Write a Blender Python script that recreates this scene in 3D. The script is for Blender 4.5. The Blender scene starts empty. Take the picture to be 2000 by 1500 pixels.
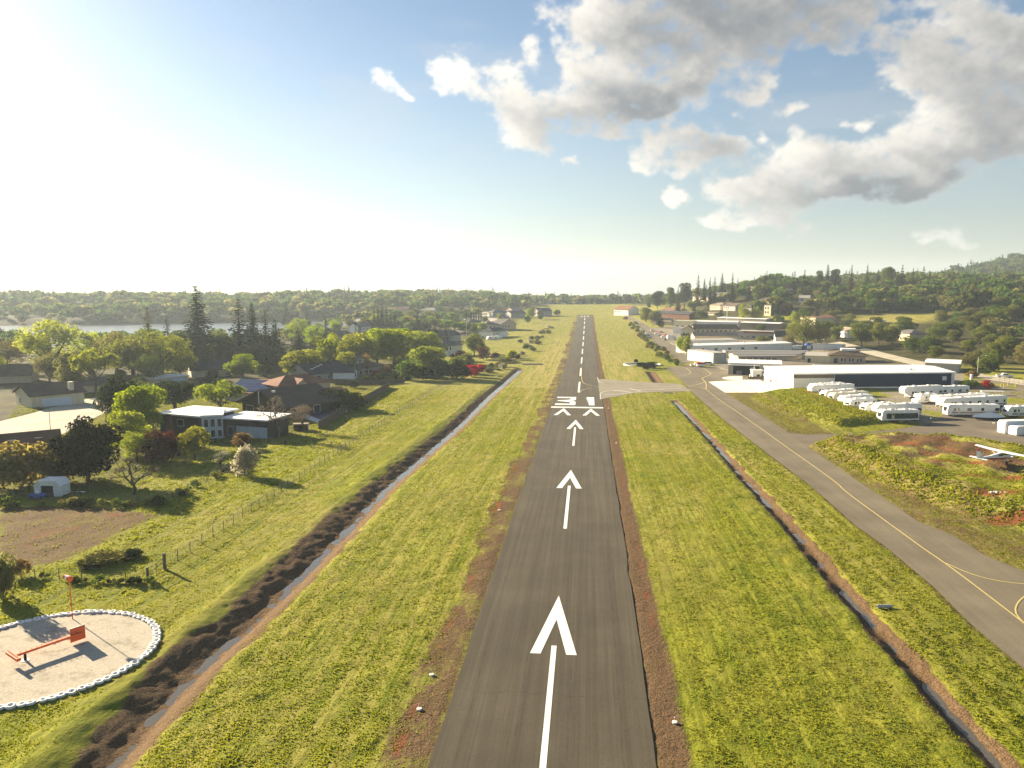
import bpy, bmesh, math, random
import numpy as np
from mathutils import Vector, Matrix
random.seed(7); RNG = np.random.default_rng(11)
SC = bpy.context.scene; COL = SC.collection
# ---------------------------------------------------------------- ground shape (metres; runway runs along +Y, X to its right)
CAM = np.array([2.61, 0.0, 32.0]); YAW = math.radians(5.5); PITCH = math.radians(7.12); FPX = 1522.0
_cy, _sy, _cp, _sp = math.cos(YAW), math.sin(YAW), math.cos(PITCH), math.sin(PITCH)
RIGHT = np.array([_cy, _sy, 0.0]); FWD = np.array([-_sy * _cp, _cy * _cp, -_sp]); UP = np.cross(RIGHT, FWD)
PROF = np.array([(-300, 0), (0, 0), (105, 0), (155, -1.3), (220, -2.5), (295, -4.3), (358, -5.4), (448, -6.1), (590, -6.3), (690, -5.0),
                 (777, -3.4), (890, -1.4), (980, 1.5), (1150, 6), (1230, 4), (1300, 2), (1500, 0), (1800, -4), (2300, -16), (3200, -36), (6000, -60)], float)
_py = np.arange(-300, 6000, 5.0); _pz = np.interp(_py, PROF[:, 0], PROF[:, 1])
_k = np.hanning(15); _k /= _k.sum(); _pz = np.convolve(np.pad(_pz, 7, mode='edge'), _k, mode='valid')
def sst(a, b, x):
    t = np.clip((np.asarray(x, float) - a) / (b - a), 0, 1); return t * t * (3 - 2 * t)
def poly_sd(P, x, y):
    """signed distance to a closed polygon, positive inside"""
    x = np.asarray(x, float); y = np.asarray(y, float)
    d = np.full(x.shape, 1e18); ins = np.zeros(x.shape, bool); n = len(P)
    for i in range(n):
        ax, ay = P[i]; bx, by = P[(i + 1) % n]; ex, ey = bx - ax, by - ay
        t = np.clip(((x - ax) * ex + (y - ay) * ey) / (ex * ex + ey * ey + 1e-12), 0, 1)
        d = np.minimum(d, (x - ax - t * ex) ** 2 + (y - ay - t * ey) ** 2)
        if ay != by:
            c = ((ay > y) != (by > y)) & (x < (bx - ax) * (y - ay) / (by - ay) + ax); ins ^= c
    d = np.sqrt(d); return np.where(ins, d, -d)
def line_d(P, x, y):
    """distance to an open polyline"""
    x = np.asarray(x, float); y = np.asarray(y, float); d = np.full(x.shape, 1e18)
    for (ax, ay), (bx, by) in zip(P[:-1], P[1:]):
        ex, ey = bx - ax, by - ay
        t = np.clip(((x - ax) * ex + (y - ay) * ey) / (ex * ex + ey * ey + 1e-12), 0, 1)
        d = np.minimum(d, (x - ax - t * ex) ** 2 + (y - ay - t * ey) ** 2)
    return np.sqrt(d)
def bump(x, y, cx, cy, rx, ry, rot=0.0):
    c, s = math.cos(rot), math.sin(rot); u = ((x - cx) * c + (y - cy) * s) / rx; v = (-(x - cx) * s + (y - cy) * c) / ry
    return np.exp(-(u * u + v * v))
def prof(y): return np.interp(y, _py, _pz)
LAKE_Z = -9.0
def broad(x, y):
    """land form without banks and ditches"""
    x = np.asarray(x, float); y = np.asarray(y, float)
    h = prof(y)
    h = h + 28 * sst(110, 400, x) * sst(360, 800, y + 0.30 * x) * (1 - 0.9 * sst(1200, 2200, y))     # wooded hill on the right
    h = h + 3.0 * sst(110, 190, x) * sst(200, 330, y)
    h = h + 9 * bump(x, y, 190, 950, 110, 260)
    h = h + 16 * bump(x, y, 175, 840, 80, 170)
    h = h + 120 * bump(x, y, 1150, 1650, 380, 350)
    lk = sst(-180, -300, x) * sst(430, 600, y) * (1 - sst(735, 800, y - 0.5 * (x + 629)))
    h = h * (1 - lk) + (LAKE_Z - 3.0) * lk
    far = sst(800, 1150, y - 0.3 * (x + 629)) * sst(-40, -260, x) * (1 - sst(1500, 2600, y))
    h = h + 5 * far + 8 * bump(x, y, -330, 1500, 170, 260)
    return h
_t = np.concatenate([np.arange(20, 420, .4), np.arange(420, 5000, 2.5)])
def at(px, py, dz=0.0, f=None):
    """ground point seen at a pixel of the 2000 x 1500 survey picture, dz above the land form"""
    d = RIGHT * (px - 1000) / FPX + UP * (750 - py) / FPX + FWD; P = CAM + _t[:, None] * d
    g = P[:, 2] - (f or broad)(P[:, 0], P[:, 1]) - dz; i = int(np.argmax(g <= 0))
    if g[i] > 0: i = len(_t) - 1
    if i == 0: return P[0]
    a = g[i - 1] / (g[i - 1] - g[i]); return CAM + (_t[i - 1] + a * (_t[i] - _t[i - 1])) * d
def ats(pts, dz=0.0): return [tuple(at(x, y, dz)[:2]) for x, y in pts]
def mpp(px, py): return float(np.dot(at(px, py) - CAM, FWD)) / FPX          # metres per survey pixel there
# ---------------------------------------------------------------- ditches, banks and pavements (plan)
DITCH_L = [(-28.5, 25)] + ats([(262, 1455), (307, 1405), (385, 1320), (450, 1262), (497, 1220), (560, 1160), (620, 1100), (690, 1030), (760, 955), (830, 895), (900, 835), (960, 775), (1022, 720)], -1.1)
DITCH_R = [(31.5, 30)] + ats([(1943, 1496), (1860, 1406), (1788, 1323), (1730, 1259), (1680, 1198), (1655, 1172), (1619, 1129), (1557, 1053), (1500, 989), (1450, 935), (1415, 893), (1380, 853), (1345, 815), (1315, 785)], -.7)
DITCH_R2 = ats([(1288, 752), (1270, 728)], -.4)
TAXI_L = [(37.5, 30), (38.6, 50)] + ats([(2000, 1306), (1896, 1219), (1824, 1147), (1730, 1068), (1673, 1028), (1576, 943), (1480, 871), (1410, 817), (1350, 765), (1327, 739), (1308, 722)])
TAXI_R = [(56, 30), (56, 50), (53.5, 84)] + ats([(2000, 1116), (1925, 1086), (1896, 1067), (1857, 1044), (1792, 1018), (1696, 953), (1646, 919), (1579, 874), (1535, 842), (1480, 806), (1416, 767), (1384, 746), (1376, 722)])
RUNWAY = [(-7.62, 20), (7.62, 20), (7.62, 905), (-7.62, 905)]
CONNECT = ats([(1166, 741), (1178, 740.5), (1240, 745.5), (1327, 750), (1351, 764), (1344, 764.5), (1300, 765), (1240, 767.5), (1196, 776), (1176, 780)])
CONNECT[0] = (7.0, CONNECT[0][1]); CONNECT[-1] = (7.0, CONNECT[-1][1])
APRON = ats([(1298, 717), (1351, 715.5), (1400, 717), (1412, 722), (1440, 729), (1492, 737), (1512, 741), (1506, 750), (1420, 752), (1380, 754), (1345, 756), (1327, 740)])
PAD = ats([(1384, 746), (1449, 742), (1484, 742), (1494, 748), (1510, 747.5), (1545, 759), (1524, 759.5), (1512, 762), (1488, 767), (1416, 767)])
SIDE_ROAD = ats([(1541, 846), (1580, 849), (1680, 846), (1760, 837), (1826, 826), (1850, 800), (1870, 790), (2040, 840), (2040, 905), (1960, 880), (1905, 858), (1860, 851), (1790, 854), (1660, 861), (1595, 868), (1579, 874)])
FAR_ROAD_L = ats([(1334, 712), (1281, 671), (1262, 650), (1245, 633), (1228, 622), (1216, 615)]); FAR_ROAD_R = ats([(1358, 706), (1310, 670), (1283, 650), (1262, 633), (1240, 622), (1225, 615)])
FAR_ROAD = FAR_ROAD_L + FAR_ROAD_R[::-1]
BANK_A = ats([(1575, 764), (1700, 812), (1735, 822), (1640, 832), (1560, 815), (1500, 790), (1478, 776), (1520, 768)])       # grassy shoulder below the caravans
BANK_B = ats([(1606, 872), (1700, 862), (1850, 866), (2060, 900), (2060, 1035), (1935, 1010), (1860, 985), (1760, 950), (1690, 915)])  # bank the light aircraft stands on
STREET = ats([(-60, 905), (85, 866), (205, 806), (240, 775), (212, 772), (150, 783), (60, 808), (-60, 838)])
CIRC = (-44.5, 60.4); CIRC_R = 9.0
DIRT_FIELD = ats([(-20, 988), (150, 985), (325, 1003), (225, 1055), (140, 1098), (60, 1112), (-20, 1120)])
YARD = ats([(1560, 772), (1640, 742), (1880, 760), (2060, 800), (2060, 880), (1860, 850), (1800, 830), (1700, 815)])
PAVED = [RUNWAY, CONNECT, APRON, PAD, TAXI_L + TAXI_R[::-1], SIDE_ROAD, FAR_ROAD, STREET]
def seg_side(P, x, y):
    """signed distance to a polyline that runs along +Y: negative on its left"""
    d = line_d(P, x, y); py = [p[1] for p in P]; px = [p[0] for p in P]
    return np.where(x < np.interp(y, py, px), -d, d)
def ground(x, y):
    x = np.asarray(x, float); y = np.asarray(y, float); h = broad(x, y)
    n = (np.abs(x + 30) < 40) & (y < 420)
    if np.any(n):
        s = seg_side(DITCH_L, x, y); w = np.where(s < 0, 2.5, 1.6)
        h = h - 1.05 * np.exp(-(s / w) ** 2) * sst(362, 352, y) + .16 * np.exp(-((s + 5.0) / 1.3) ** 2) * sst(300, 200, y)
    if np.any((np.abs(x - 30) < 30) & (y < 420)):
        s = seg_side(DITCH_R, x, y); h = h - .5 * np.exp(-(s / .95) ** 2) * sst(246, 238, y)
        h = h - .7 * np.exp(-(line_d(DITCH_R2, x, y) / 1.5) ** 2)
    if np.any((x > 30) & (y < 360)):
        h = h + 2.3 * sst(-3.5, 3.0, poly_sd(BANK_B, x, y)) * (1 + .12 * np.sin(x * .7) * np.sin(y * .5))
        h = h + 1.5 * sst(-3.0, 3.0, poly_sd(BANK_A, x, y))
    cc = np.hypot(x - CIRC[0], y - CIRC[1]) - CIRC_R
    if np.any(cc < 4): h = h + (broad(x, y) - h) * sst(2.5, .8, cc)
    return h
# ---------------------------------------------------------------- camera, sky, sun, exposure
cam_d = bpy.data.cameras.new("camera"); cam_o = bpy.data.objects.new("camera", cam_d); COL.objects.link(cam_o)
cam_d.sensor_fit = 'HORIZONTAL'; cam_d.sensor_width = 36.0; cam_d.lens = 36.0 * FPX / 2000.0
cam_d.clip_start = 0.5; cam_d.clip_end = 40000.0
cam_o.location = CAM
cam_o.rotation_euler = Matrix((RIGHT, UP, -FWD)).transposed().to_euler()
SC.camera = cam_o
SC.view_settings.view_transform = 'Standard'; SC.view_settings.look = 'None'
SC.view_settings.exposure = 2.0; SC.view_settings.gamma = 1.0
SUN_AZ = math.radians(-55.0)          # left of the runway heading
SUN_EL = math.radians(17.0)
SUN_DIR = np.array([math.sin(SUN_AZ) * math.cos(SUN_EL), math.cos(SUN_AZ) * math.cos(SUN_EL), math.sin(SUN_EL)])
sun_d = bpy.data.lights.new("sun", 'SUN'); sun_d.energy = 5.0; sun_d.angle = math.radians(0.55); sun_d.color = (1.0, 0.83, 0.58)
sun_o = bpy.data.objects.new("sun", sun_d); COL.objects.link(sun_o)
sun_o.rotation_euler = Vector(-SUN_DIR).to_track_quat('-Z', 'Y').to_euler(); sun_o.location = (-400, 300, 400)
SC.cycles.max_bounces = 6; SC.cycles.diffuse_bounces = 3; SC.cycles.glossy_bounces = 2; SC.cycles.transmission_bounces = 3
SC.cycles.volume_bounces = 0; SC.cycles.transparent_max_bounces = 6
SC.cycles.sample_clamp_indirect = 6.0; SC.cycles.use_denoising = True

def azel(px, py):
    d = RIGHT * (px - 1000) / FPX + UP * (750 - py) / FPX + FWD; d = d / np.linalg.norm(d)
    return math.atan2(d[0], d[1]), math.asin(d[2])
class NT:
    """small helper for node trees"""
    def __init__(s, nt): s.nt = nt; s.L = nt.links
    def n(s, typ, **kw):
        nd = s.nt.nodes.new(typ)
        for k, v in kw.items():
            if k == 'ins':
                for i, val in v.items():
                    if isinstance(val, bpy.types.NodeSocket): s.L.new(val, nd.inputs[i])
                    else: nd.inputs[i].default_value = val
            else: setattr(nd, k, v)
        return nd
    def m(s, op, a, b=None, c=None, clamp=False):
        ins = {0: a}
        if b is not None: ins[1] = b
        if c is not None: ins[2] = c
        return s.n('ShaderNodeMath', operation=op, use_clamp=clamp, ins=ins).outputs[0]
    def ss(s, v, a, b, c=0.0, d=1.0):
        return s.n('ShaderNodeMapRange', interpolation_type='SMOOTHSTEP', ins={0: v, 1: a, 2: b, 3: c, 4: d}).outputs[0]
    def mix(s, f, a, b, typ='MIX'):
        nd = s.n('ShaderNodeMix', data_type='RGBA', blend_type=typ)
        for i, val in ((0, f), (6, a), (7, b)):
            if isinstance(val, bpy.types.NodeSocket): s.L.new(val, nd.inputs[i])
            else: nd.inputs[i].default_value = (val + (1.0,) if isinstance(val, tuple) and len(val) == 3 else val)
        return nd.outputs[2]
    def noise(s, vec, scale, detail=4.0, rough=0.55, dim='3D', dist=0.0):
        nd = s.n('ShaderNodeTexNoise', noise_dimensions=dim, ins={'Scale': scale, 'Detail': detail, 'Roughness': rough, 'Distortion': dist})
        if vec is not None: s.L.new(vec, nd.inputs['Vector'])
        return nd.outputs[0]

# clouds: banks of cumulus given by compass bearing and height above the horizon, broken up by noise
# (centre px of the survey picture, half width, half height, tilt deg, weight, shade)
CLOUDS = [
 (760, 150, 34, 32, 40, .8, 0), (790, 185, 24, 22, 0, .75, 0), (895, 150, 66, 46, 30, 1.0, 0), (985, 165, 75, 48, 0, 1.1, 0), (1010, 225, 90, 55, 10, 1.2, 0),
 (1100, 225, 110, 58, 8, 1.2, .35), (1200, 205, 100, 42, 0, 1.1, .8), (1300, 200, 75, 22, 0, 0.85, 1.0), (1130, 140, 50, 35, 0, .8, .1), (1180, 260, 80, 26, 0, 1.0, .3),
 (1150, 20, 120, 50, -15, .85, .2), (1280, 35, 170, 75, -12, 1.15, .55), (1440, 45, 190, 90, -5, 1.25, .75), (1380, 140, 130, 65, -20, 1.05, .2), (1475, 180, 65, 55, 0, 1.05, .1),
 (1620, 50, 130, 60, 10, 1.05, .7), (1590, 80, 110, 40, 0, 1.0, .2), (1240, 130, 90, 50, 0, .62, 0),
 (1290, 265, 45, 40, 0, .95, .1), (1345, 300, 55, 45, -15, 1.0, .2), (1415, 290, 60, 45, 0, .95, .5), (1250, 318, 34, 30, 0, 1.0, 0), (1325, 388, 34, 26, 0, 1.0, 0),
 (1560, 232, 36, 26, -10, .9, 0), (1505, 268, 18, 16, 0, .9, 0), (1695, 212, 46, 17, 0, .85, 0),
 (1500, 375, 75, 34, -14, 1.05, 0), (1590, 325, 110, 55, -14, 1.25, .25), (1720, 295, 120, 55, -10, 1.25, .5), (1830, 262, 70, 52, -10, 1.15, .4), (1880, 290, 70, 32, 0, 1.0, .7),
 (1640, 372, 140, 26, 0, 1.05, .9), (1770, 360, 100, 20, -5, .8, .9), (1420, 372, 50, 24, 0, .75, 0), (1510, 425, 66, 30, 0, .95, .3), (1400, 430, 50, 20, 0, .6, .2), (1750, 400, 70, 14, 0, .5, .3),
 (1850, 110, 130, 60, 15, .95, .3), (1940, 70, 110, 80, 0, 1.1, .45), (1930, 150, 110, 70, 10, 1.1, .3), (1760, 60, 60, 40, 0, .62, .1), (1790, 135, 80, 35, 20, .6, .2), (1950, 240, 80, 36, -8, 1.1, .3), (2040, 250, 80, 50, 0, 1.1, .4),
 (1858, 466, 66, 22, 4, 1.0, .3), (730, 58, 12, 8, 0, .5, 0), (1110, 320, 40, 10, 30, .42, 0), (890, 85, 24, 18, 0, .55, 0), (1040, 90, 20, 36, 20, .5, 0), (740, 395, 60, 12, 0, .4, 0),
 (2200, 180, 220, 130, 0, 1.1, .5), (1700, -120, 420, 110, 0, 1.1, .6), (1150, -110, 150, 60, 0, .9, .3), (2600, 120, 300, 160, 0, 1.0, .4), (3200, 250, 260, 80, 0, 1.0, .4),
]
def vnoise(x, y, seed=0):
    """smooth value noise on arrays"""
    xi = np.floor(x).astype(np.int64); yi = np.floor(y).astype(np.int64); fx = x - xi; fy = y - yi
    fx = fx * fx * fx * (fx * (fx * 6 - 15) + 10); fy = fy * fy * fy * (fy * (fy * 6 - 15) + 10)
    def hsh(i, j):
        h = (i * 374761393 + j * 668265263 + seed * 974711) & 0x7fffffff
        h = ((h ^ (h >> 13)) * 1274126177) & 0x7fffffff
        return ((h ^ (h >> 16)) & 0xffff) / 65535.0
    return (hsh(xi, yi) * (1 - fx) + hsh(xi + 1, yi) * fx) * (1 - fy) + (hsh(xi, yi + 1) * (1 - fx) + hsh(xi + 1, yi + 1) * fx) * fy
def fbm(x, y, oct=5, seed=0, gain=.5):
    a, s, tot = 1.0, 0.0, 0.0
    for o in range(oct):
        c, sn = math.cos(o * 1.1), math.sin(o * 1.1)
        s = s + a * vnoise((x * c - y * sn) * 2 ** o + o * 17.3, (x * sn + y * c) * 2 ** o - o * 9.1, seed + o); tot += a; a *= gain
    return s / tot
AZ0, AZ1, EL0, EL1 = math.radians(-45), math.radians(75), math.radians(-3), math.radians(47)
def cloud_map(W=1800, H=750):
    """cover and brightness of the cumulus banks over bearing and elevation"""
    u = np.linspace(AZ0, AZ1, W)[None, :].repeat(H, 0); v = np.linspace(EL0, EL1, H)[:, None].repeat(W, 1)
    du, dv = u[0, 1] - u[0, 0], v[1, 0] - v[0, 0]
    wu = u + .030 * (fbm(u * 16, v * 20, 5, 3) - .5) * 2; wv = v + .026 * (fbm(u * 16, v * 20, 5, 41) - .5) * 2
    keep = np.ones_like(u); shd = np.zeros_like(u); ws = np.full_like(u, 1e-3)
    for (cx, cy, a, b, tilt, wt, sh) in CLOUDS:
        az, el = azel(cx, cy); t = math.radians(-tilt); c, s = math.cos(t), math.sin(t)
        p, q = wu - az, wv - el
        ln = np.sqrt(((p * c + q * s) * FPX / (a * 1.0)) ** 2 + ((-p * s + q * c) * FPX / (b * 1.0)) ** 2)
        f = np.exp(-1.25 * ln ** 2.6) * min(wt * 1.12, 1.0) * .94
        keep *= 1 - f; shd += f * sh; ws += f
    dens = 1 - keep
    n1 = fbm(u * 24 + 3, v * 32, 6, 7, .58) - .5; n2 = fbm(u * 70, v * 90, 5, 9, .6) - .5
    bil = .5 - np.abs(2 * fbm(u * 30, v * 36, 5, 15, .5) - 1) * 2.0
    d = dens + sst(0.03, .45, dens) * (1.35 * n1 + .55 * n2 + .10 * bil)
    cov = sst(.42, .95, d) * .985
    th = np.clip(d - .4, 0, 1.2)
    acc = np.zeros_like(th); nst = 14
    for k in range(1, nst + 1):                     # optical depth towards the sun, which stands low on the left
        sx = int(round(k * .0075 / du)); sy = int(round(k * .0045 / dv))
        sh = np.zeros_like(th); sh[:-sy or None, sx:] = th[sy:, :-sx]
        acc += sh * (1 - .6 * k / nst)
    lit = np.exp(-acc * .21)
    br = .40 + .62 * lit + .26 * n1 + .22 * n2
    br = br - .52 * (shd / ws) * sst(.35, .9, d) * (1 - .25 * lit) - .05 * sst(.7, 1.2, d)
    veil = .16 * sst(.45, .75, fbm(u * 7, v * 26, 5, 23)) * sst(.02, .2, v)
    return np.clip(cov, 0, 1), np.clip(br, 0, 1.4), veil
def build_world():
    w = bpy.data.worlds.new("World"); SC.world = w; w.use_nodes = True
    cov, br, veil = cloud_map(); H, W = cov.shape
    im = bpy.data.images.new("cloud_cover", W, H, alpha=True, float_buffer=True); im.colorspace_settings.name = 'Non-Color'
    im.alpha_mode = 'CHANNEL_PACKED'
    im.pixels.foreach_set(np.stack([cov, br, veil, np.ones_like(cov)], -1).astype(np.float32).ravel()); im.update(); im.pack()
    t = NT(w.node_tree); w.node_tree.nodes.clear()
    out = t.n('ShaderNodeOutputWorld'); bg = t.n('ShaderNodeBackground'); t.L.new(bg.outputs[0], out.inputs[0])
    vec = t.n('ShaderNodeTexCoord').outputs['Generated']
    sky = t.n('ShaderNodeTexSky', sky_type='NISHITA', sun_disc=False, sun_elevation=SUN_EL, sun_rotation=SUN_AZ, altitude=300.0, air_density=1.0, dust_density=.55, ozone_density=2.0)
    x, y, z = t.n('ShaderNodeSeparateXYZ', ins={0: vec}).outputs
    az = t.m('ARCTAN2', x, y); el = t.m('ARCSINE', z)
    cosA = t.n('ShaderNodeVectorMath', operation='DOT_PRODUCT', ins={0: vec, 1: tuple(SUN_DIR)}).outputs['Value']
    skyc = t.n('ShaderNodeVectorMath', operation='SCALE', ins={0: sky.outputs[0], 'Scale': SKY_STRENGTH}).outputs[0]
    # bright forward-scattering air around the sun and a pale band of dusty air along the horizon
    glow = t.m('POWER', t.m('MAXIMUM', cosA, 0.0), 14.0)
    skyc = t.n('ShaderNodeVectorMath', operation='MULTIPLY_ADD', ins={0: t.n('ShaderNodeCombineXYZ', ins={0: glow, 1: glow, 2: glow}).outputs[0], 1: (.10, .11, .11), 2: skyc}).outputs[0]
    hor = t.ss(el, -.02, .34, 1.0, 0.0)
    skyc = t.mix(t.m('MULTIPLY', hor, .5), skyc, t.mix(t.ss(cosA, .35, .95), (.21, .225, .215), (.40, .44, .42)))
    ix = t.n('ShaderNodeMapRange', clamp=False, ins={0: az, 1: AZ0, 2: AZ1, 3: 0.0, 4: 1.0}).outputs[0]
    iy = t.n('ShaderNodeMapRange', clamp=False, ins={0: el, 1: EL0, 2: EL1, 3: 0.0, 4: 1.0}).outputs[0]
    tex = t.n('ShaderNodeTexImage', image=im, extension='CLIP', interpolation='Cubic', ins={0: t.n('ShaderNodeCombineXYZ', ins={0: ix, 1: iy, 2: 0.0}).outputs[0]})
    cv, b, vl = t.n('ShaderNodeSeparateColor', ins={0: tex.outputs[0]}).outputs
    ccol = t.mix(t.ss(b, .1, .95), (.112, .122, .136), (.50, .475, .43))
    ccol = t.mix(t.ss(cosA, .62, .95), ccol, t.n('ShaderNodeVectorMath', operation='SCALE', ins={0: ccol, 'Scale': 1.6}).outputs[0])
    skyc = t.mix(vl, skyc, (.36, .36, .35))
    t.L.new(t.mix(cv, skyc, ccol), bg.inputs[0]); bg.inputs[1].default_value = SKY_LEVEL
    w.cycles.sampling_method = 'MANUAL'; w.cycles.sample_map_resolution = 512
SKY_STRENGTH = 0.066; SKY_LEVEL = 0.52
build_world()
# ---------------------------------------------------------------- materials
MATS = {}
def new_mat(name):
    m = bpy.data.materials.new(name); m.use_nodes = True; m.node_tree.nodes.clear(); t = NT(m.node_tree)
    out = t.n('ShaderNodeOutputMaterial'); MATS[name] = m; return m, t, out
def pbsdf(t, out, col, rough=.8, spec=.3, metal=0.0, normal=None):
    b = t.n('ShaderNodeBsdfPrincipled', ins={'Roughness': rough, 'Specular IOR Level': spec, 'Metallic': metal})
    if isinstance(col, bpy.types.NodeSocket): t.L.new(col, b.inputs['Base Color'])
    else: b.inputs['Base Color'].default_value = tuple(col) + (1,)
    if normal is not None: t.L.new(normal, b.inputs['Normal'])
    t.L.new(b.outputs[0], out.inputs[0]); return b
def mat(name, col, rough=.75, var=.18, scale=.8, spec=.3, metal=0.0, bump=0.0, bscale=20.0, obj_var=0.0):
    """painted, stained or weathered surface: blotchy colour from two scales of noise"""
    if name in MATS: return MATS[name]
    m, t, out = new_mat(name)
    pos = t.n('ShaderNodeTexCoord').outputs['Object']
    n = t.m('ADD', t.m('MULTIPLY', t.noise(pos, scale, 5, .6), .65), t.m('MULTIPLY', t.noise(pos, scale * 9, 3, .6), .35))
    k = t.ss(n, .3, .7, 1 - var, 1 + var)
    if obj_var:
        k = t.m('MULTIPLY', k, t.m('MULTIPLY_ADD', t.n('ShaderNodeObjectInfo').outputs['Random'], 2 * obj_var, 1 - obj_var))
    c = t.n('ShaderNodeVectorMath', operation='SCALE', ins={0: col, 'Scale': k}).outputs[0]
    nrm = None
    if bump: nrm = t.n('ShaderNodeBump', ins={'Strength': bump, 'Distance': .05, 'Height': t.noise(pos, bscale, 4, .6)}).outputs[0]
    pbsdf(t, out, c, rough, spec, metal, nrm); return m
def roof_mat(name, col, rows=3.0, var=.3):
    """shingle or tile roof: courses following the height, broken by noise"""
    if name in MATS: return MATS[name]
    m, t, out = new_mat(name); pos = t.n('ShaderNodeTexCoord').outputs['Object']
    z = t.n('ShaderNodeSeparateXYZ', ins={0: pos}).outputs[2]
    saw = t.m('FRACT', t.m('MULTIPLY', z, rows * 2))
    n = t.noise(t.n('ShaderNodeVectorMath', operation='MULTIPLY', ins={0: pos, 1: (3, 3, 9)}).outputs[0], 1.5, 4, .7)
    k = t.m('MULTIPLY', t.ss(n, .25, .75, 1 - var, 1 + var), t.ss(saw, 0, .25, .72, 1.0))
    k = t.m('MULTIPLY', k, t.ss(t.noise(pos, .25, 3), .3, .7, .85, 1.15))
    pbsdf(t, out, t.n('ShaderNodeVectorMath', operation='SCALE', ins={0: col, 'Scale': k}).outputs[0], .85, .2,
          normal=t.n('ShaderNodeBump', ins={'Strength': .5, 'Distance': .05, 'Height': saw}).outputs[0]); return m
def siding_mat(name, col, pitch=4.0, axis='v', rough=.7, var=.1):
    """ribbed metal or board siding"""
    if name in MATS: return MATS[name]
    m, t, out = new_mat(name); pos = t.n('ShaderNodeTexCoord').outputs['Object']
    x, y, z = t.n('ShaderNodeSeparateXYZ', ins={0: pos}).outputs
    q = z if axis == 'h' else t.m('ADD', x, y)
    rib = t.m('FRACT', t.m('MULTIPLY', q, pitch)); line = t.ss(t.m('ABSOLUTE', t.m('SUBTRACT', rib, .5)), .36, .5)
    n = t.noise(t.n('ShaderNodeVectorMath', operation='MULTIPLY', ins={0: pos, 1: (1, 1, .25)}).outputs[0], 1.2, 5, .65)
    k = t.m('MULTIPLY', t.ss(n, .25, .75, 1 - var, 1 + var), t.m('MULTIPLY_ADD', line, -.22, 1.0))
    pbsdf(t, out, t.n('ShaderNodeVectorMath', operation='SCALE', ins={0: col, 'Scale': k}).outputs[0], rough, .35,
          normal=t.n('ShaderNodeBump', ins={'Strength': .4, 'Distance': .03, 'Height': line}).outputs[0]); return m
def leaf_mat(name, col, col2, trans=.35, var=.35):
    if name in MATS: return MATS[name]
    m, t, out = new_mat(name)
    tint = t.n('ShaderNodeAttribute', attribute_name='tint').outputs['Fac']; rnd = t.n('ShaderNodeObjectInfo').outputs['Random']
    c = t.mix(tint, col, col2)
    k = t.m('MULTIPLY_ADD', rnd, var, 1 - var * .5)
    hs = t.n('ShaderNodeHueSaturation', ins={'Hue': t.m('MULTIPLY_ADD', t.m('FRACT', t.m('MULTIPLY', rnd, 7.31)), .035, .4825), 'Saturation': 1.0, 'Value': k, 'Fac': 1.0, 'Color': c}).outputs[0]
    d = t.n('ShaderNodeBsdfDiffuse', ins={0: hs, 1: .6})
    tr = t.n('ShaderNodeBsdfTranslucent', ins={0: t.n('ShaderNodeHueSaturation', ins={'Saturation': 1.12, 'Value': 1.25, 'Fac': 1.0, 'Hue': .5, 'Color': hs}).outputs[0]})
    mx = t.n('ShaderNodeMixShader', ins={0: trans, 1: d.outputs[0], 2: tr.outputs[0]}); t.L.new(mx.outputs[0], out.inputs[0]); return m
def glass_mat(name='window_glass', col=(.03, .035, .04)):
    if name in MATS: return MATS[name]
    m, t, out = new_mat(name); pbsdf(t, out, col, .12, .6); return m

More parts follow.
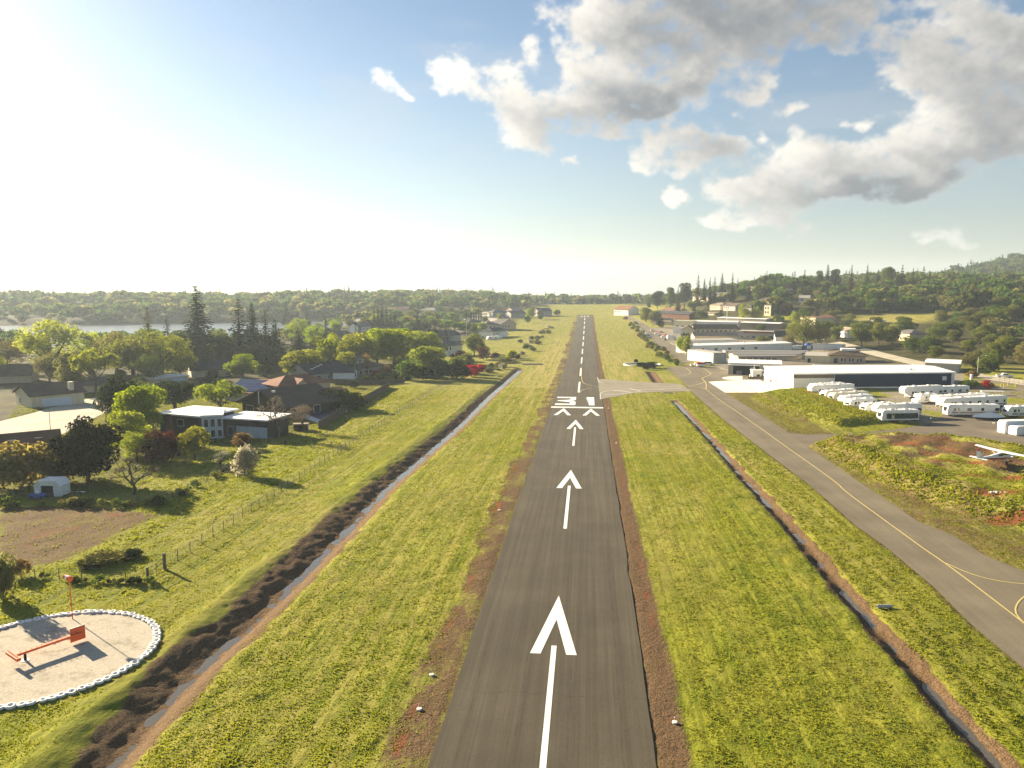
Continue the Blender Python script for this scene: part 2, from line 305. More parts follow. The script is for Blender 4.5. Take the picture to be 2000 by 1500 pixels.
def ground_mat():
    m, t, out = new_mat('field_ground')
    pos = t.n('ShaderNodeNewGeometry').outputs['Position']; A = lambda n: t.n('ShaderNodeAttribute', attribute_name=n).outputs['Fac']
    def sc(v): return t.n('ShaderNodeVectorMath', operation='MULTIPLY', ins={0: pos, 1: v}).outputs[0]
    big = t.noise(pos, .035, 4, .6); med = t.noise(pos, .22, 5, .6); fine = t.noise(pos, 1.6, 5, .7); grain = t.noise(pos, 6.5, 3, .7)
    row = t.noise(sc((.75, .018, 0)), 1.0, 4, .65); row2 = t.noise(sc((2.4, .05, 0)), 1.0, 3, .6)
    rowk = t.ss(t.m('ADD', t.m('MULTIPLY', row, .6), t.m('MULTIPLY', row2, .4)), .38, .62)
    g = t.mix(t.ss(med, .35, .65), (.128, .172, .014), (.232, .248, .023))
    g = t.mix(t.m('MULTIPLY', rowk, .55), g, (.305, .282, .036))
    g = t.mix(t.ss(fine, .45, .75, 0, .5), g, (.080, .095, .010))
    g = t.mix(t.ss(grain, .55, .75, 0, .45), g, (.27, .27, .055))
    g = t.n('ShaderNodeVectorMath', operation='SCALE', ins={0: g, 'Scale': t.ss(row2, .34, .66, .80, 1.16)}).outputs[0]
    g = t.mix(t.m('MULTIPLY', t.ss(big, .40, .62), t.ss(med, .3, .6, .2, .6)), g, (.225, .205, .045))
    dryk = t.m('MULTIPLY', A('dry'), t.ss(t.m('ADD', t.m('MULTIPLY', med, .5), t.m('MULTIPLY', rowk, .5)), .15, .75))
    g = t.mix(dryk, g, t.mix(t.ss(fine, .3, .7), (.40, .34, .115), (.29, .235, .075)))
    bare = t.ss(t.m('ADD', A('dirt'), t.m('MULTIPLY_ADD', fine, .7, t.m('MULTIPLY_ADD', med, .6, -.65))), .35, .75)
    soil = t.mix(t.ss(grain, .3, .7), (.072, .046, .025), (.19, .122, .066)); soil = t.mix(t.ss(fine, .55, .85, 0, .8), soil, (.30, .215, .13))
    g = t.mix(bare, g, soil)
    red = t.ss(t.m('ADD', A('red'), t.m('MULTIPLY_ADD', fine, .6, t.m('MULTIPLY_ADD', med, .9, -.75))), .35, .7)
    g = t.mix(red, g, t.mix(t.ss(fine, .35, .7), (.24, .085, .034), (.17, .065, .028)))
    gv = t.ss(t.m('ADD', A('gravel'), t.m('MULTIPLY_ADD', fine, .5, -.25)), .35, .65)
    g = t.mix(gv, g, t.mix(t.ss(grain, .3, .7), (.30, .27, .21), (.17, .15, .115)))
    wd = A('woods'); g = t.mix(wd, g, t.mix(t.ss(med, .35, .65), (.035, .038, .014), (.085, .075, .03)))
    hgt = t.m('ADD', t.m('MULTIPLY', fine, .7), t.m('MULTIPLY', grain, .3))
    nrm = t.n('ShaderNodeBump', ins={'Strength': t.m('MULTIPLY_ADD', bare, .2, .55), 'Distance': t.m('MULTIPLY_ADD', bare, .1, .32), 'Height': hgt}).outputs[0]
    pbsdf(t, out, g, .95, .05, normal=nrm); return m
def asphalt_mat(name, col, streak=1.0, warm=(1, 1, 1), sx=1.3, sy=.02):
    m, t, out = new_mat(name); pos = t.n('ShaderNodeNewGeometry').outputs['Position']
    st = t.noise(t.n('ShaderNodeVectorMath', operation='MULTIPLY', ins={0: pos, 1: (sx, sy, 0)}).outputs[0], 1.0, 4, .65)
    st2 = t.noise(t.n('ShaderNodeVectorMath', operation='MULTIPLY', ins={0: pos, 1: (sx * 4.5, sy * 2, 0)}).outputs[0], 1.0, 3, .6)
    n = t.noise(pos, .12, 5, .6); g = t.noise(pos, 9.0, 3, .8)
    k = t.m('MULTIPLY', t.ss(st, .3, .7, 1 - .28 * streak, 1 + .28 * streak), t.ss(st2, .3, .7, 1 - .14 * streak, 1 + .14 * streak))
    k = t.m('MULTIPLY', k, t.m('MULTIPLY', t.ss(n, .3, .7, .88, 1.12), t.ss(g, .25, .75, .80, 1.2)))
    # paver joints and hairline cracks along the strip
    x = t.n('ShaderNodeSeparateXYZ', ins={0: pos}).outputs[0]
    wob = t.m('ADD', x, t.m('MULTIPLY', t.noise(t.n('ShaderNodeVectorMath', operation='MULTIPLY', ins={0: pos, 1: (0, .15, 0)}).outputs[0], 1.0, 4, .6), .5))
    j = t.m('ABSOLUTE', t.m('SUBTRACT', t.m('FRACT', t.m('MULTIPLY', wob, 1 / 3.81)), .5))
    cr = t.m('MULTIPLY', t.ss(j, .0, .02, 1.0, 0.0), t.ss(t.noise(pos, .35, 3), .45, .6))
    k = t.m('MULTIPLY', k, t.m('MULTIPLY_ADD', cr, -.5 * streak, 1.0))
    y = t.n('ShaderNodeSeparateXYZ', ins={0: pos}).outputs[1]
    lane = t.n('ShaderNodeCombineXYZ', ins={0: t.m('FLOOR', t.m('MULTIPLY', x, 1 / 3.81)), 1: t.m('FLOOR', t.m('MULTIPLY_ADD', y, 1 / 52.0, t.m('MULTIPLY', t.m('FLOOR', t.m('MULTIPLY', x, 1 / 3.81)), .37))), 2: 0.0}).outputs[0]
    wn = t.n('ShaderNodeTexWhiteNoise', noise_dimensions='2D', ins={0: lane}).outputs[0]; k = t.m('MULTIPLY', k, t.m('MULTIPLY_ADD', wn, .16 * streak, 1 - .08 * streak))
    wy = t.m('ADD', y, t.m('MULTIPLY', t.noise(pos, .25, 5, .65), 3.0)); jy = t.m('ABSOLUTE', t.m('SUBTRACT', t.m('FRACT', t.m('MULTIPLY', wy, 1 / 17.0)), .5))
    cy = t.m('MULTIPLY', t.ss(jy, .0, .005, 1.0, 0.0), t.ss(t.noise(pos, .16, 2), .42, .55)); k = t.m('MULTIPLY', k, t.m('MULTIPLY_ADD', cy, -.4 * streak, 1.0))
    rub = t.m('MULTIPLY', t.ss(t.m('ABSOLUTE', t.m('SUBTRACT', t.m('ABSOLUTE', x), 1.9)), .2, 2.2, 1.0, 0.0), t.ss(t.noise(t.n('ShaderNodeVectorMath', operation='MULTIPLY', ins={0: pos, 1: (2.2, .012, 0)}).outputs[0], 1.0, 4, .7), .38, .66)); k = t.m('MULTIPLY', k, t.m('MULTIPLY_ADD', rub, -.22 * (streak if streak > .5 else 0), 1.0))
    c = t.n('ShaderNodeVectorMath', operation='SCALE', ins={0: col, 'Scale': k}).outputs[0]
    pbsdf(t, out, c, .9, .15, normal=t.n('ShaderNodeBump', ins={'Strength': .12, 'Distance': .03, 'Height': g}).outputs[0]); return m
def paint_mat(name, col, wear=.25):
    m, t, out = new_mat(name); pos = t.n('ShaderNodeNewGeometry').outputs['Position']
    n = t.m('ADD', t.m('MULTIPLY', t.noise(pos, 1.3, 5, .7), .45), t.m('ADD', t.m('MULTIPLY', t.noise(pos, 9, 3, .7), .3), t.m('MULTIPLY', t.noise(t.n('ShaderNodeVectorMath', operation='MULTIPLY', ins={0: pos, 1: (5, .25, 0)}).outputs[0], 1.0, 4, .7), .3)))
    c = t.mix(t.ss(n, .50, .72, 0, wear), col, (.16, .15, .13)); pbsdf(t, out, c, .7, .3); return m
def water_mat(name, col, bump=.05, scale=2.0, rough=.06):
    m, t, out = new_mat(name); pos = t.n('ShaderNodeNewGeometry').outputs['Position']
    nrm = t.n('ShaderNodeBump', ins={'Strength': bump, 'Distance': .1, 'Height': t.noise(pos, scale, 4, .6)}).outputs[0]
    pbsdf(t, out, col, rough, .6, normal=nrm); return m
# ---------------------------------------------------------------- mesh helpers
def npmesh(name, V, F, mats=(), attrs=None, mi=None, smooth=False):
    """V (n,3); F list of arrays (m,3) and/or (m,4)"""
    me = bpy.data.meshes.new(name); V = np.asarray(V, np.float32)
    if not isinstance(F, list): F = [F]
    F = [np.asarray(f, np.int32) for f in F if len(f)]
    tot = np.concatenate([np.full(len(f), f.shape[1], np.int32) for f in F]); li = np.concatenate([f.ravel() for f in F])
    me.vertices.add(len(V)); me.vertices.foreach_set('co', V.ravel())
    me.loops.add(len(li)); me.loops.foreach_set('vertex_index', li)
    me.polygons.add(len(tot)); me.polygons.foreach_set('loop_start', np.concatenate([[0], np.cumsum(tot)[:-1]]).astype(np.int32))
    if mi is not None: me.polygons.foreach_set('material_index', np.asarray(mi, np.int32))
    for m in mats: me.materials.append(m)
    for k, (dom, a) in (attrs or {}).items():
        me.attributes.new(k, 'FLOAT', dom).data.foreach_set('value', np.asarray(a, np.float32))
    me.update(calc_edges=True); me.validate()
    if smooth: me.polygons.foreach_set('use_smooth', np.ones(len(tot), bool))
    return me
def link(name, me, parent=None, loc=None):
    o = bpy.data.objects.new(name, me); COL.objects.link(o)
    if parent is not None: o.parent = parent
    if loc is not None: o.location = loc
    return o
def tag(o, label=None, cat=None, group=None, kind=None):
    if label: o['label'] = label
    if cat: o['category'] = cat
    if group: o['group'] = group
    if kind: o['kind'] = kind
    return o
def grow(a, b, s0, k):
    v = [a]; s = s0
    while v[-1] < b: v.append(v[-1] + s); s *= k
    return v
# ---------------------------------------------------------------- land
def build_ground():
    xs = np.concatenate([np.arange(-62, -36, .5), np.arange(-36, -22, .25), np.arange(-22, 24, .5), np.arange(24, 34, .25), np.arange(34, 62.01, .5)]); xr = grow(62, 120, .7, 1.01); xr = xr[1:] + grow(xr[-1], 4200, 1.4, 1.045)[1:]
    X = np.array(sorted([-v for v in xr]) + list(xs) + list(xr))
    Y = np.array([-60, -30, 0, 15, 25, 30] + grow(34, 170, .5, 1.0016)[0:] ); y2 = grow(Y[-1], 420, .72, 1.006); y3 = grow(y2[-1], 5200, y2[-1] - y2[-2], 1.03)
    Y = np.concatenate([Y, y2[1:], y3[1:]]); nx, ny = len(X), len(Y)
    gx, gy = np.meshgrid(X, Y); x, y = gx.ravel(), gy.ravel()
    h = ground(x, y)
    pv = np.full(x.shape, -1e9)
    for P in PAVED: pv = np.maximum(pv, poly_sd(P, x, y))
    pv = np.maximum(pv, CIRC_R - .3 - np.hypot(x - CIRC[0], y - CIRC[1]))
    free = sst(1.2, -.6, pv)
    near = sst(420, 200, y)
    rough = (fbm(x * .55, y * .45, 3, 5) - .5) * .30 + (fbm(x * 1.5, y * 1.2, 2, 8) - .5) * (.16 + .10 * np.exp(-((seg_side(DITCH_L, x, y) + 1.5) / 2.6) ** 2))
    sl = seg_side(DITCH_L, x, y); sr = seg_side(DITCH_R, x, y)
    lump = 1 + .25 * np.exp(-((sl + 2.5) / 4.5) ** 2) * sst(330, 250, y) + .8 * np.exp(-(sr / 2.5) ** 2) + 1.2 * sst(-6, 0, poly_sd(BANK_B, x, y)) + 1.2 * sst(-5, 0, poly_sd(BANK_A, x, y))
    h = h + free * near * rough * lump * .62 + (1 - near) * (fbm(x * .03, y * .03, 4, 5) - .5) * 2.2 * sst(25, 70, np.abs(x - 2)) * free
    h = h - .10 * sst(-.3, .3, pv)
    # what covers the ground where
    e1 = fbm(x * .12, y * .05, 4, 31) - .5; e2 = fbm(x * .5, y * .3, 4, 33) - .5
    ax = np.abs(x)
    sh_l = sst(-12.2, -10.2, x + 2.6 * e1 + 1.4 * e2) * sst(-7, -7.8, x) * sst(1000, 850, y); sh_r = sst(11.0, 9.4, x + 1.6 * e1 + .8 * e2) * sst(7, 7.8, x) * sst(1000, 850, y)
    dirt = np.maximum(sh_l * (.66 + .5 * (e2 + e1)), sh_r * (.85 + .4 * (e2 + e1)))
    dl = np.where(sl < 0, sst(-4.6, -2.4, sl + 2.2 * e1 + 1.3 * e2), sst(3.6, 1.4, sl + 1.8 * e1 + 1.4 * e2)) * sst(366, 350, y) * sst(400, 90, np.where(sl < -3, y, 90) * 1.0)
    dr = sst(1.8, .8, np.abs(sr) + 1.2 * e2) * sst(250, 240, y) + sst(3.2, 1.5, line_d(DITCH_R2, x, y))
    dirt = np.maximum(dirt, np.maximum(dl, dr))
    dirt = np.maximum(dirt, .72 * sst(-1.5, 1.5, poly_sd(DIRT_FIELD, x, y) + 3 * e1))
    ty = seg_side(TAXI_L, x, y); dirt = np.maximum(dirt, .6 * sst(-1.0, -.2, ty) * (x > 30) * (x < 60) * sst(300, 280, y))
    tr = seg_side(TAXI_R, x, y)
    dry = 1.0 * sst(-26, -20, x) * sst(-7, -9, x) * sst(170, 250, y) * sst(700, 520, y) + .8 * sst(7, 9, x) * sst(30, 24, x) * sst(230, 290, y) * sst(560, 480, y)
    dry = np.maximum(dry, .55 * sst(-70, -40, x) * sst(210, 270, y) * sst(-25, -32, x)); dry = np.maximum(dry, .30 * (ax < 60) * sst(400, 500, y))
    dry = np.maximum(dry, .38 * sst(-30, -26, x) * sst(-6, -10, x) * sst(200, 80, y)); dry = np.maximum(dry, .5 * sst(0, 1.5, tr) * sst(6, 1.5, tr) * (x > 40) * (y < 300))
    dry = np.maximum(dry, .45 * sst(30, 40, x) * (y > 900)); dry = np.maximum(dry, .5 * sst(.45, .6, e1 + .5) * sst(60, 120, y))
    ba, bb = poly_sd(BANK_A, x, y), poly_sd(BANK_B, x, y)
    dirt = np.maximum(dirt, (.62 * sst(1, 4, bb) + .25 * sst(-4, 0, bb)) * sst(.36, .60, e1 + .5 + .25 * e2)); dry = np.maximum(dry, .85 * sst(-4, -1, bb) * sst(.3, .55, e1 + .5) + .0 * bb)
    red = .34 * sst(1.5, 4.5, bb) * sst(50, 58, x + 6 * e1) * (.35 + 1.0 * sst(.4, .62, e1 + .5 + .1 * e2))
    for (px, py, a, b) in ((1870, 905, 7, 2.4), (1940, 935, 8, 2.2), (1980, 965, 7, 3.0), (1760, 868, 5, 1.5), (1985, 995, 5, 2)):
        c = at(px, py, 2.0); red = np.maximum(red, .95 * np.exp(-((x - c[0]) / a) ** 2 - ((y - c[1]) / b) ** 2))
    red = np.maximum(red, .5 * sst(.8, 2.6, ba) * sst(7.5, 4, line_d(ats([(1545, 762), (1620, 790), (1690, 818)]), x, y)))
    red = np.maximum(red, .45 * sst(1.0, .2, np.abs(np.hypot(x - CIRC[0], y - CIRC[1]) - CIRC_R - .5)))
    red = np.maximum(red, .50 * sst(-1, 3, poly_sd(DIRT_FIELD, x, y)) * sst(.40, .6, e1 + .5 + .2 * e2))
    rb = line_d(ats([(1640, 668), (1700, 690), (1760, 705), (1830, 712)]), x, y); red = np.maximum(red, .5 * sst(9, 3, rb)); dry = np.maximum(dry, .7 * sst(14, 6, rb))
    red = np.maximum(red,   .40 * np.maximum(sst(10.0, 9.2, x + 1.2 * e1) * sst(8.4, 8.9, x), sst(-11.0, -10.2, x + 2.4 * e1) * sst(-9.2, -9.8, x + 1.2 * e1)) * (y < 260) * (.5 + 1.4 * (e2 + .4))); red = np.maximum(red,   .26 * sst(.7, 1.4, sl) * sst(3.8, 2.4, sl + 1.5 * e1) * sst(230, 150, y))
    gravel = .62 * sst(-2, 3, poly_sd(YARD, x, y) + 4 * e1) * (.4 + sst(.38, .6, e1 + .5)); gravel = np.maximum(gravel, .9 * sst(-2, 2, poly_sd(ats([(1376, 724), (1420, 700), (1480, 690), (1560, 690), (1690, 690), (1760, 700), (1880, 720), (1890, 760), (1560, 752), (1500, 742)]), x, y)))
    gravel = np.maximum(gravel, .9 * sst(0, 6, poly_sd(ats([(1330, 705), (1260, 640), (1420, 620), (1560, 640), (1700, 690), (1480, 712)]), x, y)))
    woods = np.maximum(sst(-105, -135, x + 8 * e1) * sst(60, 110, y + .3 * x + 60), sst(520, 620, y) * sst(-60, -80, x)); woods = np.maximum(woods, sst(130, 160, x) * sst(330, 380, y)) 
    gd = sst(-3, 4, poly_sd(ats([(-20, 840), (60, 800), (210, 770), (330, 720), (600, 690), (860, 700), (880, 735), (800, 742), (745, 752), (660, 800), (600, 845), (540, 862), (420, 872), (330, 900), (250, 960), (100, 975), (-20, 975)]), x, y) + 4 * e1); woods = np.maximum(woods, .75 * gd)
    woods = np.maximum(woods, sst(1000, 1160, y)); woods = np.maximum(woods, sst(70, 110, x - .05 * (y - 500)) * sst(560, 700, y))
    fld = sst(-10, 12, poly_sd(ats([(1640, 627), (1700, 613), (1850, 612), (1830, 628), (1720, 640)]), x, y)); woods = woods * (1 - fld); dry = np.maximum(dry, .9 * fld)
    fl2 = sst(-8, 8, poly_sd(ats([(1490, 625), (1505, 615), (1560, 615), (1540, 632), (1510, 635)]), x, y)); woods = woods * (1 - fl2)
    fl3 = sst(-14, 10, poly_sd([(-70, 880), (60, 880), (66, 1100), (40, 1210), (-40, 1210), (-75, 1000)], x, y)); woods = woods * (1 - fl3)
    clr = lambda a: np.clip(a, 0, 1)
    i = np.arange(ny - 1)[:, None] * nx + np.arange(nx - 1)[None, :]; F = np.stack([i, i + 1, i + nx + 1, i + nx], -1).reshape(-1, 4)
    me = npmesh('ground', np.stack([x, y, h], -1), F, [ground_mat()], {'dirt': ('POINT', clr(dirt)), 'dry': ('POINT', clr(dry)), 'red': ('POINT', clr(red)), 'gravel': ('POINT', clr(gravel)), 'woods': ('POINT', clr(woods))}, smooth=True)
    tag(link('ground', me), kind='structure')
    return x, y, np.maximum(np.maximum(dirt, red), gravel)
GX, GY, GBARE = build_ground()

def sheet(P, dz, cell=4.0):
    """a plan polygon cut on a grid and laid dz above the land: V, F"""
    bm = bmesh.new(); f = bm.faces.new([bm.verts.new((p[0], p[1], 0)) for p in P])
    bmesh.ops.triangulate(bm, faces=[f])
    xs = [p[0] for p in P]; ys = [p[1] for p in P]
    for ax, lo, hi in ((0, min(xs), max(xs)), (1, min(ys), max(ys))):
        k = math.ceil(lo / cell) * cell
        while k < hi:
            co = [0, 0, 0]; no = [0, 0, 0]; co[ax] = k; no[ax] = 1
            bmesh.ops.bisect_plane(bm, geom=bm.verts[:] + bm.edges[:] + bm.faces[:], plane_co=co, plane_no=no, dist=1e-4); k += cell
    bmesh.ops.triangulate(bm, faces=bm.faces[:])
    V = np.array([v.co for v in bm.verts]); bm.verts.index_update(); F = np.array([[v.index for v in g.verts] for g in bm.faces])
    bm.free(); V[:, 2] = broad(V[:, 0], V[:, 1]) + dz; n = np.cross(V[F[:, 1]] - V[F[:, 0]], V[F[:, 2]] - V[F[:, 0]])[:, 2]
    F[n < 0] = F[n < 0][:, ::-1]; return V, F
def ribbon(P, w, dz, step=1.5, smooth=True, f=None):
    """strip of width w along a plan polyline, laid on the land"""
    P = np.array(P, float)[:, :2]
    if smooth and len(P) > 2:
        for _ in range(2): P = np.concatenate([P[:1], np.stack([.75 * P[:-1] + .25 * P[1:], .25 * P[:-1] + .75 * P[1:]], 1).reshape(-1, 2), P[-1:]])
    L = np.concatenate([[0], np.cumsum(np.hypot(*np.diff(P, axis=0).T))]); n = max(2, int(L[-1] / step) + 1); q = np.linspace(0, L[-1], n)
    C = np.stack([np.interp(q, L, P[:, 0]), np.interp(q, L, P[:, 1])], 1); T = np.gradient(C, axis=0); T /= np.linalg.norm(T, axis=1)[:, None] + 1e-9
    N = np.stack([-T[:, 1], T[:, 0]], 1); w = np.interp(q, np.linspace(0, L[-1], len(w)), w)[:, None] if hasattr(w, '__len__') else w
    A, B = C + N * w / 2, C - N * w / 2; V = np.concatenate([A, B]); z = (f or broad)(V[:, 0], V[:, 1]) + dz
    i = np.arange(n - 1); F = np.stack([i + n, i + n + 1, i + 1, i], -1); return np.column_stack([V, z]), F
def join(parts):
    Vs, Fs, o = [], [], 0
    for V, F in parts: Vs.append(V); Fs.append(np.asarray(F) + o); o += len(V)
    k3 = [f for f in Fs if f.shape[1] == 3]; k4 = [f for f in Fs if f.shape[1] == 4]
    return np.concatenate(Vs), [np.concatenate(k) for k in (k3, k4) if k]
def put(name, parts, m, parent=None):
    V, F = join(parts if isinstance(parts, list) else [parts]); return link(name, npmesh(name, V, F, [m]), parent)
def struct(name, parts, m): return tag(put(name, parts, m), kind='structure')
def surfaces():
    asp = asphalt_mat('runway_asphalt', (.080, .069, .049), .62); tax = asphalt_mat('taxiway_asphalt', (.168, .144, .100), .35, sx=.3, sy=.02)
    con = asphalt_mat('pale_concrete', (.78, .74, .62), .3, sx=.2, sy=.2); con2 = asphalt_mat('worn_concrete', (.245, .222, .165), .3, sx=.15, sy=.3); tan = asphalt_mat('pale_road', (.40, .36, .275), .3, sx=.15, sy=.15)
    wp = paint_mat('white_paint', (.78, .77, .72), .45); yp = paint_mat('yellow_paint', (.58, .47, .17), .5); wp2 = paint_mat('faded_white_paint', (.55, .54, .48), .6)
    # runway: straight strip following the sag of the field
    ys = np.arange(20, 906, 3.0); xs = np.linspace(-7.62, 7.62, 7); gx, gy = np.meshgrid(xs, ys)
    edge = (np.abs(gx) > 7) * (fbm(gy * .8, gx, 3, 3) - .5) * .5 * np.sign(gx)
    V = np.stack([gx + edge, gy, broad(gx, gy) + .03], -1).reshape(-1, 3); n = 7; i = (np.arange(len(ys) - 1)[:, None] * n + np.arange(n - 1)).ravel()
    rw = struct('runway', (V, np.stack([i, i + 1, i + n + 1, i + n], -1)), asp)
    zp = .045
    def strip(x0, y0, x1, y1, w): return ribbon([(x0, y0), (x1, y1)], w, zp, 2.0, False)
    def poly(P): return sheet(P, zp, 3.0)
    k = 0; y = 262.0
    while y < 860:
        put('centre_dash', strip(0, y, 0, y + 36.6, .66), wp, rw); y += 61.0
    def chevron(yt, length, half, th, x=0.0):
        th2 = th * length / half                       # thickness along the strip
        return poly([(x, yt), (x + half, yt - length), (x + half - th, yt - length), (x, yt - th2), (x - half + th, yt - length), (x - half, yt - length)])
    tip = lambda px, py: at(px, py)[1]
    for (ty_, by, s0, s1) in ((tip(1093, 1164), tip(1093, 1279), tip(1084, 1262), 20.0), (tip(1111, 918), tip(1111, 954), tip(1109, 949), tip(1105, 1033)), (tip(1121, 820), tip(1121, 838), tip(1120, 835), tip(1117, 871))):
        L = ty_ - by; put('arrow_head', chevron(ty_, L, 2.05, .92), wp, rw); put('arrow_shaft', strip(0, s1, 0, s0, .46), wp, rw)
    y0, y1 = tip(1125, 811.5), tip(1125, 797.8)
    for x in (-3.75, 3.95): put('threshold_chevron', chevron(y1, y1 - y0, 2.35, 1.0, x), wp, rw)
    b0 = tip(1125, 797.2); put('threshold_bar', strip(-7.5, b0 + 1.4, 7.5, b0 + 1.4, 2.6), wp, rw)
    # numerals: flat topped 3 and a 1 with a flag
    n0, n1 = tip(1125, 791.5), tip(1125, 775.6); Hn = n1 - n0
    def num(P, ox): return poly([(ox + px, n0 + q * Hn) for px, q in P])
    put('number_three', num([(-3.0, 0), (3.0, 0), (3.0, .38), (2.0, .5), (3.0, .62), (3.0, 1), (-3.0, 1), (-3.0, .84), (1.3, .84), (1.3, .66), (-.3, .6), (-2.6, .55), (-2.6, .47), (-.3, .40), (1.3, .34), (1.3, .16), (-3.0, .16)], -3.6), wp, rw)
    put('number_one', num([(-.75, 0), (.85, 0), (.85, 1), (-1.3, 1), (-1.6, .86), (-.75, .84)], 4.2), wp, rw)
    # far end numerals
    put('far_number', [poly([(x, 868), (x + 1.6, 868), (x + 1.6, 886), (x, 886)]) for x in (-4.6, -1.2, 2.6)], wp2, rw)
    yl = lambda pts, w=.16, d=.05: ribbon(ats(pts), w, d, 1.2)
    put('turn_line', [yl([(1136, 718), (1135.5, 738), (1138, 748), (1152, 753), (1180, 756)], .2), yl([(1132, 767), (1138, 761), (1150, 758.5), (1180, 757)], .2)], yp, rw)
    put('edge_line', [yl([(1167, 737), (1169, 746), (1178, 749)], .28), yl([(1173, 780), (1172, 768.5), (1177, 766), (1185, 764)], .3)], wp2, rw)
    # taxiway, connector, apron
    tx = struct('taxiway', sheet(TAXI_L + TAXI_R[::-1], .028), tax)
    put('centre_line', [yl([(2040, 1250), (2000, 1217), (1846, 1100), (1800, 1070), (1649, 960), (1636, 943), (1480, 833), (1440, 805), (1400, 778), (1379, 760)], .17)], yp, tx)
    put('curved_line', [yl([(1846, 1100), (1900, 1124), (1960, 1138), (2060, 1146)], .15), yl([(2060, 1145), (2000, 1163), (1982, 1185), (1984, 1202), (2004, 1220)], .15)], yp, tx)
    cn = struct('taxiway_connector', sheet(CONNECT, .034), con2)
    put('hold_line', [yl([(1185, 764), (1250, 761), (1330, 759)], .22, .052), yl([(1196, 771), (1250, 765)], .25, .052), yl([(1200, 762.5), (1232, 766)], .45, .052), yl([(1230, 759.5), (1252, 763.5)], .45, .052), yl([(1180, 768.5), (1200, 768.5)], .3, .052), yl([(1180, 772), (1198, 771)], .3, .052)], wp, cn)
    put('yellow_line', [yl([(1180, 756), (1230, 756), (1300, 755), (1342, 754)], .2, .052)], yp, cn)
    ap = struct('apron', sheet(APRON, .04), tax)
    put('lead_line', [yl([(1379, 760), (1379.5, 748), (1372, 741), (1371, 739), (1380, 735), (1390, 731), (1384, 726), (1374, 720)], .3, .06), yl([(1345, 754), (1365, 751), (1379, 745)], .3, .06), yl([(1345, 755), (1370, 757), (1379, 760)], .3, .06), yl([(1340, 719), (1352, 729), (1335, 733)], .25, .06)], yp, ap)
    struct('concrete_pad', sheet(PAD, .05), con)
    struct('round_concrete', sheet(ats([(1410, 739), (1412, 737), (1425, 735.2), (1450, 735), (1450, 741.5), (1430, 742), (1415, 741)]), .054), con)
    struct('side_road', sheet(SIDE_ROAD, .022), con2 if False else asphalt_mat('yard_road', (.155, .130, .095), .3, sx=.2, sy=.2))
    struct('access_road', sheet(FAR_ROAD, .036), tax)
    struct('street', sheet(STREET, .03), tan)
    struct('driveway', sheet(ats([(66, 785), (122, 771), (160, 780), (90, 803)]), .026), con2)
    # road along the hillside, far right
    hr = ats([(1600, 662), (1660, 676), (1720, 693), (1790, 709), (1880, 728), (1960, 742), (2080, 760)]); struct('hillside_road', ribbon(hr, 9.0, .06, 3.0), tan)
    struct('parking_lot', sheet(ats([(1885, 742), (1960, 742), (2080, 770), (2080, 800), (1960, 775), (1885, 765)]), .05), tax)
    hb = ats([(880, 640), (925, 612), (985, 606), (1000, 614), (930, 640), (890, 655)]); struct('street', sheet(hb, .2), tan)
    # water
    wm = water_mat('ditch_water_surface', (.10, .085, .06), .3, 3.0)
    struct('ditch_water', [ribbon(DITCH_L[:-1] + [(DITCH_L[-1][0], DITCH_L[-1][1] - 2)], 3.4, 0.0, 1.5, f=lambda x, y: broad(x, y) - np.interp(y, [60, 130, 220, 340], [1.035, .995, .92, .80])), ribbon(DITCH_R, 1.9, 0.0, 1.5, f=lambda x, y: broad(x, y) - np.interp(y, [60, 120, 200, 240], [.475, .47, .43, .33]))], wm)
    lk = [(-1500, 300), (-180, 430), (-180, 1060), (-640, 850), (-1500, 430)]
    struct('lake', (np.array([(x, y, LAKE_Z) for x, y in lk]), np.array([[0, 1, 2], [0, 2, 3], [0, 3, 4]])), water_mat('lake_water', (.10, .12, .13), .3, .5, .28))
    # gravel of the segmented circle
    a = np.linspace(0, 2 * math.pi, 65)[:-1]; rr = np.linspace(0, CIRC_R - .1, 8)[1:]
    V = [(CIRC[0], CIRC[1], .07)] + [(CIRC[0] + r * math.cos(t), CIRC[1] + r * math.sin(t), .07 + .03 * (vnoise(np.array(r * 3.), np.array(t * 9.), 2) - .5)) for r in rr for t in a]
    F3 = np.array([[0, 1 + i, 1 + (i + 1) % 64] for i in range(64)]); F4 = np.array([[1 + k * 64 + i, 1 + (k + 1) * 64 + i, 1 + (k + 1) * 64 + (i + 1) % 64, 1 + k * 64 + (i + 1) % 64] for k in range(6) for i in range(64)])
    m, t, out = new_mat('white_gravel'); pos = t.n('ShaderNodeNewGeometry').outputs['Position']
    c = t.mix(t.ss(t.noise(pos, 7, 4, .7), .35, .7), (.52, .47, .38), (.36, .32, .25)); c = t.mix(t.ss(t.noise(pos, .5, 5, .65), .50, .68, 0, .6), c, (.22, .19, .14)); c = t.mix(t.ss(t.noise(pos, 2.6, 4, .7), .63, .72, 0, .9), c, (.06, .055, .045))
    pbsdf(t, out, c, .95, .1, normal=t.n('ShaderNodeBump', ins={'Strength': .5, 'Distance': .06, 'Height': t.noise(pos, 11, 3, .7)}).outputs[0])
    tag(link('gravel_circle', npmesh('gravel_circle', V, [F3, F4], [m])), kind='structure')
surfaces()
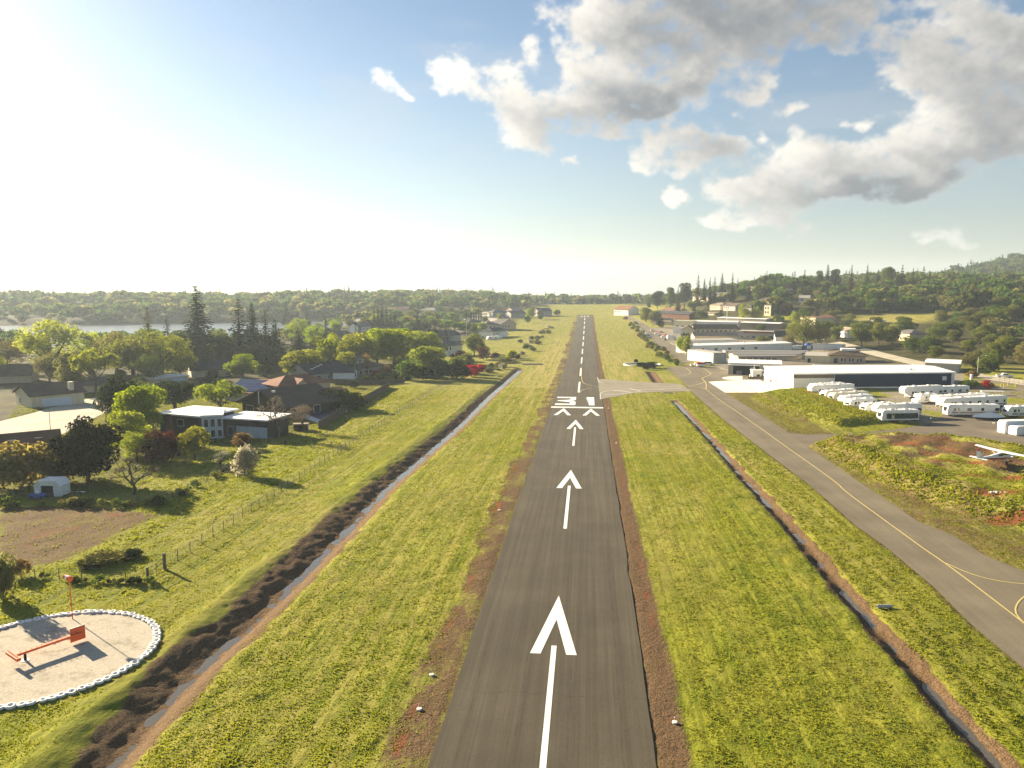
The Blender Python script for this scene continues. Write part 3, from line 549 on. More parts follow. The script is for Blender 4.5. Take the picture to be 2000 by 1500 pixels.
# ---------------------------------------------------------------- trees
BARK = mat('bark', (.085, .062, .045), .9, .35, 1.5); BARK_G = mat('grey_bark', (.14, .12, .10), .9, .3, 1.5)
LEAF = {
 'lime': leaf_mat('lime_leaves', (0.15, 0.215, 0.022), (0.33, 0.365, 0.045), .58),
 'spring': leaf_mat('spring_leaves', (0.171, 0.199, 0.032), (0.353, 0.376, 0.074), .55),
 'olive': leaf_mat('olive_leaves', (0.103, 0.128, 0.031), (0.211, 0.228, 0.057), .5),
 'khaki': leaf_mat('khaki_leaves', (0.120, 0.120, 0.041), (0.228, 0.211, 0.080), .5),
 'green': leaf_mat('green_leaves', (0.054, 0.092, 0.022), (0.131, 0.177, 0.036), .42),
 'dark': leaf_mat('dark_leaves', (0.022, 0.034, 0.014), (0.054, 0.068, 0.022), .28),
 'black': leaf_mat('dense_dark_leaves', (0.014, 0.018, 0.009), (0.035, 0.038, 0.015), .16),
 'needle': leaf_mat('conifer_needles', (0.024, 0.043, 0.022), (0.074, 0.084, 0.032), .28),
 'needle2': leaf_mat('rusty_conifer_needles', (0.061, 0.061, 0.027), (0.149, 0.115, 0.047), .32),
 'red': leaf_mat('red_leaves', (0.216, 0.024, 0.024), (0.540, 0.047, 0.041), .5), 'plum': leaf_mat('plum_leaves', (.05, .022, .018), (.12, .05, .03), .4),
 'rust': leaf_mat('rust_leaves', (.12, .08, .035), (.30, .20, .08), .5), 'gold': leaf_mat('gold_leaves', (.19, .172, .045), (.40, .36, .12), .55),
 'wood': leaf_mat('woodland_leaves', (0.057, 0.068, 0.023), (0.131, 0.131, 0.040), .4), 'pale': leaf_mat('pale_blossom', (.28, .27, .18), (.52, .49, .36), .5), 'twig': leaf_mat('bare_twigs', (0.162, 0.128, 0.095), (0.311, 0.257, 0.189), .2),
}
def unit(v): return v / (np.linalg.norm(v, axis=-1, keepdims=True) + 1e-9)
def cards(C, Nn, s, rng, asp=.7):
    """one small bent leaf spray (two triangles) at every centre"""
    n = len(C); r = unit(rng.normal(size=(n, 3))); a = unit(np.cross(Nn, r)); b = np.cross(Nn, a)
    s = np.asarray(s).reshape(-1, 1) * np.ones((n, 1)); k = rng.uniform(.7, 1.3, (n, 1))
    V = np.stack([C - a * s * k, C + b * s * asp + Nn * s * .18, C + a * s * k, C - b * s * asp + Nn * s * .18], 1).reshape(-1, 3)
    return V, np.arange(4 * n).reshape(n, 4)
def tube(pts, rad, n=6):
    pts = np.asarray(pts, float); V = []; T = np.gradient(pts, axis=0)
    for p, t, r in zip(pts, T, rad):
        t = t / (np.linalg.norm(t) + 1e-9); u = np.cross(t, (0.3, .9, .2)); u /= np.linalg.norm(u); w = np.cross(t, u)
        for k in range(n): V.append(p + r * (math.cos(2 * math.pi * k / n) * u + math.sin(2 * math.pi * k / n) * w))
    F = [[i * n + k, i * n + (k + 1) % n, (i + 1) * n + (k + 1) % n, (i + 1) * n + k] for i in range(len(pts) - 1) for k in range(n)]
    return np.array(V), np.array(F)
def cat(parts):
    V, F, o = [], [], 0
    for v, f in parts: V.append(v); F.append(f + o); o += len(v)
    return np.concatenate(V), np.concatenate(F)
def lobed(rng, n, R, zc, zr, rmin, rmax, base=.3):
    L = []
    for i in range(n):
        d = unit(rng.normal(size=3)); q = rng.uniform(.25, 1.0) ** .6
        c = np.array([d[0] * R * q, d[1] * R * q, zc + d[2] * zr * q]); r = rng.uniform(rmin, rmax)
        c[2] = max(c[2], base + r * .6); L.append((c, r))
    return L
def broad_tree(seed, H=10., R=4.6, nl=13, nc=3600, s=.26, rmin=1.3, rmax=2.4, zc=.62, zr=.26, clear=.25, air=.25, under=.35):
    """trunk with limbs that reach into lobes of foliage; H, R in metres"""
    rng = np.random.default_rng(seed); L = lobed(rng, nl, R - rmax * .8, H * zc, H * zr, rmin, rmax, H * clear)
    w = np.array([r ** 2 for _, r in L]); w /= w.sum(); idx = rng.choice(len(L), nc, p=w)
    c = np.array([l[0] for l in L])[idx]; r = np.array([l[1] for l in L])[idx]
    d = unit(rng.normal(size=(nc, 3))); d[:, 2] = np.where((d[:, 2] < -.2) & (rng.random(nc) > under), -d[:, 2], d[:, 2])
    q = (1 - air * rng.random(nc) ** 1.5) * rng.uniform(.9, 1.12, nc); flat = np.array([1, 1, .78])
    P = c + d * (r * q)[:, None] * flat
    keep = vnoise(P[:, 0] * 1.3 + seed, P[:, 1] * 1.3 + P[:, 2] * .9, seed) > .20; P, d = P[keep], d[keep]
    N = unit(d + rng.normal(size=d.shape) * .75); V, F = cards(P, N, s * rng.uniform(.7, 1.35, len(P)), rng)
    lobet = rng.random(len(L))[idx][keep]; tint = np.clip(.45 * lobet + .55 * rng.random(len(P)), 0, 1)
    k = H / max(V[:, 2].max(), .1); V[:, 2] *= k
    tr = [tube([(0, 0, -.5), (.1, .05, H * .15), (rng.normal() * .2, rng.normal() * .2, H * .32), (0, 0, H * .5)], [.032 * H, .026 * H, .021 * H, .010 * H], 7)]
    for (cc, rr) in L[:9]:
        b = np.array([0, 0, H * rng.uniform(.2, .38)]); mid = b * .45 + cc * np.array([.5, .5, .55]) + rng.normal(size=3) * .25
        tr.append(tube([b, mid, cc * np.array([1, 1, k])], [.014 * H, .009 * H, .003 * H], 5))
    return (V, F, tint), cat(tr)
def conifer(seed, H=20., R=3.6, droop=.35, lev=30, s=.46, sparse=.0, taper=.72):
    rng = np.random.default_rng(seed); C, N, S = [], [], []
    for i in range(lev):
        t = i / (lev - 1); z = H * (.06 + .93 * t); rad = R * (1 - t) ** taper * rng.uniform(.75, 1.15) + .12
        nb = max(4, int(12 * (1 - t) + 5)); a0 = rng.uniform(0, 6.28)
        for b in range(nb):
            a = a0 + 6.283 * b / nb + rng.normal() * .2; ln = rad * rng.uniform(.6, 1.12)
            if rng.random() < sparse: continue
            m = max(3, int(ln / (s * .62)))
            q = (np.arange(m) + rng.random(m)) / m; q = q ** .8
            x = ln * q; zz = z - droop * ln * q ** 1.6 + .12 * ln * q + rng.normal(size=m) * .08; side = rng.normal(size=m) * (.13 * ln * (1.1 - q) + .1)
            C.append(np.stack([x * math.cos(a) - side * math.sin(a), x * math.sin(a) + side * math.cos(a), zz], -1))
            N.append(np.tile([math.cos(a) * .45, math.sin(a) * .45, .85], (m, 1)) + rng.normal(size=(m, 3)) * .35); S.append(np.full(m, s * (1.05 - .45 * t)))
    C, N, S = np.concatenate(C), unit(np.concatenate(N)), np.concatenate(S) * rng.uniform(.7, 1.3, sum(len(c) for c in C))
    V, F = cards(C, N, S, rng, .55)
    return (V, F, rng.random(len(C)) * .8), cat([tube([(0, 0, -.5), (0, 0, H * .5), (0, 0, H * .97)], [.018 * H, .012 * H, .002 * H], 7)])
def column(seed, H=12., R=.95, n=1300, s=.24):
    rng = np.random.default_rng(seed); t = rng.random(n) ** .85; z = H * (.04 + .96 * t); r = R * np.minimum(1, (1.02 - t) * 3.2) ** .7 * np.minimum(1, .55 + 2 * t) * rng.uniform(.75, 1.1, n)
    a = rng.uniform(0, 6.283, n); C = np.stack([r * np.cos(a), r * np.sin(a), z], -1); N = unit(np.stack([np.cos(a), np.sin(a), np.full(n, .5)], -1) + rng.normal(size=(n, 3)) * .4)
    V, F = cards(C, N, s * rng.uniform(.7, 1.3, n), rng, .5); return (V, F, rng.random(n)), tube([(0, 0, -.4), (0, 0, H * .6)], [.12, .05], 6)
def bush(seed, H=3., R=2., nl=11, nc=2600, s=.12, air=.3):
    (V, F, t), tr = broad_tree(seed, H, R, nl, nc, s, H * .22, H * .40, .45, .30, .02, air, .8); return (V, F, t), tube([(0, 0, -.3), (0.05, 0, H * .5)], [.07, .03], 5)
def bare(seed, H=7., R=3.5, lv=4):
    """leafless tree: forked limbs down to fine twigs"""
    rng = np.random.default_rng(seed); tb, tw = [], []
    def go(p, d, ln, r, k):
        e = p + d * ln; mid = (p + e) / 2 + rng.normal(size=3) * ln * .08; tb.append(tube([p, mid, e], [r, r * .8, r * .62], 4 if k else 6))
        if k == lv:
            for _ in range(7):
                q = unit(d + rng.normal(size=3) * .7); tw.append((e - q * .1, q, ln * rng.uniform(.5, 1.0)))
            return
        for _ in range(3 if k < lv - 1 else 4):
            go(p + (e - p) * rng.uniform(.75, 1), unit(d * .75 + rng.normal(size=3) * np.array([.6, .6, .38]) + np.array([0, 0, .10])), ln * rng.uniform(.58, .8), r * .6, k + 1)
    go(np.array([0, 0, -.3]), np.array([0, 0, 1.]), H * .24, H * .026, 0)
    V = []
    for p, q, ln in tw:
        u = unit(np.cross(q, rng.normal(size=3))) * .018
        V += [p - u, p + u, p + q * ln + u * .3, p + q * ln - u * .3]
    V = np.array(V); F = np.arange(len(V)).reshape(-1, 4); return (V, F, rng.random(len(F))), cat(tb)
PROTO = {}
def proto(key, fn):
    (V, F, t), (tv, tf) = fn
    PROTO[key] = (npmesh(key + '_crown', V, F, [LEAF['olive']], {'tint': ('FACE', t)}), npmesh(key + '_trunk', tv, tf, [BARK], smooth=True),
                  npmesh(key + '_tree', np.concatenate([V, tv]), [np.concatenate([F, tf + len(V)])], [LEAF['olive'], BARK], {'tint': ('FACE', np.concatenate([t, np.zeros(len(tf))]))}, mi=[0] * len(F) + [1] * len(tf)),
                  float(V[:, 2].max()), float(np.percentile(np.hypot(V[:, 0], V[:, 1]), 98)))
for i in range(3):
    proto('round%d' % i, broad_tree(20 + i, nl=19, nc=8200, s=.19, under=.6, clear=.08, zc=.52, zr=.38, rmax=2.2))
    proto('airy%d' % i, broad_tree(30 + i, H=12, R=5.8, nl=24, nc=6400, s=.17, rmin=1.2, rmax=2.1, zc=.54, zr=.38, clear=.07, air=.5, under=.9))
    proto('fir%d' % i, conifer(40 + i, droop=(.35, .5, .25)[i], lev=(30, 26, 36)[i], sparse=(.05, .15, 0)[i]))
    proto('bush%d' % i, bush(50 + i)); proto('far%d' % i, broad_tree(60 + i, H=10, R=5, nl=9, nc=620, s=.62, rmin=1.6, rmax=2.8, clear=.08, zc=.55))
proto('dome', broad_tree(71, H=9, R=6.2, nl=18, nc=8200, s=.17, rmin=1.1, rmax=2.0, zc=.68, zr=.17, clear=.35, air=.3))
proto('dense', broad_tree(72, H=9, R=5.5, nl=26, nc=12000, s=.18, rmin=1.2, rmax=2.4, zc=.48, zr=.46, clear=.02, air=.2, under=.8))
proto('column', column(80)); proto('bare', bare(90)); proto('wisp', broad_tree(91, H=7, R=3.6, nl=16, nc=1500, s=.10, rmin=.8, rmax=1.3, zc=.62, zr=.3, clear=.2, air=.7))
proto('farfir', conifer(95, lev=14, s=.9, H=18, R=3.4)); proto('weed', bush(96, H=1.2, R=1.0, nl=7, nc=420, s=.10))
KIND = {'round': 'broadleaf_tree', 'airy': 'broadleaf_tree', 'fir': 'conifer_tree', 'bush': 'shrub', 'far': 'broadleaf_tree', 'dome': 'broadleaf_tree', 'dense': 'evergreen_tree', 'column': 'cypress_tree', 'bare': 'bare_tree', 'wisp': 'bare_tree', 'farfir': 'conifer_tree', 'weed': 'weed_clump'}
TREE_COUNT = 0
def tree_at(key, leaf, p, H, W, label, group=None, parts=True, bark=None, rot=None, tilt=0.0):
    """plant a tree of height H and spread W (metres) with its foot at p"""
    global TREE_COUNT; TREE_COUNT += 1
    base = key.rstrip('012345'); nm = KIND[base]; cr, tk, both, h0, r0 = PROTO[key]
    ct = {'shrub': 'shrub', 'weed_clump': 'weeds'}.get(nm, 'tree'); sc = (W / (2 * r0), W / (2 * r0) * random.uniform(.9, 1.1), H / h0)
    def skin(o, i, m): o.material_slots[i].link = 'OBJECT'; o.material_slots[i].material = m
    if parts:
        e = link(nm, None, None, p); c = link('crown', cr, e); t = link('trunk', tk, e); skin(c, 0, LEAF[leaf])
        if bark: skin(t, 0, bark)
    else:
        e = link(nm, both, None, p); skin(e, 0, LEAF[leaf])
    e.scale = sc; e.rotation_euler = (tilt, 0, random.uniform(0, 6.28) if rot is None else rot)
    tag(e, label, ct, group); return e
def tree(key, leaf, x, yb, yt, wpx, label, group=None, dz=0.0, **kw):
    """plant by the survey picture: foot pixel (x, yb), top row yt, spread in pixels"""
    p = at(x, yb); k = mpp(x, yb); p = np.array([p[0], p[1], float(ground(p[0], p[1])) + dz])
    return tree_at(key, leaf, p, (yb - yt) * k * 1.01, wpx * k, label, group, **kw)
def left_trees():
    T = tree
    # the belt of oaks between the left street and the lake
    T('airy0', 'spring', 100, 738, 621, 135, 'tall loose yellowish oak rising highest beside the lake, left of the tall firs')
    T('airy1', 'khaki', 18, 728, 662, 95, 'khaki loose tree at the far left above the neighbouring brown roof'); T('airy2', 'spring', -25, 745, 665, 95, 'yellowish loose tree cut by the left border of the view beside the cream house')
    T('airy2', 'khaki', 98, 752, 684, 62, 'small brownish oak behind the chimney of the cream house'); T('round1', 'khaki', 142, 765, 686, 66, 'khaki oak with dark straight trunk between the cream house and the umbrella shaped oak')
    T('dome', 'spring', 187, 768, 680, 100, 'umbrella shaped yellow green oak standing beside the curve of the pale street', rot=.8)
    T('airy1', 'spring', 178, 728, 640, 100, 'loose yellow oak right of the tallest lakeside oak'); T('airy0', 'khaki', 228, 738, 645, 105, 'reddish khaki oak in the middle of the lakeside belt')
    T('airy2', 'olive', 262, 744, 644, 120, 'wide olive oak in front of the rusty fir by the lake'); T('airy1', 'spring', 318, 742, 646, 115, 'wide yellow olive oak left of the tall dark firs'); T('round0', 'spring', 352, 738, 684, 62, 'low round yellow oak just left of the house with the long dark roof')
    T('airy0', 'olive', 292, 752, 690, 70, 'olive thicket tree above the white topped carport')
    for i, (x, yb, yt, w, l) in enumerate([(293, 712, 600, 30, 'rusty narrow fir alone by the water, left of the tall fir group'), (330, 712, 617, 34, 'short dark fir between the lone rusty fir and the tallest fir'), (390, 716, 561, 66, 'tallest fir with drooping layered branches, above the far shore line'),
                                         (382, 716, 628, 46, 'shorter dark fir tucked against the foot of the tallest fir'), (470, 712, 587, 58, 'tall pointed fir right of the patch of open lake'), (496, 712, 592, 46, 'narrow fir second in the clump of dark firs'), (521, 712, 606, 44, 'rusty fir in the middle of the clump of dark firs'), (541, 712, 626, 62, 'broad dark fir at the right end of the fir clump'), (584, 698, 640, 36, 'small dark fir standing apart, right of the fir clump')]):
        T('fir%d' % (i % 3), 'needle2' if i in (0, 6) else 'needle', x, yb, yt, w * 1.3, l)
    T('round2', 'green', 428, 712, 650, 56, 'green tree between the tallest fir and the fir clump'); T('round0', 'dark', 448, 716, 668, 50, 'dark tree at the foot of the fir clump, left side'); T('round1', 'dark', 505, 722, 672, 80, 'dark broad tree low under the fir clump'); T('round2', 'dark', 352, 716, 650, 40, 'dark tree left of the tallest fir')
    T('round1', 'lime', 474, 738, 690, 62, 'bright yellow green round tree in front of the fir clump', rot=1.0)
    # gardens of the left houses
    T('dense', 'dark', 242, 838, 728, 96, 'dark spreading evergreen at the end of the pale street'); T('round0', 'dark', 342, 800, 742, 100, 'dark garden tree behind the white flat roofs, right of the bright green one'); T('bush1', 'plum', 296, 748, 724, 34, 'plum coloured shrub by the white topped carport')
    T('round2', 'lime', 282, 858, 752, 104, 'bright green leafy tree left of the flat roofed white house', rot=2.0); T('round1', 'spring', 252, 888, 800, 84, 'yellow green tree between the black cypress and the bright green tree')
    T('dense', 'black', 172, 938, 812, 132, 'almost black dense cypress beside the garden lawn'); T('bush0', 'gold', 62, 944, 858, 140, 'golden yellow shrub in front of the brown roof at the far left'); T('bush2', 'khaki', 8, 955, 880, 90, 'brown green shrub at the left border below the brown roof'); T('bush1', 'khaki', 116, 942, 896, 62, 'brown thicket between the white shed and the black cypress')
    T('airy1', 'spring', 268, 905, 838, 60, 'thin yellow tree right of the black cypress'); T('dome', 'spring', 430, 812, 744, 104, 'flat topped yellow tree behind the white flat roofs', rot=.3)
    T('bush0', 'plum', 322, 902, 838, 84, 'dark red bush in front of the white house with the chimney'); T('round0', 'spring', 380, 898, 832, 60, 'pale yellow rounded bush below the white house', rot=.5); T('bush2', 'rust', 473, 874, 844, 42, 'orange bush on the lawn below the white house')
    T('bush1', 'pale', 478, 928, 866, 54, 'white blossoming shrub at the corner of the garden fence'); T('wisp', 'pale', 430, 916, 880, 40, 'little blossoming tree on the shaded garden lawn'); T('bare', 'twig', 260, 966, 890, 96, 'bare spreading tree on the shaded lawn beside the white shed')
    T('bare', 'twig', 541, 852, 772, 96, 'bare grey tree at the right end of the white house', bark=BARK_G); T('wisp', 'twig', 592, 842, 790, 60, 'greyish thin shrub beside the covered pool')
    T('bush0', 'khaki', 8, 1172, 1080, 76, 'yellow brown bush at the left border near the wire fence corner'); T('bush2', 'rust', 40, 1126, 1090, 40, 'small dry bush next to the wire fence at the left border'); T('weed', 'dark', 88, 1128, 1116, 20, 'dark low shrub under the wire fence by the windsock')
    T('bush1', 'dark', 650, 800, 757, 90, 'dark hedge shrub between the tiled house and the pool'); T('bush2', 'dark', 690, 800, 765, 60, 'dark shrub by the corner of the dark board fence'); T('bush0', 'green', 620, 798, 752, 40, 'green shrub at the porch of the tiled house')
    T('round0', 'spring', 592, 738, 682, 82, 'yellow green oak above the solar panel roof'); T('round1', 'lime', 640, 728, 660, 64, 'yellow oak above the dark shingle roof of the middle house'); T('airy1', 'lime', 662, 720, 650, 62, 'tall light yellow tree behind the dark shingle roof')
    for i, (x, yb, yt, w) in enumerate([(700, 722, 648, 84), (735, 716, 640, 80), (770, 714, 642, 86), (806, 710, 646, 84), (842, 706, 648, 62), (720, 690, 660, 60), (676, 735, 686, 46), (786, 700, 640, 60)]):
        T('round%d' % (i % 3), 'lime' if i % 3 else 'spring', x, yb, yt, w, 'bright yellow green oak in the row behind the house with the small tower', 'yellow green oaks behind the tower house')
    T('round2', 'spring', 838, 736, 676, 74, 'yellow olive tree right of the floodlight pole'); T('bush1', 'green', 800, 742, 698, 56, 'dark green shrub left of the floodlight pole'); T('bush0', 'spring', 790, 726, 692, 48, 'pale yellow shrub behind the white garden parasol'); T('wisp', 'rust', 718, 735, 690, 34, 'thin leafless tree in the yard of the tower house'); T('bush2', 'red', 735, 738, 722, 26, 'red shrub in the yard of the tower house'); T('bush0', 'rust', 752, 738, 712, 30, 'rusty leafless shrub beside the white garden parasol')
    for i, (x, yb, yt, w, lf, l) in enumerate([(926, 694, 650, 36, 'olive', 'olive tree above the dark red trees by the white house'), (936, 690, 652, 28, 'green', 'green tree beside the olive tree near the parked caravan'), (898, 704, 684, 34, 'plum', 'dark plum tree in front of the white house'), (944, 702, 676, 36, 'plum', 'large plum tree right of the white house'), (966, 700, 688, 20, 'plum', 'small plum shrub at the end of the red hedge'),
                                             (922, 736, 712, 40, 'red', 'bright red shrub at the end of the dark hedge'), (940, 726, 711, 26, 'red', 'second bright red shrub behind the first one'), (895, 728, 692, 42, 'olive', 'olive rounded shrub in front of the white house'), (912, 718, 688, 34, 'khaki', 'khaki rounded tree between the plum trees'), (860, 738, 700, 46, 'green', 'dark green shrub at the hedge left of the red shrubs'), (884, 740, 708, 44, 'dark', 'dark hedge shrub beside the bright red shrub'), (905, 740, 715, 36, 'dark', 'low dark hedge shrub directly left of the bright red shrub'), (832, 742, 715, 40, 'dark', 'dark shrub right of the floodlight pole foot')]):
        T('bush%d' % (i % 3) if yb - yt < 40 else 'round%d' % (i % 3), lf, x, yb, yt, w, l, parts=(yb - yt) > 30)
    for x, yb, yt in ((911, 633, 607), (920, 632, 610), (925.5, 632, 609), (930, 632, 606), (935, 631, 606), (939.5, 631, 606)):
        T('column', 'dark', x, yb, yt, 4.4, 'slim dark cypress in the row beside the bright far street', 'cypress row by the far street', parts=False)
    for i, (k, lf, x, yb, yt, w, l) in enumerate([('bush0', 'spring', 975, 626, 612, 15, 'yellow shrub among the grey roofed far houses'), ('round1', 'lime', 1037, 622, 601, 19, 'bright yellow tree at the far houses near the runway end'), ('round2', 'lime', 940, 650, 630, 22, 'yellow green tree in front of the long grey house'), ('round0', 'green', 928, 655, 632, 18, 'green tree in front of the slim cypress row'), ('bush1', 'lime', 998, 702, 682, 22, 'light green rounded bush by the drainage scrub'), ('round1', 'green', 1056, 625, 611, 14, 'green tree by the purple shrub at the far houses'), ('bush2', 'plum', 1055, 618, 607, 16, 'purple shrub in front of the farthest grey house'), ('bush2', 'olive', 1088, 617, 604, 14, 'olive bush at the corner of the far field'), ('bush0', 'green', 1030, 630, 615, 14, 'green garden bush behind the long grey house')]):
        T(k, lf, x, yb, yt, w, l, parts=False)
    for i, (x, yb, yt, w) in enumerate([(731, 648, 600, 15), (739, 648, 592, 14), (747, 648, 593, 15), (756, 648, 598, 14), (764, 648, 606, 14), (772, 648, 606, 12)]):
        T('fir%d' % (i % 3), 'needle', x, yb, yt, w, 'dark pointed fir in the tight clump before the pink apartment house', 'fir clump before the pink apartment house', parts=False)
    for k, lf, x, yb, yt, w, l in [('fir1', 'needle', 637, 672, 617, 24, 'dark fir rising alone over the mid distance gardens'), ('fir0', 'needle', 815, 662, 620, 27, 'dark fir left of the wide far street'), ('column', 'dark', 703, 660, 636, 7, 'single thin cypress over the yellow oaks'), ('round0', 'lime', 735, 640, 612, 26, 'light tree left of the fir clump'), ('round1', 'khaki', 797, 650, 618, 30, 'pinkish brown tree right of the fir clump'), ('fir2', 'needle', 560, 640, 592, 28, 'dark blue green fir in the misty distance'), ('fir0', 'needle', 600, 645, 602, 24, 'hazy fir right of the taller misty one'),
                                  ('airy0', 'spring', 585, 672, 620, 50, 'hazy yellow tree right of the dark firs'), ('airy1', 'lime', 615, 680, 635, 46, 'hazy lime tree in the middle distance'), ('round1', 'lime', 620, 700, 655, 36, 'lime tree above the small dark roof'), ('fir1', 'needle', 850, 668, 630, 24, 'sparse fir in front of the far grey wall'), ('fir1', 'needle', 872, 668, 632, 24, 'second sparse fir in front of the far grey wall')]:
        T(k, lf, x, yb, yt, w, l, parts=yb > 660)
left_trees()
def tree_sky(key, leaf, x, yt, dist, wpx, label, group, hmin=9.0):
    """a tree standing at a ground distance along a bearing, tall enough for its top to reach row yt"""
    d = RIGHT * (x - 1000) / FPX + FWD; d = d / np.hypot(d[0], d[1]); p = CAM[:2] + d[:2] * dist; z = float(ground(p[0], p[1])); k = dist / FPX
    H = CAM[2] - (yt - 560) * k / _cp - z
    if H > 40: H = 26.0
    tree_at(key, leaf, (p[0], p[1], z), max(H, hmin), wpx * k, label, group, parts=False)
def skyline():
    for i, (x, yt, w) in enumerate([(22, 563, 12), (60, 561, 11), (75, 560, 10), (98, 566, 14), (118, 567, 12), (143, 565, 10), (178, 562, 10), (206, 566, 14), (252, 563, 8), (283, 568, 10), (312, 567, 10), (372, 566, 9), (508, 568, 9), (530, 567, 9), (600, 564, 9), (612, 569, 9), (677, 556, 9), (686, 556, 9), (757, 567, 8), (815, 569, 8), (846, 570, 8), (875, 571, 7), (938, 567, 8), (1032, 569, 9), (1048, 571, 8), (1064, 571, 7), (1114, 571, 8)]):
        tree_sky('fir%d' % (i % 3), 'needle', x, yt, 1230 + 40 * (i % 4), w * 1.3, 'hazy fir sticking out of the far skyline on the left', 'firs of the far left skyline', 12)
    for i, (x, yt, w) in enumerate([(1320, 558, 10), (1358, 536, 14), (1370, 545, 11), (1381, 542, 9), (1390, 540, 12), (1404, 535, 13), (1424, 534, 9), (1434, 545, 11), (1478, 538, 12), (1486, 536, 10), (1495, 536, 11), (1606, 521, 16), (1652, 522, 12), (1682, 520, 12), (1703, 530, 13), (1770, 528, 12), (1802, 533, 12), (1740, 536, 10), (1560, 541, 11), (1530, 540, 10)]):
        tree_sky('fir%d' % (i % 3), 'needle' if i % 4 else 'needle2', x, yt, 800 + 40 * (i % 3), w * 1.35, 'tall fir standing out on the right hill skyline', 'firs of the right skyline', 14)
    for i, (x, yt, w) in enumerate([(1332, 551, 34), (1306, 560, 28), (1280, 567, 26), (1590, 530, 20), (1620, 528, 26), (1721, 525, 26), (1748, 538, 22), (1460, 548, 24), (1510, 546, 26)]):
        tree_sky('round%d' % (i % 3), 'green' if i % 2 else 'dark', x, yt, 860 + 40 * (i % 3), w * .9, 'broad dark tree rising over the right hill skyline', 'broad trees of the right skyline', 10)
skyline()
KEEP = []           # (x, y, radius) where no scattered tree may stand
def project(p):
    d = np.asarray(p, float) - CAM; z = d @ FWD; return 1000 + FPX * (d @ RIGHT) / z, 750 - FPX * (d @ UP) / z, z
def keep_px(*pts):
    for x, y, r in pts: a = at(x, y); KEEP.append((a[0], a[1], r))
def free_spot(x, y, r=0.0):
    for a, b, c in KEEP:
        if (x - a) ** 2 + (y - b) ** 2 < (c + r) ** 2: return False
    return True
# ---------------------------------------------------------------- buildings
class MB:
    """collects boxes, prisms and tubes into one mesh"""
    def __init__(s): s.V = []; s.F = []; s.M = []
    def add(s, V, F, m=0):
        o = len(s.V); s.V += [tuple(map(float, v)) for v in V]; s.F += [[int(i) + o for i in f] for f in F]; s.M += [m] * len(F); return s
    def box(s, x0, y0, z0, x1, y1, z1, m=0):
        return s.add([(x, y, z) for z in (z0, z1) for y in (y0, y1) for x in (x0, x1)], [[0, 2, 3, 1], [4, 5, 7, 6], [0, 1, 5, 4], [2, 6, 7, 3], [0, 4, 6, 2], [1, 3, 7, 5]], m)
    def prism(s, P, axis, a, b, m=0):
        """polygon P extruded along an axis: P in the two other coordinates"""
        def pt(p, k): return {'x': (k, p[0], p[1]), 'y': (p[0], k, p[1]), 'z': (p[0], p[1], k)}[axis]
        n = len(P); V = [pt(p, a) for p in P] + [pt(p, b) for p in P]
        return s.add(V, [list(range(n))[::-1], [n + i for i in range(n)]] + [[i, (i + 1) % n, n + (i + 1) % n, n + i] for i in range(n)], m)
    def tube(s, pts, r, n=8, m=0, caps=True):
        r = r if hasattr(r, '__len__') else [r] * len(pts); V, F = tube(pts, r, n); s.add(V, F, m)
        if caps:
            k = len(s.V) - len(V); s.F += [[k + i for i in range(n)], [k + len(V) - 1 - i for i in range(n)]]; s.M += [m, m]
        return s
    def disc(s, c, axis, r, w, n=14, m=0):
        ax = {'x': (1, 0, 0), 'y': (0, 1, 0), 'z': (0, 0, 1)}[axis]; c = np.array(c, float); ax = np.array(ax, float)
        u = np.array([0, 0, 1.]) if axis != 'z' else np.array([1., 0, 0]); v = np.cross(ax, u); V = [c + sg * ax * w / 2 + r * (math.cos(6.2832 * k / n) * u + math.sin(6.2832 * k / n) * v) for sg in (-1, 1) for k in range(n)]
        return s.add(V, [list(range(n))[::-1], [n + k for k in range(n)]] + [[k, (k + 1) % n, n + (k + 1) % n, n + k] for k in range(n)], m)
    def build(s, name, mats, parent=None, bevel=0.0, smooth=False):
        me = bpy.data.meshes.new(name); me.from_pydata(s.V, [], s.F); mats = mats if isinstance(mats, (list, tuple)) else [mats]
        for m in mats: me.materials.append(m)
        me.polygons.foreach_set('material_index', s.M)
        bm = bmesh.new(); bm.from_mesh(me); bmesh.ops.recalc_face_normals(bm, faces=bm.faces)
        if bevel: bmesh.ops.bevel(bm, geom=bm.edges[:], offset=bevel, segments=2, affect='EDGES', profile=.6, clamp_overlap=True)
        bm.to_mesh(me); bm.free()
        if smooth: me.polygons.foreach_set('use_smooth', [True] * len(me.polygons))
        return link(name, me, parent)
W_ = lambda n, c, **k: mat(n, c, **k)
M_CREAM = siding_mat('cream_boards', (.66, .58, .38), 3.0); M_WHITE = mat('white_stucco', (.78, .76, .70), .8, .07, .6); M_WHITEM = siding_mat('white_ribbed_metal', (.80, .78, .72), 2.5, var=.05); M_GREYM = siding_mat('grey_ribbed_metal', (.36, .35, .29), 2.5)
M_NAVY = siding_mat('navy_ribbed_metal', (.018, .036, .075), 2.5, var=.2); M_BROWNM = siding_mat('brown_ribbed_metal', (.16, .125, .09), 3.0); M_TAN = mat('tan_stucco', (.52, .41, .27), .85, .12); M_BEIGE = mat('beige_stucco', (.50, .42, .30), .85, .12); M_GREY = mat('grey_stucco', (.33, .32, .29), .85, .12)
M_BLUE = siding_mat('pale_blue_boards', (.40, .47, .52), 5.0); M_DARKW = siding_mat('dark_stained_boards', (.035, .034, .030), 5.0); M_BRICK = mat('dark_brick', (.13, .055, .035), .9, .35, 4); M_WOOD = siding_mat('weathered_boards', (.10, .075, .05), 6.0, var=.3); M_PINK = mat('pink_stucco', (.55, .36, .30), .85, .1)
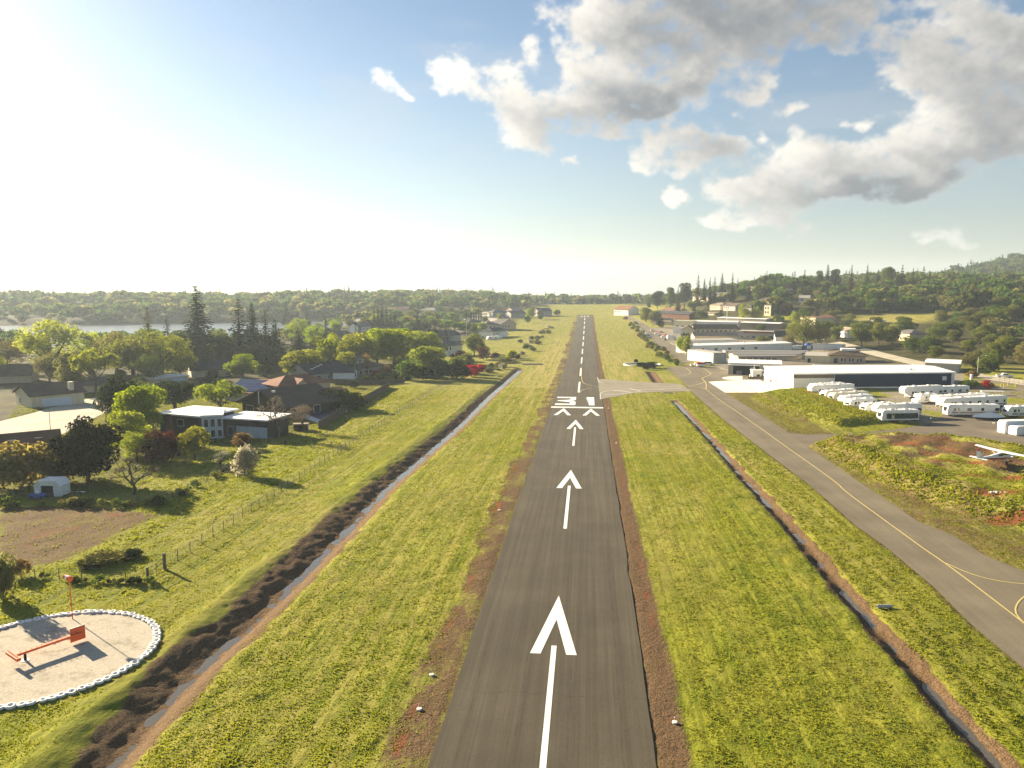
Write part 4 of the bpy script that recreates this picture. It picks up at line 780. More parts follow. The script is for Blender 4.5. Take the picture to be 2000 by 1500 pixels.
R_WHITE = mat('white_roof_membrane', (.84, .83, .80), .6, .06, .4); R_GREY = roof_mat('grey_shingles', (.13, .125, .12)); R_DARK = roof_mat('dark_shingles', (.050, .052, .060)); R_BROWN = roof_mat('brown_shingles', (.115, .085, .06)); R_TILE = roof_mat('red_clay_tiles', (.25, .115, .07), 3.5, .4); R_TAN = roof_mat('tan_shingles', (.26, .22, .165)); R_SILVER = siding_mat('pale_metal_roofing', (.42, .40, .35), 1.5); R_RUST = roof_mat('rusty_brown_shingles', (.15, .075, .045)); R_MID = siding_mat('mid_grey_metal_roofing', (.24, .235, .22), 1.5)
M_TRIM = mat('white_trim', (.75, .74, .70), .6, .05); M_GLASS = glass_mat(); M_BLACK = mat('black_parts_and_shade', (.012, .012, .012), .9, .1); M_REDT = mat('maroon_trim', (.20, .035, .035), .6, .15); M_STEEL = mat('galvanised_steel', (.42, .42, .40), .45, .15, 2, metal=.6); M_RUBBER = mat('tyre_rubber', (.018, .018, .018), .85, .2)  # M_BLACK: black parts, and shade painted where openings would be dark inside
def house(A, B, D, H, roof, wall, rmat, name, label, cat_='house', ov=.5, rise=None, wins=(), doors=(), base=0.0, world=False, extra=None, th=.25, trim=None, group=None, wmat=None, keep=True):
    """walls over the line A-B (survey pixels of the front wall foot), D metres deep, H high; roof: flat, low, gx, gy, hip, shed"""
    while not world and max(at(*A)[1], at(*B)[1]) > 1120: A = (A[0], A[1] + 2); B = (B[0], B[1] + 2)
    A = np.array(A if world else at(*A)[:2], float)[:2]; B = np.array(B if world else at(*B)[:2], float)[:2]; W = float(np.hypot(*(B - A))); a = math.atan2(B[1] - A[1], B[0] - A[0])
    nrm = np.array([-math.sin(a), math.cos(a)]); pts = [A, B, A + nrm * D, B + nrm * D]; z = min(float(broad(*p)) if False else float(ground(*p)) for p in pts) + base
    e = link(name, None, None, (A[0], A[1], z)); e.rotation_euler = (0, 0, a); tag(e, label, cat_, group)
    if keep: KEEP.append(tuple((A + B) / 2 + nrm * D / 2) + (math.hypot(W, D) / 2,))
    if keep and A[1] > 430: KEEP.append(tuple((A + B) / 2 - nrm * 10) + (W * .5 + 5,)); KEEP.append(tuple((A + B) / 2 - nrm * 24) + (W * .5 + 3,))
    rise = rise if rise is not None else {'flat': .0, 'low': .5, 'gx': D * .22, 'gy': W * .22, 'hip': min(W, D) * .22, 'shed': D * .1}[roof]
    w = MB(); r = MB(); f = .45 + max(0, max(float(ground(*p)) for p in pts) - z)
    w.box(0, 0, -.6, W, D, H)
    if roof == 'flat': r.box(-ov, -ov, H, W + ov, D + ov, H + th)
    elif roof in ('low', 'gx', 'shed'):
        sl = rise / (D if roof == 'shed' else D / 2 + 0)
        if roof == 'shed': P = [(-ov, H - ov * sl), (D + ov, H + rise + ov * sl), (D + ov, H + rise + ov * sl + th), (-ov, H - ov * sl + th)]; w.prism([(0, H - .01), (D, H - .01), (D, H + rise)], 'x', 0.0, W)
        else:
            P = [(-ov, H - ov * sl), (D / 2, H + rise), (D + ov, H - ov * sl), (D + ov, H - ov * sl + th), (D / 2, H + rise + th), (-ov, H - ov * sl + th)]; w.prism([(0, H - .01), (D, H - .01), (D / 2, H + rise - .01)], 'x', 0.0, W)
        r.prism(P, 'x', -ov, W + ov)
    elif roof == 'gy':
        sl = rise / (W / 2); w.prism([(0, H - .01), (W, H - .01), (W / 2, H + rise - .01)], 'y', 0.0, D)
        r.prism([(-ov, H - ov * sl), (W / 2, H + rise), (W + ov, H - ov * sl), (W + ov, H - ov * sl + th), (W / 2, H + rise + th), (-ov, H - ov * sl + th)], 'y', -ov, D + ov)
    elif roof == 'hip':
        m = min(W, D) / 2 + ov; x0, x1, y0, y1 = -ov, W + ov, -ov, D + ov
        if W >= D: t = [(x0 + m, D / 2), (x1 - m, D / 2)]
        else: t = [(W / 2, y0 + m), (W / 2, y1 - m)]
        V = [(x0, y0, H - .1), (x1, y0, H - .1), (x1, y1, H - .1), (x0, y1, H - .1), (x0, y0, H + .12), (x1, y0, H + .12), (x1, y1, H + .12), (x0, y1, H + .12), (t[0][0], t[0][1], H + rise), (t[1][0], t[1][1], H + rise)]
        F = [[3, 2, 1, 0], [0, 1, 5, 4], [1, 2, 6, 5], [2, 3, 7, 6], [3, 0, 4, 7]] + ([[4, 5, 9, 8], [5, 6, 9], [6, 7, 8, 9], [7, 4, 8]] if W >= D else [[4, 5, 8], [5, 6, 9, 8], [6, 7, 9], [7, 4, 8, 9]])
        r.add(V, F)
    w.build('wall', wall, e); ro = r.build('roof', rmat, e)
    if trim: MB().box(-ov - .03, -ov - .03, H - .28, W + ov + .03, -ov + .02, H - .02).build('fascia', trim, e)
    for (sd, u, zz, ww, hh) in wins: opening_panel('window', e, sd, u, zz, ww, hh, W, D, M_GLASS, wmat or M_TRIM)
    for d in doors: opening_panel(d[5] if len(d) > 5 else 'door', e, *d[:5], W, D, d[6] if len(d) > 6 else M_TRIM, M_TRIM if len(d) < 8 else d[7])
    if extra: extra(e, W, D, H, rise)
    return e
def opening_panel(nm, e, sd, u, zz, ww, hh, W, D, m, fm):
    b = MB(); p = .04; q = .09
    def bx(o, a0, b0, a1, b1, k):
        if sd == 'f': o.box(a0, -k, b0, a1, .05, b1)
        elif sd == 'b': o.box(a0, D - .05, b0, a1, D + k, b1)
        elif sd == 'l': o.box(-k, a0, b0, .05, a1, b1)
        else: o.box(W - .05, a0, b0, W + k, a1, b1)
    bx(b, u - q, zz - q, u + ww + q, zz + hh + q, p); f = b.build(nm, fm, e); c = MB(); bx(c, u, zz, u + ww, zz + hh, p + .02)
    c.build('pane' if nm == 'window' else 'panel', m, f)
def row(sd, n, u0, du, z, w, h): return [(sd, u0 + i * du, z, w, h) for i in range(n)]
def chimney(x, y, z0, z1, s=.9, m=None, cap=True):
    def f(e, W, D, H, rise):
        b = MB().box(x, y, z0, x + s, y + s * .8, z1); b.build('chimney', m or M_BRICK, e)
    return f
def both(*fs):
    def f(*a):
        for g in fs: g(*a)
    return f
def vents(L):
    def f(e, W, D, H, rise):
        for (x, y, z, s) in L: MB().box(x, y, z, x + s, y + s, z + s * .6).build('roof_vent', M_TRIM, e, .03)
    return f
def right_side():
    # the long hangar with navy wall above the caravans
    def ex(e, W, D, H, r):
        MB().box(15.2, -.05, .9, W - 1.2, .02, H - .02).build('navy_panel', M_NAVY, e); MB().box(-.1, -.35, H - 1.35, 14.9, .02, H - .05).build('brown_fascia', M_BROWNM, e)
        MB().box(W - 4.6, -.08, H - 2.6, W - 3.0, .0, H - 1.1).build('sign_board', M_TRIM, e); vents([(W - 14, 5, H + .7, .9), (W - 6, 8, H + .6, .8)])(e, W, D, H, r)
        MB().box(-.06, 14, 0, .02, 15.1, 2.1).build('door', mat('ochre_door', (.45, .30, .10)), e); MB().box(-.4, 19, .4, -.05, 19.5, 1.6).build('fire_cabinet', mat('red_paint', (.45, .03, .02), .5, .1), e)
    house((1549, 759), (1863, 754), 26, 5.6, 'low', M_WHITEM, R_WHITE, 'hangar', 'long white roofed hangar with a navy blue front behind the caravans', 'hangar', .4, .9, extra=ex, th=.4, wins=[('l', 17, 1.0, 1.0, 1.2)])
    house((1806, 729), (1873, 729), 19, 4.4, 'low', M_GREYM, R_WHITE, 'warehouse', 'grey walled warehouse with white roof behind the right end of the navy hangar', 'warehouse', .4, .5)
    house((1592, 729), (1800, 729), 7, 2.8, 'low', M_BROWNM, R_WHITE, 'storage_shed', 'low narrow storage shed with white roof squeezed behind the navy hangar', 'shed', .3, .3)
    # hangar with the open front by the fuel stand
    def ex2(e, W, D, H, r):
        MB().box(2.0, -.04, 0, 12.6, .03, 4.0).build('opening_panel', M_BLACK, e); MB().box(9.0, -.3, 1.2, 11, -.06, 3.4).build('notice_board', M_TRIM, e); MB().box(3.4, -.6, 0, 5.6, -.06, 2.0).build('tool_chest', mat('grey_cabinet', (.2, .2, .2)), e)  # flat black sheet on the wall paints the shade inside the open front
        MB().box(13.4, -.2, 1.9, 14.4, .02, 2.6).build('air_unit', M_TRIM, e); MB().box(-.2, -1.8, 4.4, 13, .0, 4.6).build('canopy', R_WHITE, e)
    house((1422, 731), (1525, 734), 17, 5.0, 'low', M_GREYM, R_WHITE, 'hangar', 'small white roofed hangar with a dark open front beside the fuel stand', 'hangar', .35, .8, extra=ex2, th=.3)
    # fuel stand
    p = at(1478, 740); e = link('fuel_stand', None, None, (p[0], p[1], float(ground(p[0], p[1])))); e.rotation_euler = (0, 0, .1); tag(e, 'small white fuel kiosk behind a low brown wall on the apron', 'fuel stand')
    MB().box(-3.6, -.1, 0, 9.4, .15, .95).build('brown_wall', M_BROWNM, e); MB().box(-1.2, 1.6, 0, 2.4, 4.0, 3.2).build('kiosk', M_WHITE, e); MB().box(-1.6, 1.2, 3.2, 3.0, 4.4, 3.4).build('roof', R_WHITE, e); MB().box(.5, 1.53, .7, 1.7, 1.62, 1.6).build('hatch', M_BLACK, e)
    MB().tube([(.2, 4.4, 0), (.2, 4.4, 7.2)], .09).build('pole', M_TRIM, e); MB().box(-2.6, .6, 0, -1.8, 1.3, 1.7).build('pump', M_TRIM, e, .05); MB().box(5.2, .8, 0, 6.0, 1.4, 1.5).build('pump', M_GREY, e, .05); MB().tube([(3.6, 2.4, 1.3), (8.0, 2.4, 1.3)], .85, 12).build('tank', M_WHITE, e); MB().box(4.2, 1.9, 0, 4.6, 2.9, .6).box(7, 1.9, 0, 7.4, 2.9, .6).build('tank_saddle', M_STEEL, e)
    # storage yard
    house((1393, 710), (1418, 709), 22, 5.2, 'flat', M_GREYM, R_SILVER, 'storage_shed', 'tall white storage building with pale roof at the yard entrance', 'storage building', .15, doors=[('f', 1.0, 0, 5.0, 3.6, 'roller_door', M_GREYM)], extra=lambda e, W, D, H, r: MB().box(-.06, .1, 0, .0, D - .1, H - .1).build('white_cladding', M_WHITEM, e))
    for i, (ax, ay, bx) in enumerate([(1442, 707, 1556), (1433, 703, 1566), (1424, 699.5, 1574), (1417, 696, 1580)]):
        house((ax, ay), (bx, ay - .6), 7, 2.7, 'low', M_CREAM if i % 2 else M_BEIGE, R_MID, 'storage_shed', ['nearest of the four long low storage sheds with maroon eaves', 'second long low storage shed from the white hangar', 'third long low storage shed from the white hangar', 'last long low storage shed, below the long white roof'][i], 'storage shed', .3, .35, trim=M_REDT, doors=[('f', 1.2 + 3.2 * k, 0, 2.6, 2.2, 'roller_door', M_BROWNM, M_TRIM) for k in range(6 + i)], group='rows of storage sheds')
    house((1345, 691), (1546, 683), 14, 4.4, 'low', M_WHITE, R_WHITE, 'warehouse', 'very long pale warehouse with roof vents above the storage sheds', 'warehouse', .3, .5, extra=vents([(8, 4, 4.9, .8), (24, 6, 4.9, .8), (40, 5, 4.9, .9)]), wins=row('f', 5, 8, 9, 1.6, 2.0, 1.3))
    house((1342, 677), (1440, 674), 9, 3.6, 'shed', M_WHITE, R_SILVER, 'carport', 'long open fronted shed with pale roof and black gap under it', 'shed', .4, .5, extra=lambda e, W, D, H, r: MB().box(.5, -.05, 0, W - .5, .03, 1.9).build('opening_panel', M_BLACK, e))  # solid black sheet paints the shade beneath the shed roof
    house((1356, 671), (1441, 670), 10, 5.2, 'gx', M_TAN, R_TAN, 'workshop', 'low workshop with broad tan roof in front of the brown roofed offices', 'workshop', .6, 2.2)
    house((1356, 660), (1440, 658), 12, 7.0, 'gx', M_BEIGE, R_BROWN, 'office_building', 'two storey cream offices with brown roof and a row of windows', 'office building', .7, 2.6, wins=row('f', 9, 2.0, 3.3, 4.2, 1.7, 1.5) + row('f', 9, 2.0, 3.3, .7, 1.5, 1.2))
    house((1330, 662), (1356, 662), 13, 7.0, 'gy', M_CREAM, R_BROWN, 'office_building', 'cream gable fronted wing with dark balcony at the left of the offices', 'office building', .9, 2.4, wins=row('f', 3, 1.2, 2.8, 3.2, 1.4, 1.5), extra=lambda e, W, D, H, r: MB().box(-.2, -1.4, 2.6, W, -.02, 2.8).box(-.2, -1.5, 2.8, W, -1.4, 3.6).tube([(0, -1.4, 0), (0, -1.4, 2.6)], .1).tube([(W, -1.4, 0), (W, -1.4, 2.6)], .1).build('balcony', M_DARKW, e))
    house((1441, 662), (1514, 661), 15, 5.6, 'flat', M_GREY, R_SILVER, 'shop_building', 'flat roofed grey building with a maroon fascia and dark garage openings', 'workshop', .3, wins=row('f', 3, 2, 4, 1.0, 1.8, 1.4), doors=[('f', 15, 0, 4.5, 2.8, 'roller_door', M_BLACK), ('f', 21, 0, 3.5, 2.8, 'roller_door', M_BLACK)], extra=lambda e, W, D, H, r: MB().box(4, -.9, H - 1.0, W, .02, H - .02).build('maroon_fascia', M_REDT, e))  # the black door panels paint the shade inside the garage openings
    house((1514, 674), (1540, 673), 9, 5.6, 'gx', M_WHITE, R_DARK, 'cottage', 'white gabled cottage with dark roof beside the trimmed hedge', 'house', .5, 3.4, wins=[('f', 1.2, .9, 1.4, 1.6), ('f', 5, .9, 1.4, 1.6), ('l', 3, 3.2, 1.4, 1.4)])
    house((1314, 650), (1345, 650), 9, 4.2, 'flat', M_WHITE, R_SILVER, 'workshop', 'small white block with flat grey roof beside the access road', 'workshop', .2, doors=[('f', 8, 0, 3, 2.5, 'garage_door', M_BLACK)])
    house((1275, 635), (1312, 635), 12, 3.6, 'hip', M_TAN, R_TAN, 'workshop', 'tan hip roofed workshop at the left end of the business row', 'workshop', .6, 2.6)
    house((1315, 646), (1356, 646), 14, 8.0, 'flat', M_CREAM, R_SILVER, 'warehouse', 'cream flat roofed warehouse left of the cream gable wing', 'warehouse', .2, wins=row('f', 4, 2, 4.5, 3.2, 2.4, 1.2))
    house((1356, 645), (1440, 643), 16, 7.0, 'low', M_WHITE, R_WHITE, 'warehouse', 'long white roofed warehouse behind the brown roofed offices', 'warehouse', .3, .6, wins=row('f', 5, 3, 6, 2.6, 2.2, 1.0))
    house((1400, 636), (1495, 634), 14, 6.5, 'low', M_BEIGE, R_WHITE, 'warehouse', 'pale stepped warehouse left of the yellow poplars', 'warehouse', .3, .5)
    house((1445, 645), (1522, 643), 14, 6.0, 'low', M_BROWNM, R_WHITE, 'warehouse', 'white roofed warehouse with brown wall behind the maroon fascia building', 'warehouse', .3, .5)
    house((1276, 624), (1346, 624), 12, 6.5, 'gx', M_BRICK, R_DARK, 'workshop', 'long dark roofed brick building in front of the wooded hillside', 'workshop', .6, 2.2, wins=row('f', 6, 3, 5, 1.2, 1.8, 1.2))
    house((1331, 616), (1395, 616), 12, 3.2, 'low', M_BEIGE, R_TAN, 'carport', 'long tan roof over parked cars behind the dark roofed brick building', 'carport', .5, .8)
    house((1293, 612), (1326, 612), 10, 3.6, 'gx', M_TAN, R_RUST, 'cottage', 'reddish roofed house peeping over the dark roofed brick building', 'house', .6, 2.6)
    # hip roofed building and flank of the storage yard
    house((1622, 709), (1690, 708), 14, 3.8, 'hip', M_BEIGE, R_BROWN, 'office_building', 'brown hip roofed office with three pairs of windows above the navy hangar', 'office building', 1.4, 2.9, wins=[('f', 4.6, 1.0, 1.1, 1.5), ('f', 6.0, 1.0, 1.1, 1.5), ('f', 8.2, 1.0, 1.1, 1.5), ('f', 9.6, 1.0, 1.1, 1.5), ('f', 11.8, 1.0, 1.1, 1.5), ('f', 13.2, 1.0, 1.1, 1.5)], doors=[('f', 1.4, 0, 1.8, 2.4, 'door', M_DARKW)], extra=lambda e, W, D, H, r: MB().box(5, 4.5, H + 1.6, W - 4, D - 4.5, H + 3.1).build('roof_lantern', R_WHITE, e))
    house((1572, 708), (1622, 709), 10, 3.4, 'shed', M_CREAM, R_SILVER, 'storage_shed', 'cream storage wing with sloping pale roof and arched door beside the hip roofed office', 'storage shed', .4, 1.0, doors=[('f', 1.2, 0, 1.5, 2.2, 'door', M_BLACK)])
    house((1587, 682), (1645, 681), 9, 2.8, 'low', M_WHITE, R_WHITE, 'storage_shed', 'white low building with grey side at the bend of the hillside road', 'shed', .2, .3)
    # hillside
    house((1563, 636), (1592, 641), 15, 7.5, 'flat', M_CREAM, R_TILE, 'apartment_house', 'bright cream front block of the tan apartments on the hillside', 'apartment house', .5, wins=row('l', 2, 2, 6, 4.2, 1.5, 1.6) + row('f', 2, 2, 5, 4.4, 1.6, 1.5))
    house((1592, 637), (1632, 636), 13, 6.5, 'hip', M_TAN, R_RUST, 'apartment_house', 'tan hip roofed wing of the apartments with two windows', 'apartment house', .7, 2.2, wins=row('f', 4, 2, 3.6, 3.4, 1.4, 1.4))
    house((1492, 617), (1505, 617), 8, 9.0, 'flat', M_CREAM, R_SILVER, 'tower_house', 'narrow pale tower like house beside the tight cypress row', 'house', .3, wins=row('f', 2, .8, 2.6, 6.0, 1.4, 1.6) + row('f', 2, .8, 2.6, 2.4, 1.4, 1.6))
    house((1636, 657), (1656, 661), 9, 4.4, 'gx', M_WHITE, R_TAN, 'cottage', 'bright white cottage half hidden by oaks above the hillside road', 'house', .4, 2.2)
    house((1746, 664), (1776, 669), 11, 5.0, 'hip', M_TAN, R_GREY, 'cottage', 'tan brick cottage with grey roof among trees above the road cutting', 'house', .5, 2.2, wins=row('f', 3, 1, 3.0, 1.0, 1.5, 1.6), extra=lambda e, W, D, H, r: MB().box(-.6, -.6, H, W * .55, D * .5, H + .5).build('white_roof_deck', R_WHITE, e))
    house((1694, 631), (1712, 634), 7, 3.0, 'flat', M_WHITE, R_WHITE, 'shed', 'small white shed on the edge of the dry hill field', 'shed', .3)
    L = [((1199, 616), (1227, 616), 16, 7, 'gx', M_WHITE, R_TILE, 'large white house with red roof right of the far runway end'), ((1386, 606), (1410, 606), 12, 5, 'hip', M_TAN, R_TAN, 'tan hip roofed house just above the parked cars'), ((1412, 607), (1436, 608), 11, 5, 'gx', M_GREY, R_BROWN, 'grey house with brown roof right of the tan hip roofed one'), ((1353, 588), (1384, 588), 12, 5, 'hip', M_BEIGE, R_GREY, 'beige house with wide grey roof half way up the wooded hill'), ((1390, 583), (1420, 583), 12, 4, 'gx', M_GREY, R_GREY, 'grey house to the right of the wide grey roof on the hill'),
         ((1445, 574), (1470, 574), 11, 5, 'gx', M_PINK, R_BROWN, 'pinkish house on the ridge between firs'), ((1516, 573), (1546, 573), 12, 5, 'hip', M_TAN, R_RUST, 'rust roofed house at the top of the hill'), ((1480, 594), (1512, 594), 12, 4, 'hip', M_TAN, R_BROWN, 'brown hip roofed house above the white tower house'), ((1560, 592), (1580, 592), 10, 4.5, 'gx', M_WHITE, R_SILVER, 'pale green white house to the right on the hillside'), ((1445, 610), (1468, 610), 11, 4.5, 'hip', M_GREY, R_DARK, 'dark roofed house behind the yellow poplars')]
    for a, b, d, h, rf, wm, rm, lb in L: house(a, b, d, h, rf, wm, rm, 'hill_house', lb, 'house', .6, wins=row('f', 3, 1.5, 3.4, h * .5, 1.5, 1.3))
def left_side():
    # white flat roofed house with chimney
    def ch(e, W, D, H, r):
        MB().box(2.4, -.8, -.4, 4.1, -.04, H + .2).build('chimney', M_BRICK, e)
    house((314, 850), (394, 857), 10.5, 5.1, 'flat', M_DARKW, R_WHITE, 'flat_roofed_house', 'two storey dark walled house with bright white flat roof and brick chimney', 'house', .7, th=.35, extra=ch, wins=[('f', 5.2, 2.8, 1.8, 1.4)])
    house((395, 858), (436, 856), 8.5, 5.2, 'flat', M_BLUE, R_WHITE, 'flat_roofed_house', 'pale blue bay of the white roofed house with two rows of tall windows', 'house', .25, th=.35, wins=[('f', .5, 2.9, .85, 1.7), ('f', 1.9, 2.9, .85, 1.7), ('f', 3.3, 2.9, .85, 1.7), ('f', .5, .6, .85, 1.5), ('f', 1.9, .6, .85, 1.5), ('f', 3.3, .6, .85, 1.5)])
    house((437, 852), (522, 857), 8.5, 4.2, 'flat', M_DARKW, R_WHITE, 'flat_roofed_house', 'long low wing with white flat roof and pale blue lower wall', 'house', .6, th=.3, wins=[('f', 1.2, .6, 1.4, 1.8)], doors=[('f', 6.6, 0, 1.0, 2.1)], extra=lambda e, W, D, H, r: MB().box(3.4, -.07, -.1, W + .03, .02, 2.7).build('blue_wall', M_BLUE, e))
    # brown barn like house
    house((474, 806), (556, 818), 17, 3.6, 'gy', M_DARKW, R_BROWN, 'gabled_house', 'large house with a wide dark gable and grey brown shingle roof', 'house', 1.1, 3.6, wins=[('r', 2, .8, 2.0, 2.0), ('r', 5.5, .8, 2.0, 2.0), ('r', 9.5, .8, 2.0, 2.0), ('f', 2, .8, 3, 1.8)], extra=lambda e, W, D, H, r: both(lambda *a: MB().box(W / 2 - .12, -1.25, H, W / 2 + .12, -1.05, H + 3.4).build('king_post', M_TRIM, e), vents([(W * .35, 3, H + 2.6, .8), (W * .6, 1.5, H + 3.0, .8)]))(e, W, D, H, r))
    # house with the solar roof and the tiled two storey house
    def sol(e, W, D, H, r):
        sl = r / (D / 2 + .6); m = new_solar()
        for k, (x0, x1, y0, y1) in enumerate([(.8, W - 6.2, .2, D * .42), (W - 5.6, W - 1.6, .2, D * .44)]):
            V = [(x0, y0, H + .30 + (y0 + .5) * sl), (x1, y0, H + .30 + (y0 + .5) * sl), (x1, y1, H + .30 + (y1 + .5) * sl), (x0, y1, H + .30 + (y1 + .5) * sl)]
            V += [(x, y, z - .12) for x, y, z in V]; MB().add(V, [[0, 1, 2, 3], [7, 6, 5, 4], [0, 4, 5, 1], [1, 5, 6, 2], [2, 6, 7, 3], [3, 7, 4, 0]]).build('solar_array', m, e)
    house((440, 783), (546, 790), 15, 3.2, 'hip', M_BEIGE, R_TILE, 'solar_roofed_house', 'red tiled house with dark blue solar panels covering its roof', 'house', .6, 3.6, extra=sol)
    house((545, 788), (646, 778), 11, 5.6, 'hip', M_BEIGE, R_TILE, 'tiled_house', 'two storey beige house with red tiled hip roofs', 'house', .7, 2.4, wins=[('f', 6.2, 3.3, .7, 1.3), ('f', 7.1, 3.3, .7, 1.3), ('f', 8.0, 3.3, .7, 1.3), ('f', 12, 3.3, 1.4, 1.2), ('f', 1.6, 3.3, 1.0, 1.2), ('r', 2.5, 3.2, 1.0, 1.4)],
          extra=lambda e, W, D, H, r: (MB().prism([(5.4, H - .02), (9.6, H - .02), (7.5, H + 1.5)], 'y', -1.2, 4).box(5.6, -1.1, 0, 9.4, 0, H).build('gabled_bay', M_BEIGE, e), MB().prism([(5.0, H - .25), (7.5, H + 1.55), (10.0, H - .25), (10.0, H - .05), (7.5, H + 1.8), (5.0, H - .05)], 'y', -1.6, 4.6).build('bay_roof', R_TILE, e), MB().prism([(-3.6, 2.6), (0, 3.5), (0, 3.7), (-3.6, 2.8)], 'x', 9.8, W + 3.6).build('porch_roof', R_TILE, e), [MB().tube([(x, -3.2, -.4), (x, -3.2, 2.7)], .16).build('porch_post', M_TRIM, e) for x in (10.4, 13.2, W + 3.0)]))
    house((650, 741), (692, 741), 6, 3.0, 'gx', M_WHITE, R_DARK, 'garden_house', 'small white boarded annex with dark roof and white gable trim', 'annex', .4, 1.6, wins=[('r', 1.6, .8, 1.6, 1.7)])
    house((606, 744), (700, 736), 15, 3.2, 'gx', M_GREY, R_DARK, 'shingled_house', 'house with a large blue black shingle roof and white skylights', 'house', .7, 3.4, extra=lambda e, W, D, H, r: [MB().box(2 + 1.9 * k, 2.0 + .8 * k, H + 1.45 + .36 * k, 3.1 + 1.9 * k, 3.0 + .8 * k, H + 1.75 + .36 * k).build('skylight', M_TRIM, e) for k in range(4)], wins=row('f', 3, 3, 5, .9, 1.8, 1.3))
    house((698, 734), (752, 727), 11, 3.2, 'hip', M_GREY, R_BROWN, 'tower_house', 'brown roofed house around a little square tower', 'house', .7, 2.4, wins=row('f', 3, 1.5, 3.2, .8, 1.4, 1.4), extra=lambda e, W, D, H, r: (MB().box(2.4, 3, H, 9.0, 9, H + 4.2).build('tower_wall', M_GREY, e), MB().add([(1.8, 2.4, H + 4.2), (9.6, 2.4, H + 4.2), (9.6, 9.6, H + 4.2), (1.8, 9.6, H + 4.2), (5.7, 6, H + 5.9)], [[3, 2, 1, 0], [0, 1, 4], [1, 2, 4], [2, 3, 4], [3, 0, 4]]).build('tower_roof', R_BROWN, e), [MB().box(x, 2.95, H + 2.2, x + 1.5, 3.02, H + 3.5).build('tower_window', M_TRIM, e) for x in (3.0, 6.4)]))
    def pg(e, W, D, H, r): pass
    house((758, 727), (790, 725), 6, 2.7, 'flat', M_BLACK, R_DARK, 'garden_pavilion', 'dark flat roofed garden pavilion behind the white parasol', 'pavilion', .8)
    # cream house at the left border
    Bc = np.array(at(62, 797)[:2])
    house(Bc + np.array([-11.0, 8.0]), Bc, 14, 3.8, 'gy', M_CREAM, R_BROWN, 'cream_house', 'cream gabled house with brown roof, chimney and a wide white garage door', 'house', .7, 2.4, world=True, wins=[('f', 3, 1, 1.6, 1.4)], doors=[('r', 3.0, 0, 7.4, 2.6, 'garage_door', mat('white_door', (.62, .66, .70), .6, .05))], extra=chimney(11.2, 10.5, 3.6, 6.8, 1.5, M_CREAM))
    house((-20, 750), (60, 748), 12, 3.4, 'gx', M_TAN, R_BROWN, 'brown_roofed_house', 'brown roofed house behind the cream house at the left border', 'house', .6, 3.4)
    house((124, 768), (210, 766), 10, 2.8, 'gx', M_BEIGE, R_GREY, 'low_house', 'low house with long grey roof behind the umbrella shaped oak', 'house', .6, 2.0)
    house((302, 754), (368, 748), 9, 2.9, 'flat', M_BEIGE, R_WHITE, 'carport', 'open carport with flat white roof and pale blue doors', 'carport', .6, doors=[('f', 7.6, 0, 4.4, 2.4, 'garage_door', mat('pale_blue_door', (.5, .6, .68), .6, .05))])
    house((374, 738), (446, 735), 12, 3.4, 'gx', M_BEIGE, R_DARK, 'long_roofed_house', 'beige house with a long dark blue grey roof below the tall firs', 'house', .6, 2.8, wins=[('f', 13, .8, 2, 1.3)]); house((368, 716), (392, 715), 9, 3.0, 'gx', M_GREY, R_GREY, 'roofed_house', 'small grey roof peeping over the long dark blue grey roof', 'house', .5, 2.2)
    def sky2(e, W, D, H, r): [MB().box(x, 2.0, H + .95, x + 1.3, 3.6, H + 1.25).build('skylight', M_TRIM, e) for x in (W - 8.5, W - 4.0)]
    house((-70, 905), (118, 888), 9, 2.4, 'gx', M_WOOD, R_RUST, 'low_house', 'low house with rusty brown roof and two skylights at the far left', 'house', .6, 2.0, extra=sky2)
    house((868, 694), (903, 690), 11, 5.0, 'hip', M_WHITE, R_GREY, 'white_house', 'white house with grey hip roof and a white balcony above the plum trees', 'house', .6, 3.0, wins=[('f', 2, 2.8, 1.2, 1.6), ('f', 5, 2.8, 1.2, 1.6)], extra=lambda e, W, D, H, r: MB().box(-.4, -2.6, -1.5, 3.0, -.02, 2.0).box(-.6, -2.8, 2.0, 3.2, 0, 2.2).build('balcony', M_TRIM, e))
    house((640, 704), (690, 700), 12, 4.0, 'gx', M_TAN, R_BROWN, 'hazy_house', 'hazy brown roofed house in the middle distance left of the yellow oaks', 'house', .5, 3.0) if False else None
